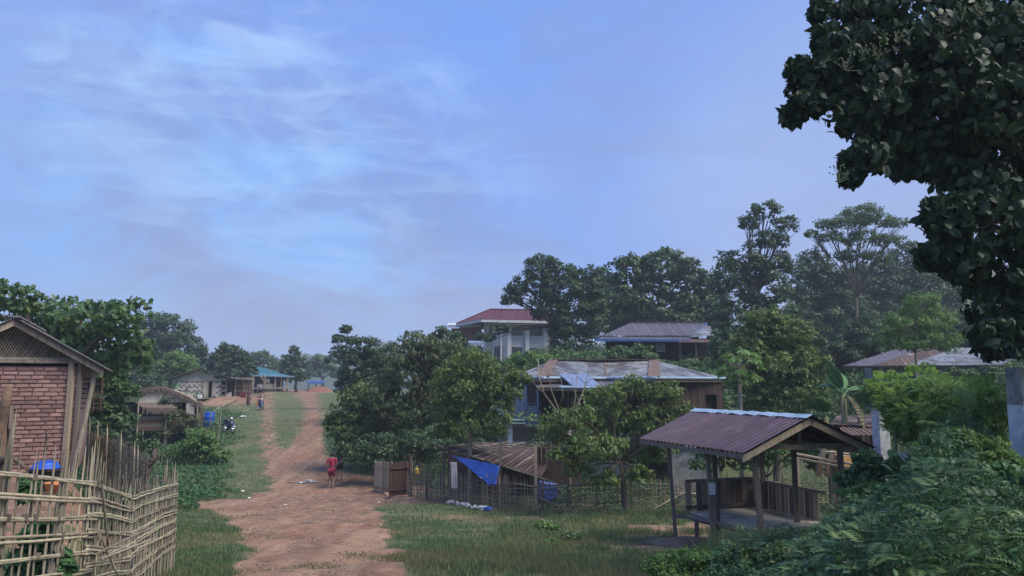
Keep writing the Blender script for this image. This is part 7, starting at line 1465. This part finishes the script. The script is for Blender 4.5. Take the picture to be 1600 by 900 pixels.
# the bank at the lower right: overlapping mounds of small-leaved plants
def bank():
    n = 400000; Xv = rng.uniform(.5, 9.5, n); Yv = rng.uniform(3.2, 17.5, n)
    px = 800 + F * Xv / Yv
    edge = np.interp(Yv, [0, 5, 8, 10, 11.5, 13, 15, 18], [.5, .9, 1.6, 2.25, 3.4, 5.0, 6.6, 8.4]) + .35 * np.sin(Yv * 2.1)
    k = (Xv > edge) & (px < 1850); Xv, Yv, edge = Xv[k], Yv[k], edge[k]
    env = np.interp(Xv - edge, [0, .4, 1.2, 2.5], [.05, .15, .38, .55]) * (.25 + 1.7 * vnoise(Xv, Yv, 2.2, 1) ** 1.6) + .30 * vnoise(Xv, Yv, 4.7, 3) ** 3 + .05 * vnoise(Xv, Yv, 13, 5)
    hz_ = G(Xv, Yv) + env * rng.uniform(.25, 1.0, len(Xv)) ** .45
    sel = vnoise(Xv, Yv, 1.4, 9) * .7 + .3 * rng.uniform(0, 1, len(Xv)); P_ = np.stack([Xv, Yv, hz_], 1); Nn = unitv(rng.standard_normal(P_.shape) * .75 + [-.1, -.25, .9])
    for nm, kk, L, asp, m, bg_ in (('leafy_ground_cover', sel < .5, .040, .58, L_BANK, False), ('broad_weeds', (sel >= .5) & (sel < .60), .062, .5, L_BUSH, True), ('fine_weeds', sel >= .60, .036, .36, L_BANK, False)):
        if nm == 'broad_weeds': kk = kk & (rng.uniform(0, 1, len(sel)) < .35)
        r_ = np.clip(.55 * vnoise(Xv, Yv, 4.1, 2)[kk] + .45 * rng.uniform(0, 1, kk.sum()), 0, 1)
        tag(link(nm, leafmesh(nm, P_[kk], Nn[kk], L, L * asp, r_, m, bg_, .25), None), kind='stuff')
bank()
def frond_cover(name, n, m, L, cond, h):
    Xv = rng.uniform(.6, 9.5, n * 4); Yv = rng.uniform(3.4, 15, n * 4); edge = np.interp(Yv, [0, 5, 8, 10, 11.5, 13, 15, 18], [.5, .9, 1.6, 2.25, 3.4, 5.0, 6.6, 8.4]); k = (Xv > edge + .35) & (800 + F * Xv / Yv < 1700) & cond(Xv, Yv); Xv, Yv, edge = Xv[k][:n], Yv[k][:n], edge[k][:n]
    env = np.interp(Xv - edge, [.3, 1.0, 2.2], [.25, .7, 1]) * (.25 + 1.7 * vnoise(Xv, Yv, 2.2, 1) ** 1.6) * .45 + .30 * vnoise(Xv, Yv, 4.7, 3) ** 3; a = rng.uniform(0, 2 * PI, len(Xv)); el = rng.uniform(.1, 1.0, len(Xv))
    D_ = np.stack([np.cos(a) * np.cos(el), np.sin(a) * np.cos(el), np.sin(el)], 1); P_ = np.stack([Xv, Yv, G(Xv, Yv) + env * rng.uniform(.75, 1.15, len(Xv)) + h], 1)
    tag(link(name, fronds(name, P_, D_, L, 8, .42, m, rng.uniform(.1, 1, len(Xv))), None), kind='stuff')
frond_cover('ferny_weeds', 5200, L_BANK, .17, lambda x, y: vnoise(x, y, 1.1, 6) > .40, .0)
frond_cover('ferny_weeds', 1700, L_MID, .20, lambda x, y: vnoise(x, y, 1.7, 2) > .55, .04)
def near_shrub(name, label, Y, lobes, tx, leaf, m, dens=1.25, **kw):
    kw.setdefault('rel', .2); kw.setdefault('tr', .02); kw.setdefault('twigs', 70); kw.setdefault('crown', 'foliage'); kw.setdefault('big', True)
    return tree(name, label, Y, lobes, tx, leaf=leaf, m=m, dens=dens, cat=kw.pop('cat', 'shrub'), **kw)
near_shrub('climbing_vine', 'bright feathery vine draped over the wall between the two whitewashed posts', 13, [(1400, 618, 38, 24, 1.5), (1450, 608, 36, 18, .5), (1425, 640, 50, 26, 1), (1490, 622, 44, 20, -.6), (1540, 628, 40, 18, -1.6), (1470, 655, 60, 28, 0), (1540, 660, 44, 34, -1.5), (1425, 672, 34, 24, 1), (1500, 690, 50, 24, -1), (1560, 640, 26, 30, -2), (1395, 650, 14, 24, 1.6), (1385, 612, 20, 12, 1.8)], 1450, (.10, .036), L_VINE, 1.3, cat='vine', droop=.5, floor=-1)
vine = [o for o in COL.objects if o.name == 'climbing_vine'][0]
def vine_fronds():
    L_ = []
    for px, py, rx, ry, dY in ((1400, 612, 40, 22, 1.5), (1450, 602, 40, 18, .5), (1425, 640, 50, 26, 1), (1490, 616, 46, 20, -.6), (1540, 622, 42, 18, -1.6), (1470, 655, 60, 28, 0), (1540, 655, 44, 34, -1.5), (1425, 672, 34, 24, 1), (1385, 608, 22, 14, 1.8)):
        c = at(px, py, 13 + dY - .25); k_ = (13 + dY) / F
        for _ in range(70): d = unitv(rng.standard_normal(3)); L_.append((c.x + d[0] * rx * k_, c.y + d[1] * rx * k_ * .6, c.z + abs(d[2]) * ry * k_ if random.random() < .7 else c.z + d[2] * ry * k_, *d))
    A_ = np.array(L_); D_ = A_[:, 3:] * .6 + [0, -.35, .35]; link('fronds', fronds('fronds', A_[:, :3], D_, .30, 9, .34, L_VINE, rng.uniform(.2, 1, len(A_))), None, vine)
vine_fronds()
near_shrub('leafy_shrub', 'yellow-green leafy shrub in front of the vine-covered wall', 9.0, [(1490, 690, 44, 24), (1530, 705, 46, 28), (1465, 715, 44, 28), (1510, 740, 60, 34), (1560, 735, 34, 40)], 1510, (.07, .030), L_VINE, 1.15, droop=.4)
near_shrub('leafy_shrub', 'dark broad-leaved shrub at the foot of the shorter whitewashed post', 12.0, [(1355, 722, 20, 18), (1395, 735, 24, 18), (1335, 748, 28, 14), (1430, 752, 36, 16), (1385, 762, 44, 14)], 1380, (.12, .05), L_BUSH, .9, droop=.8)
near_shrub('leafy_shrub', 'dark shrub filling the lower right corner under the taller post', 7.2, [(1570, 770, 60, 44), (1500, 800, 60, 40), (1600, 830, 60, 50), (1545, 850, 60, 40)], 1570, (.075, .045), L_BUSH, 1.25, droop=.4)
near_shrub('leafy_shrub', 'bright-tipped low shrub on the bank below the yellow-green one', 8.4, [(1440, 770, 40, 22), (1475, 780, 40, 26), (1420, 790, 34, 20)], 1450, (.07, .040), L_MID, 1.2, droop=.4)
for k, (px, py, Y_, w_, h_, mm, lf, lab) in enumerate((
    (1320, 822, 9.0, 44, 26, L_BUSH, (.055, .03), 'dark green weedy bush in the middle of the bank'),
    (1255, 872, 8.0, 50, 24, L_MID, (.05, .026), 'low leafy bush at the bottom edge of the bank'),
    (1405, 845, 7.6, 50, 30, L_BUSH, (.05, .028), 'dark weedy bush low on the bank left of the corner shrub'),
    (1345, 775, 10.5, 34, 18, L_LITE, (.06, .03), 'pale tipped weed bush on the bank crest left of the bright-tipped shrub'),
    (1165, 868, 9.4, 30, 16, L_MID, (.05, .026), 'small weedy bush in front of the shelter platform'))):
    r0_ = random.Random(k); near_shrub('bank_bush', lab, Y_, [(px + r0_.uniform(-.7, .7) * w_, py + r0_.uniform(-.5, .4) * h_, w_ * r0_.uniform(.35, .7), h_ * r0_.uniform(.35, .75)) for _ in range(6)], px, lf, mm, 1.0, rel=.35, droop=.5, big=k % 2 == 0)
near_shrub('low_fern_patch', 'pale green low ferny plant patch at the bottom in front of the shelter', 9.6, [(1040, 880, 36, 12), (1080, 870, 40, 14), (1120, 875, 36, 16), (1060, 893, 60, 12), (1145, 860, 24, 12)], 1085, (.05, .022), L_LITE, 1.1, big=False)
near_shrub('weed_clump', 'pale leafy weed clump in the grass, the nearer one', 16, [(860, 848, 14, 5), (872, 851, 12, 5)], 866, (.07, .035), L_LITE, 1.0, tr=.008, twigs=8)
near_shrub('weed_clump', 'pale leafy weed clump in the grass left of the shelter', 18.5, [(848, 820, 14, 5), (862, 823, 12, 5)], 855, (.07, .035), L_LITE, 1.0, tr=.008, twigs=8)
near_shrub('weed_clump', 'broad weed clump in the grass nearest the shelter', 17, [(893, 838, 16, 6), (905, 843, 12, 6)], 898, (.07, .035), L_MID, 1.0, tr=.008, twigs=8)
near_shrub('yard_plant', 'leafy green plants growing inside the near bamboo fence', 6.6, [(60, 840, 24, 22), (40, 880, 30, 20), (85, 885, 26, 24), (45, 765, 10, 20)], 60, (.11, .045), L_BUSH, .8)
near_shrub('yard_plant', 'green plants behind the far end of the near bamboo fence', 11.6, [(190, 790, 20, 22), (175, 815, 18, 22), (212, 790, 14, 18)], 195, (.10, .05), L_BUSH, .9)
# ------------------------------------------------------------------ stones, litter, puddle
def pebbles():
    V = []; Fq = []; k = 0; ic = bmesh.new(); bmesh.ops.create_icosphere(ic, subdivisions=1, radius=1); bv = np.array([v.co for v in ic.verts]); bf = np.array([[v.index for v in f.verts] for f in ic.faces]); ic.free()
    Xv, Yv = scatter(9000, 7.5, 60, 300, 720, 1.9); kx = dirt_mask(Xv, Yv) > .5; Xv, Yv = Xv[kx], Yv[kx]
    for x, y in zip(Xv, Yv):
        s = random.choice((.006, .008, .011, .016, .024)) * (.6 + y / 30) * random.uniform(.5, 1); q = bv * (1 + rng.uniform(-.25, .25, (len(bv), 1))) * np.array([s, s * random.uniform(.6, 1), s * .55]); V.append(q + [x, y, g(x, y) + s * .15 + .01]); Fq.append(bf + k * len(bv)); k += 1
    tag(link('gravel', npmesh('gravel', np.concatenate(V), np.concatenate(Fq), mat('pebble', (.34, .25, .20), (.17, .10, .08), 1.5, .9, world=True)), None), kind='stuff')
pebbles()
WATER = mat('muddy_water', (.20, .17, .15), None, 3, .08, spec=.6)
def puddles():
    for px, py, rx, ry in ((478, 754.5, .55, .35), (462, 755, .4, .22), (487, 754, .35, .3)):
        c = onground(px, py); n = 18; vs = [(c.x + math.cos(a) * rx * (1 + .2 * math.sin(3 * a + px)), c.y + math.sin(a) * ry * (1 + .2 * math.cos(2 * a)), g(c.x, c.y) + .035) for a in np.linspace(0, 2 * PI, n + 1)[:-1]]
        tag(MB().add(vs, [tuple(range(n))]).build('puddle', WATER), kind='structure')
puddles()
for i, (px, py, s, lab) in enumerate(((483, 753, .12, 'white crumpled wrapper at the puddle on the road'), (470, 756, .06, 'small white scrap left of the wrapper by the puddle'), (379, 769, .07, 'white litter scrap on the grass left of the road'), (389, 779.5, .05, 'small white scrap on the left dirt spur'), (446, 790, .04, 'tiny pale scrap in the middle of the dirt road'), (592, 786, .04, 'tiny white scrap on the right verge'), (298, 770, .06, 'pale scrap where the side path leaves the road'), (380, 652.0, .18, 'white bag lying at the foot of the red terrace'))):
    p = onground(px, py); b = bmesh.new(); bmesh.ops.create_icosphere(b, subdivisions=2, radius=1); r_ = random.Random(i)
    for v in b.verts: q = 1 + r_.uniform(-.45, .35); v.co = Vector((v.co.x * s * q * 1.3, v.co.y * s * q, max(v.co.z, -.3) * s * .5 * q))
    me = bpy.data.meshes.new('litter'); b.to_mesh(me); b.free(); o = link('litter_scrap', me, PAPER if i != 0 else WHITEC); o.location = p + Vector((0, 0, s * .3 + .02)); tag(o, lab, 'litter')
HAZE = 0.0009
# ------------------------------------------------------------------ haze
hz = MB(); hz.box((0, 310, 22), (1180, 780, 74))
ho = hz.build('haze', None)
hm = bpy.data.materials.new('haze'); hm.use_nodes = True; t = hm.node_tree; t.nodes.clear()
pv = N(t, 'ShaderNodeVolumePrincipled'); pv.inputs['Density'].default_value = HAZE; pv.inputs['Color'].default_value = (0.80, 0.90, 1.0, 1); pv.inputs['Anisotropy'].default_value = 0.1
oo = N(t, 'ShaderNodeOutputMaterial'); lk(t, pv.outputs[0], oo.inputs['Volume']); ho.data.materials.clear(); ho.data.materials.append(hm); tag(ho, kind='stuff')
print('TRIS', TRIS[0], 'OBJ', len(bpy.data.objects))
import sys
sys.stderr.write('TRIS %d\n' % TRIS[0])
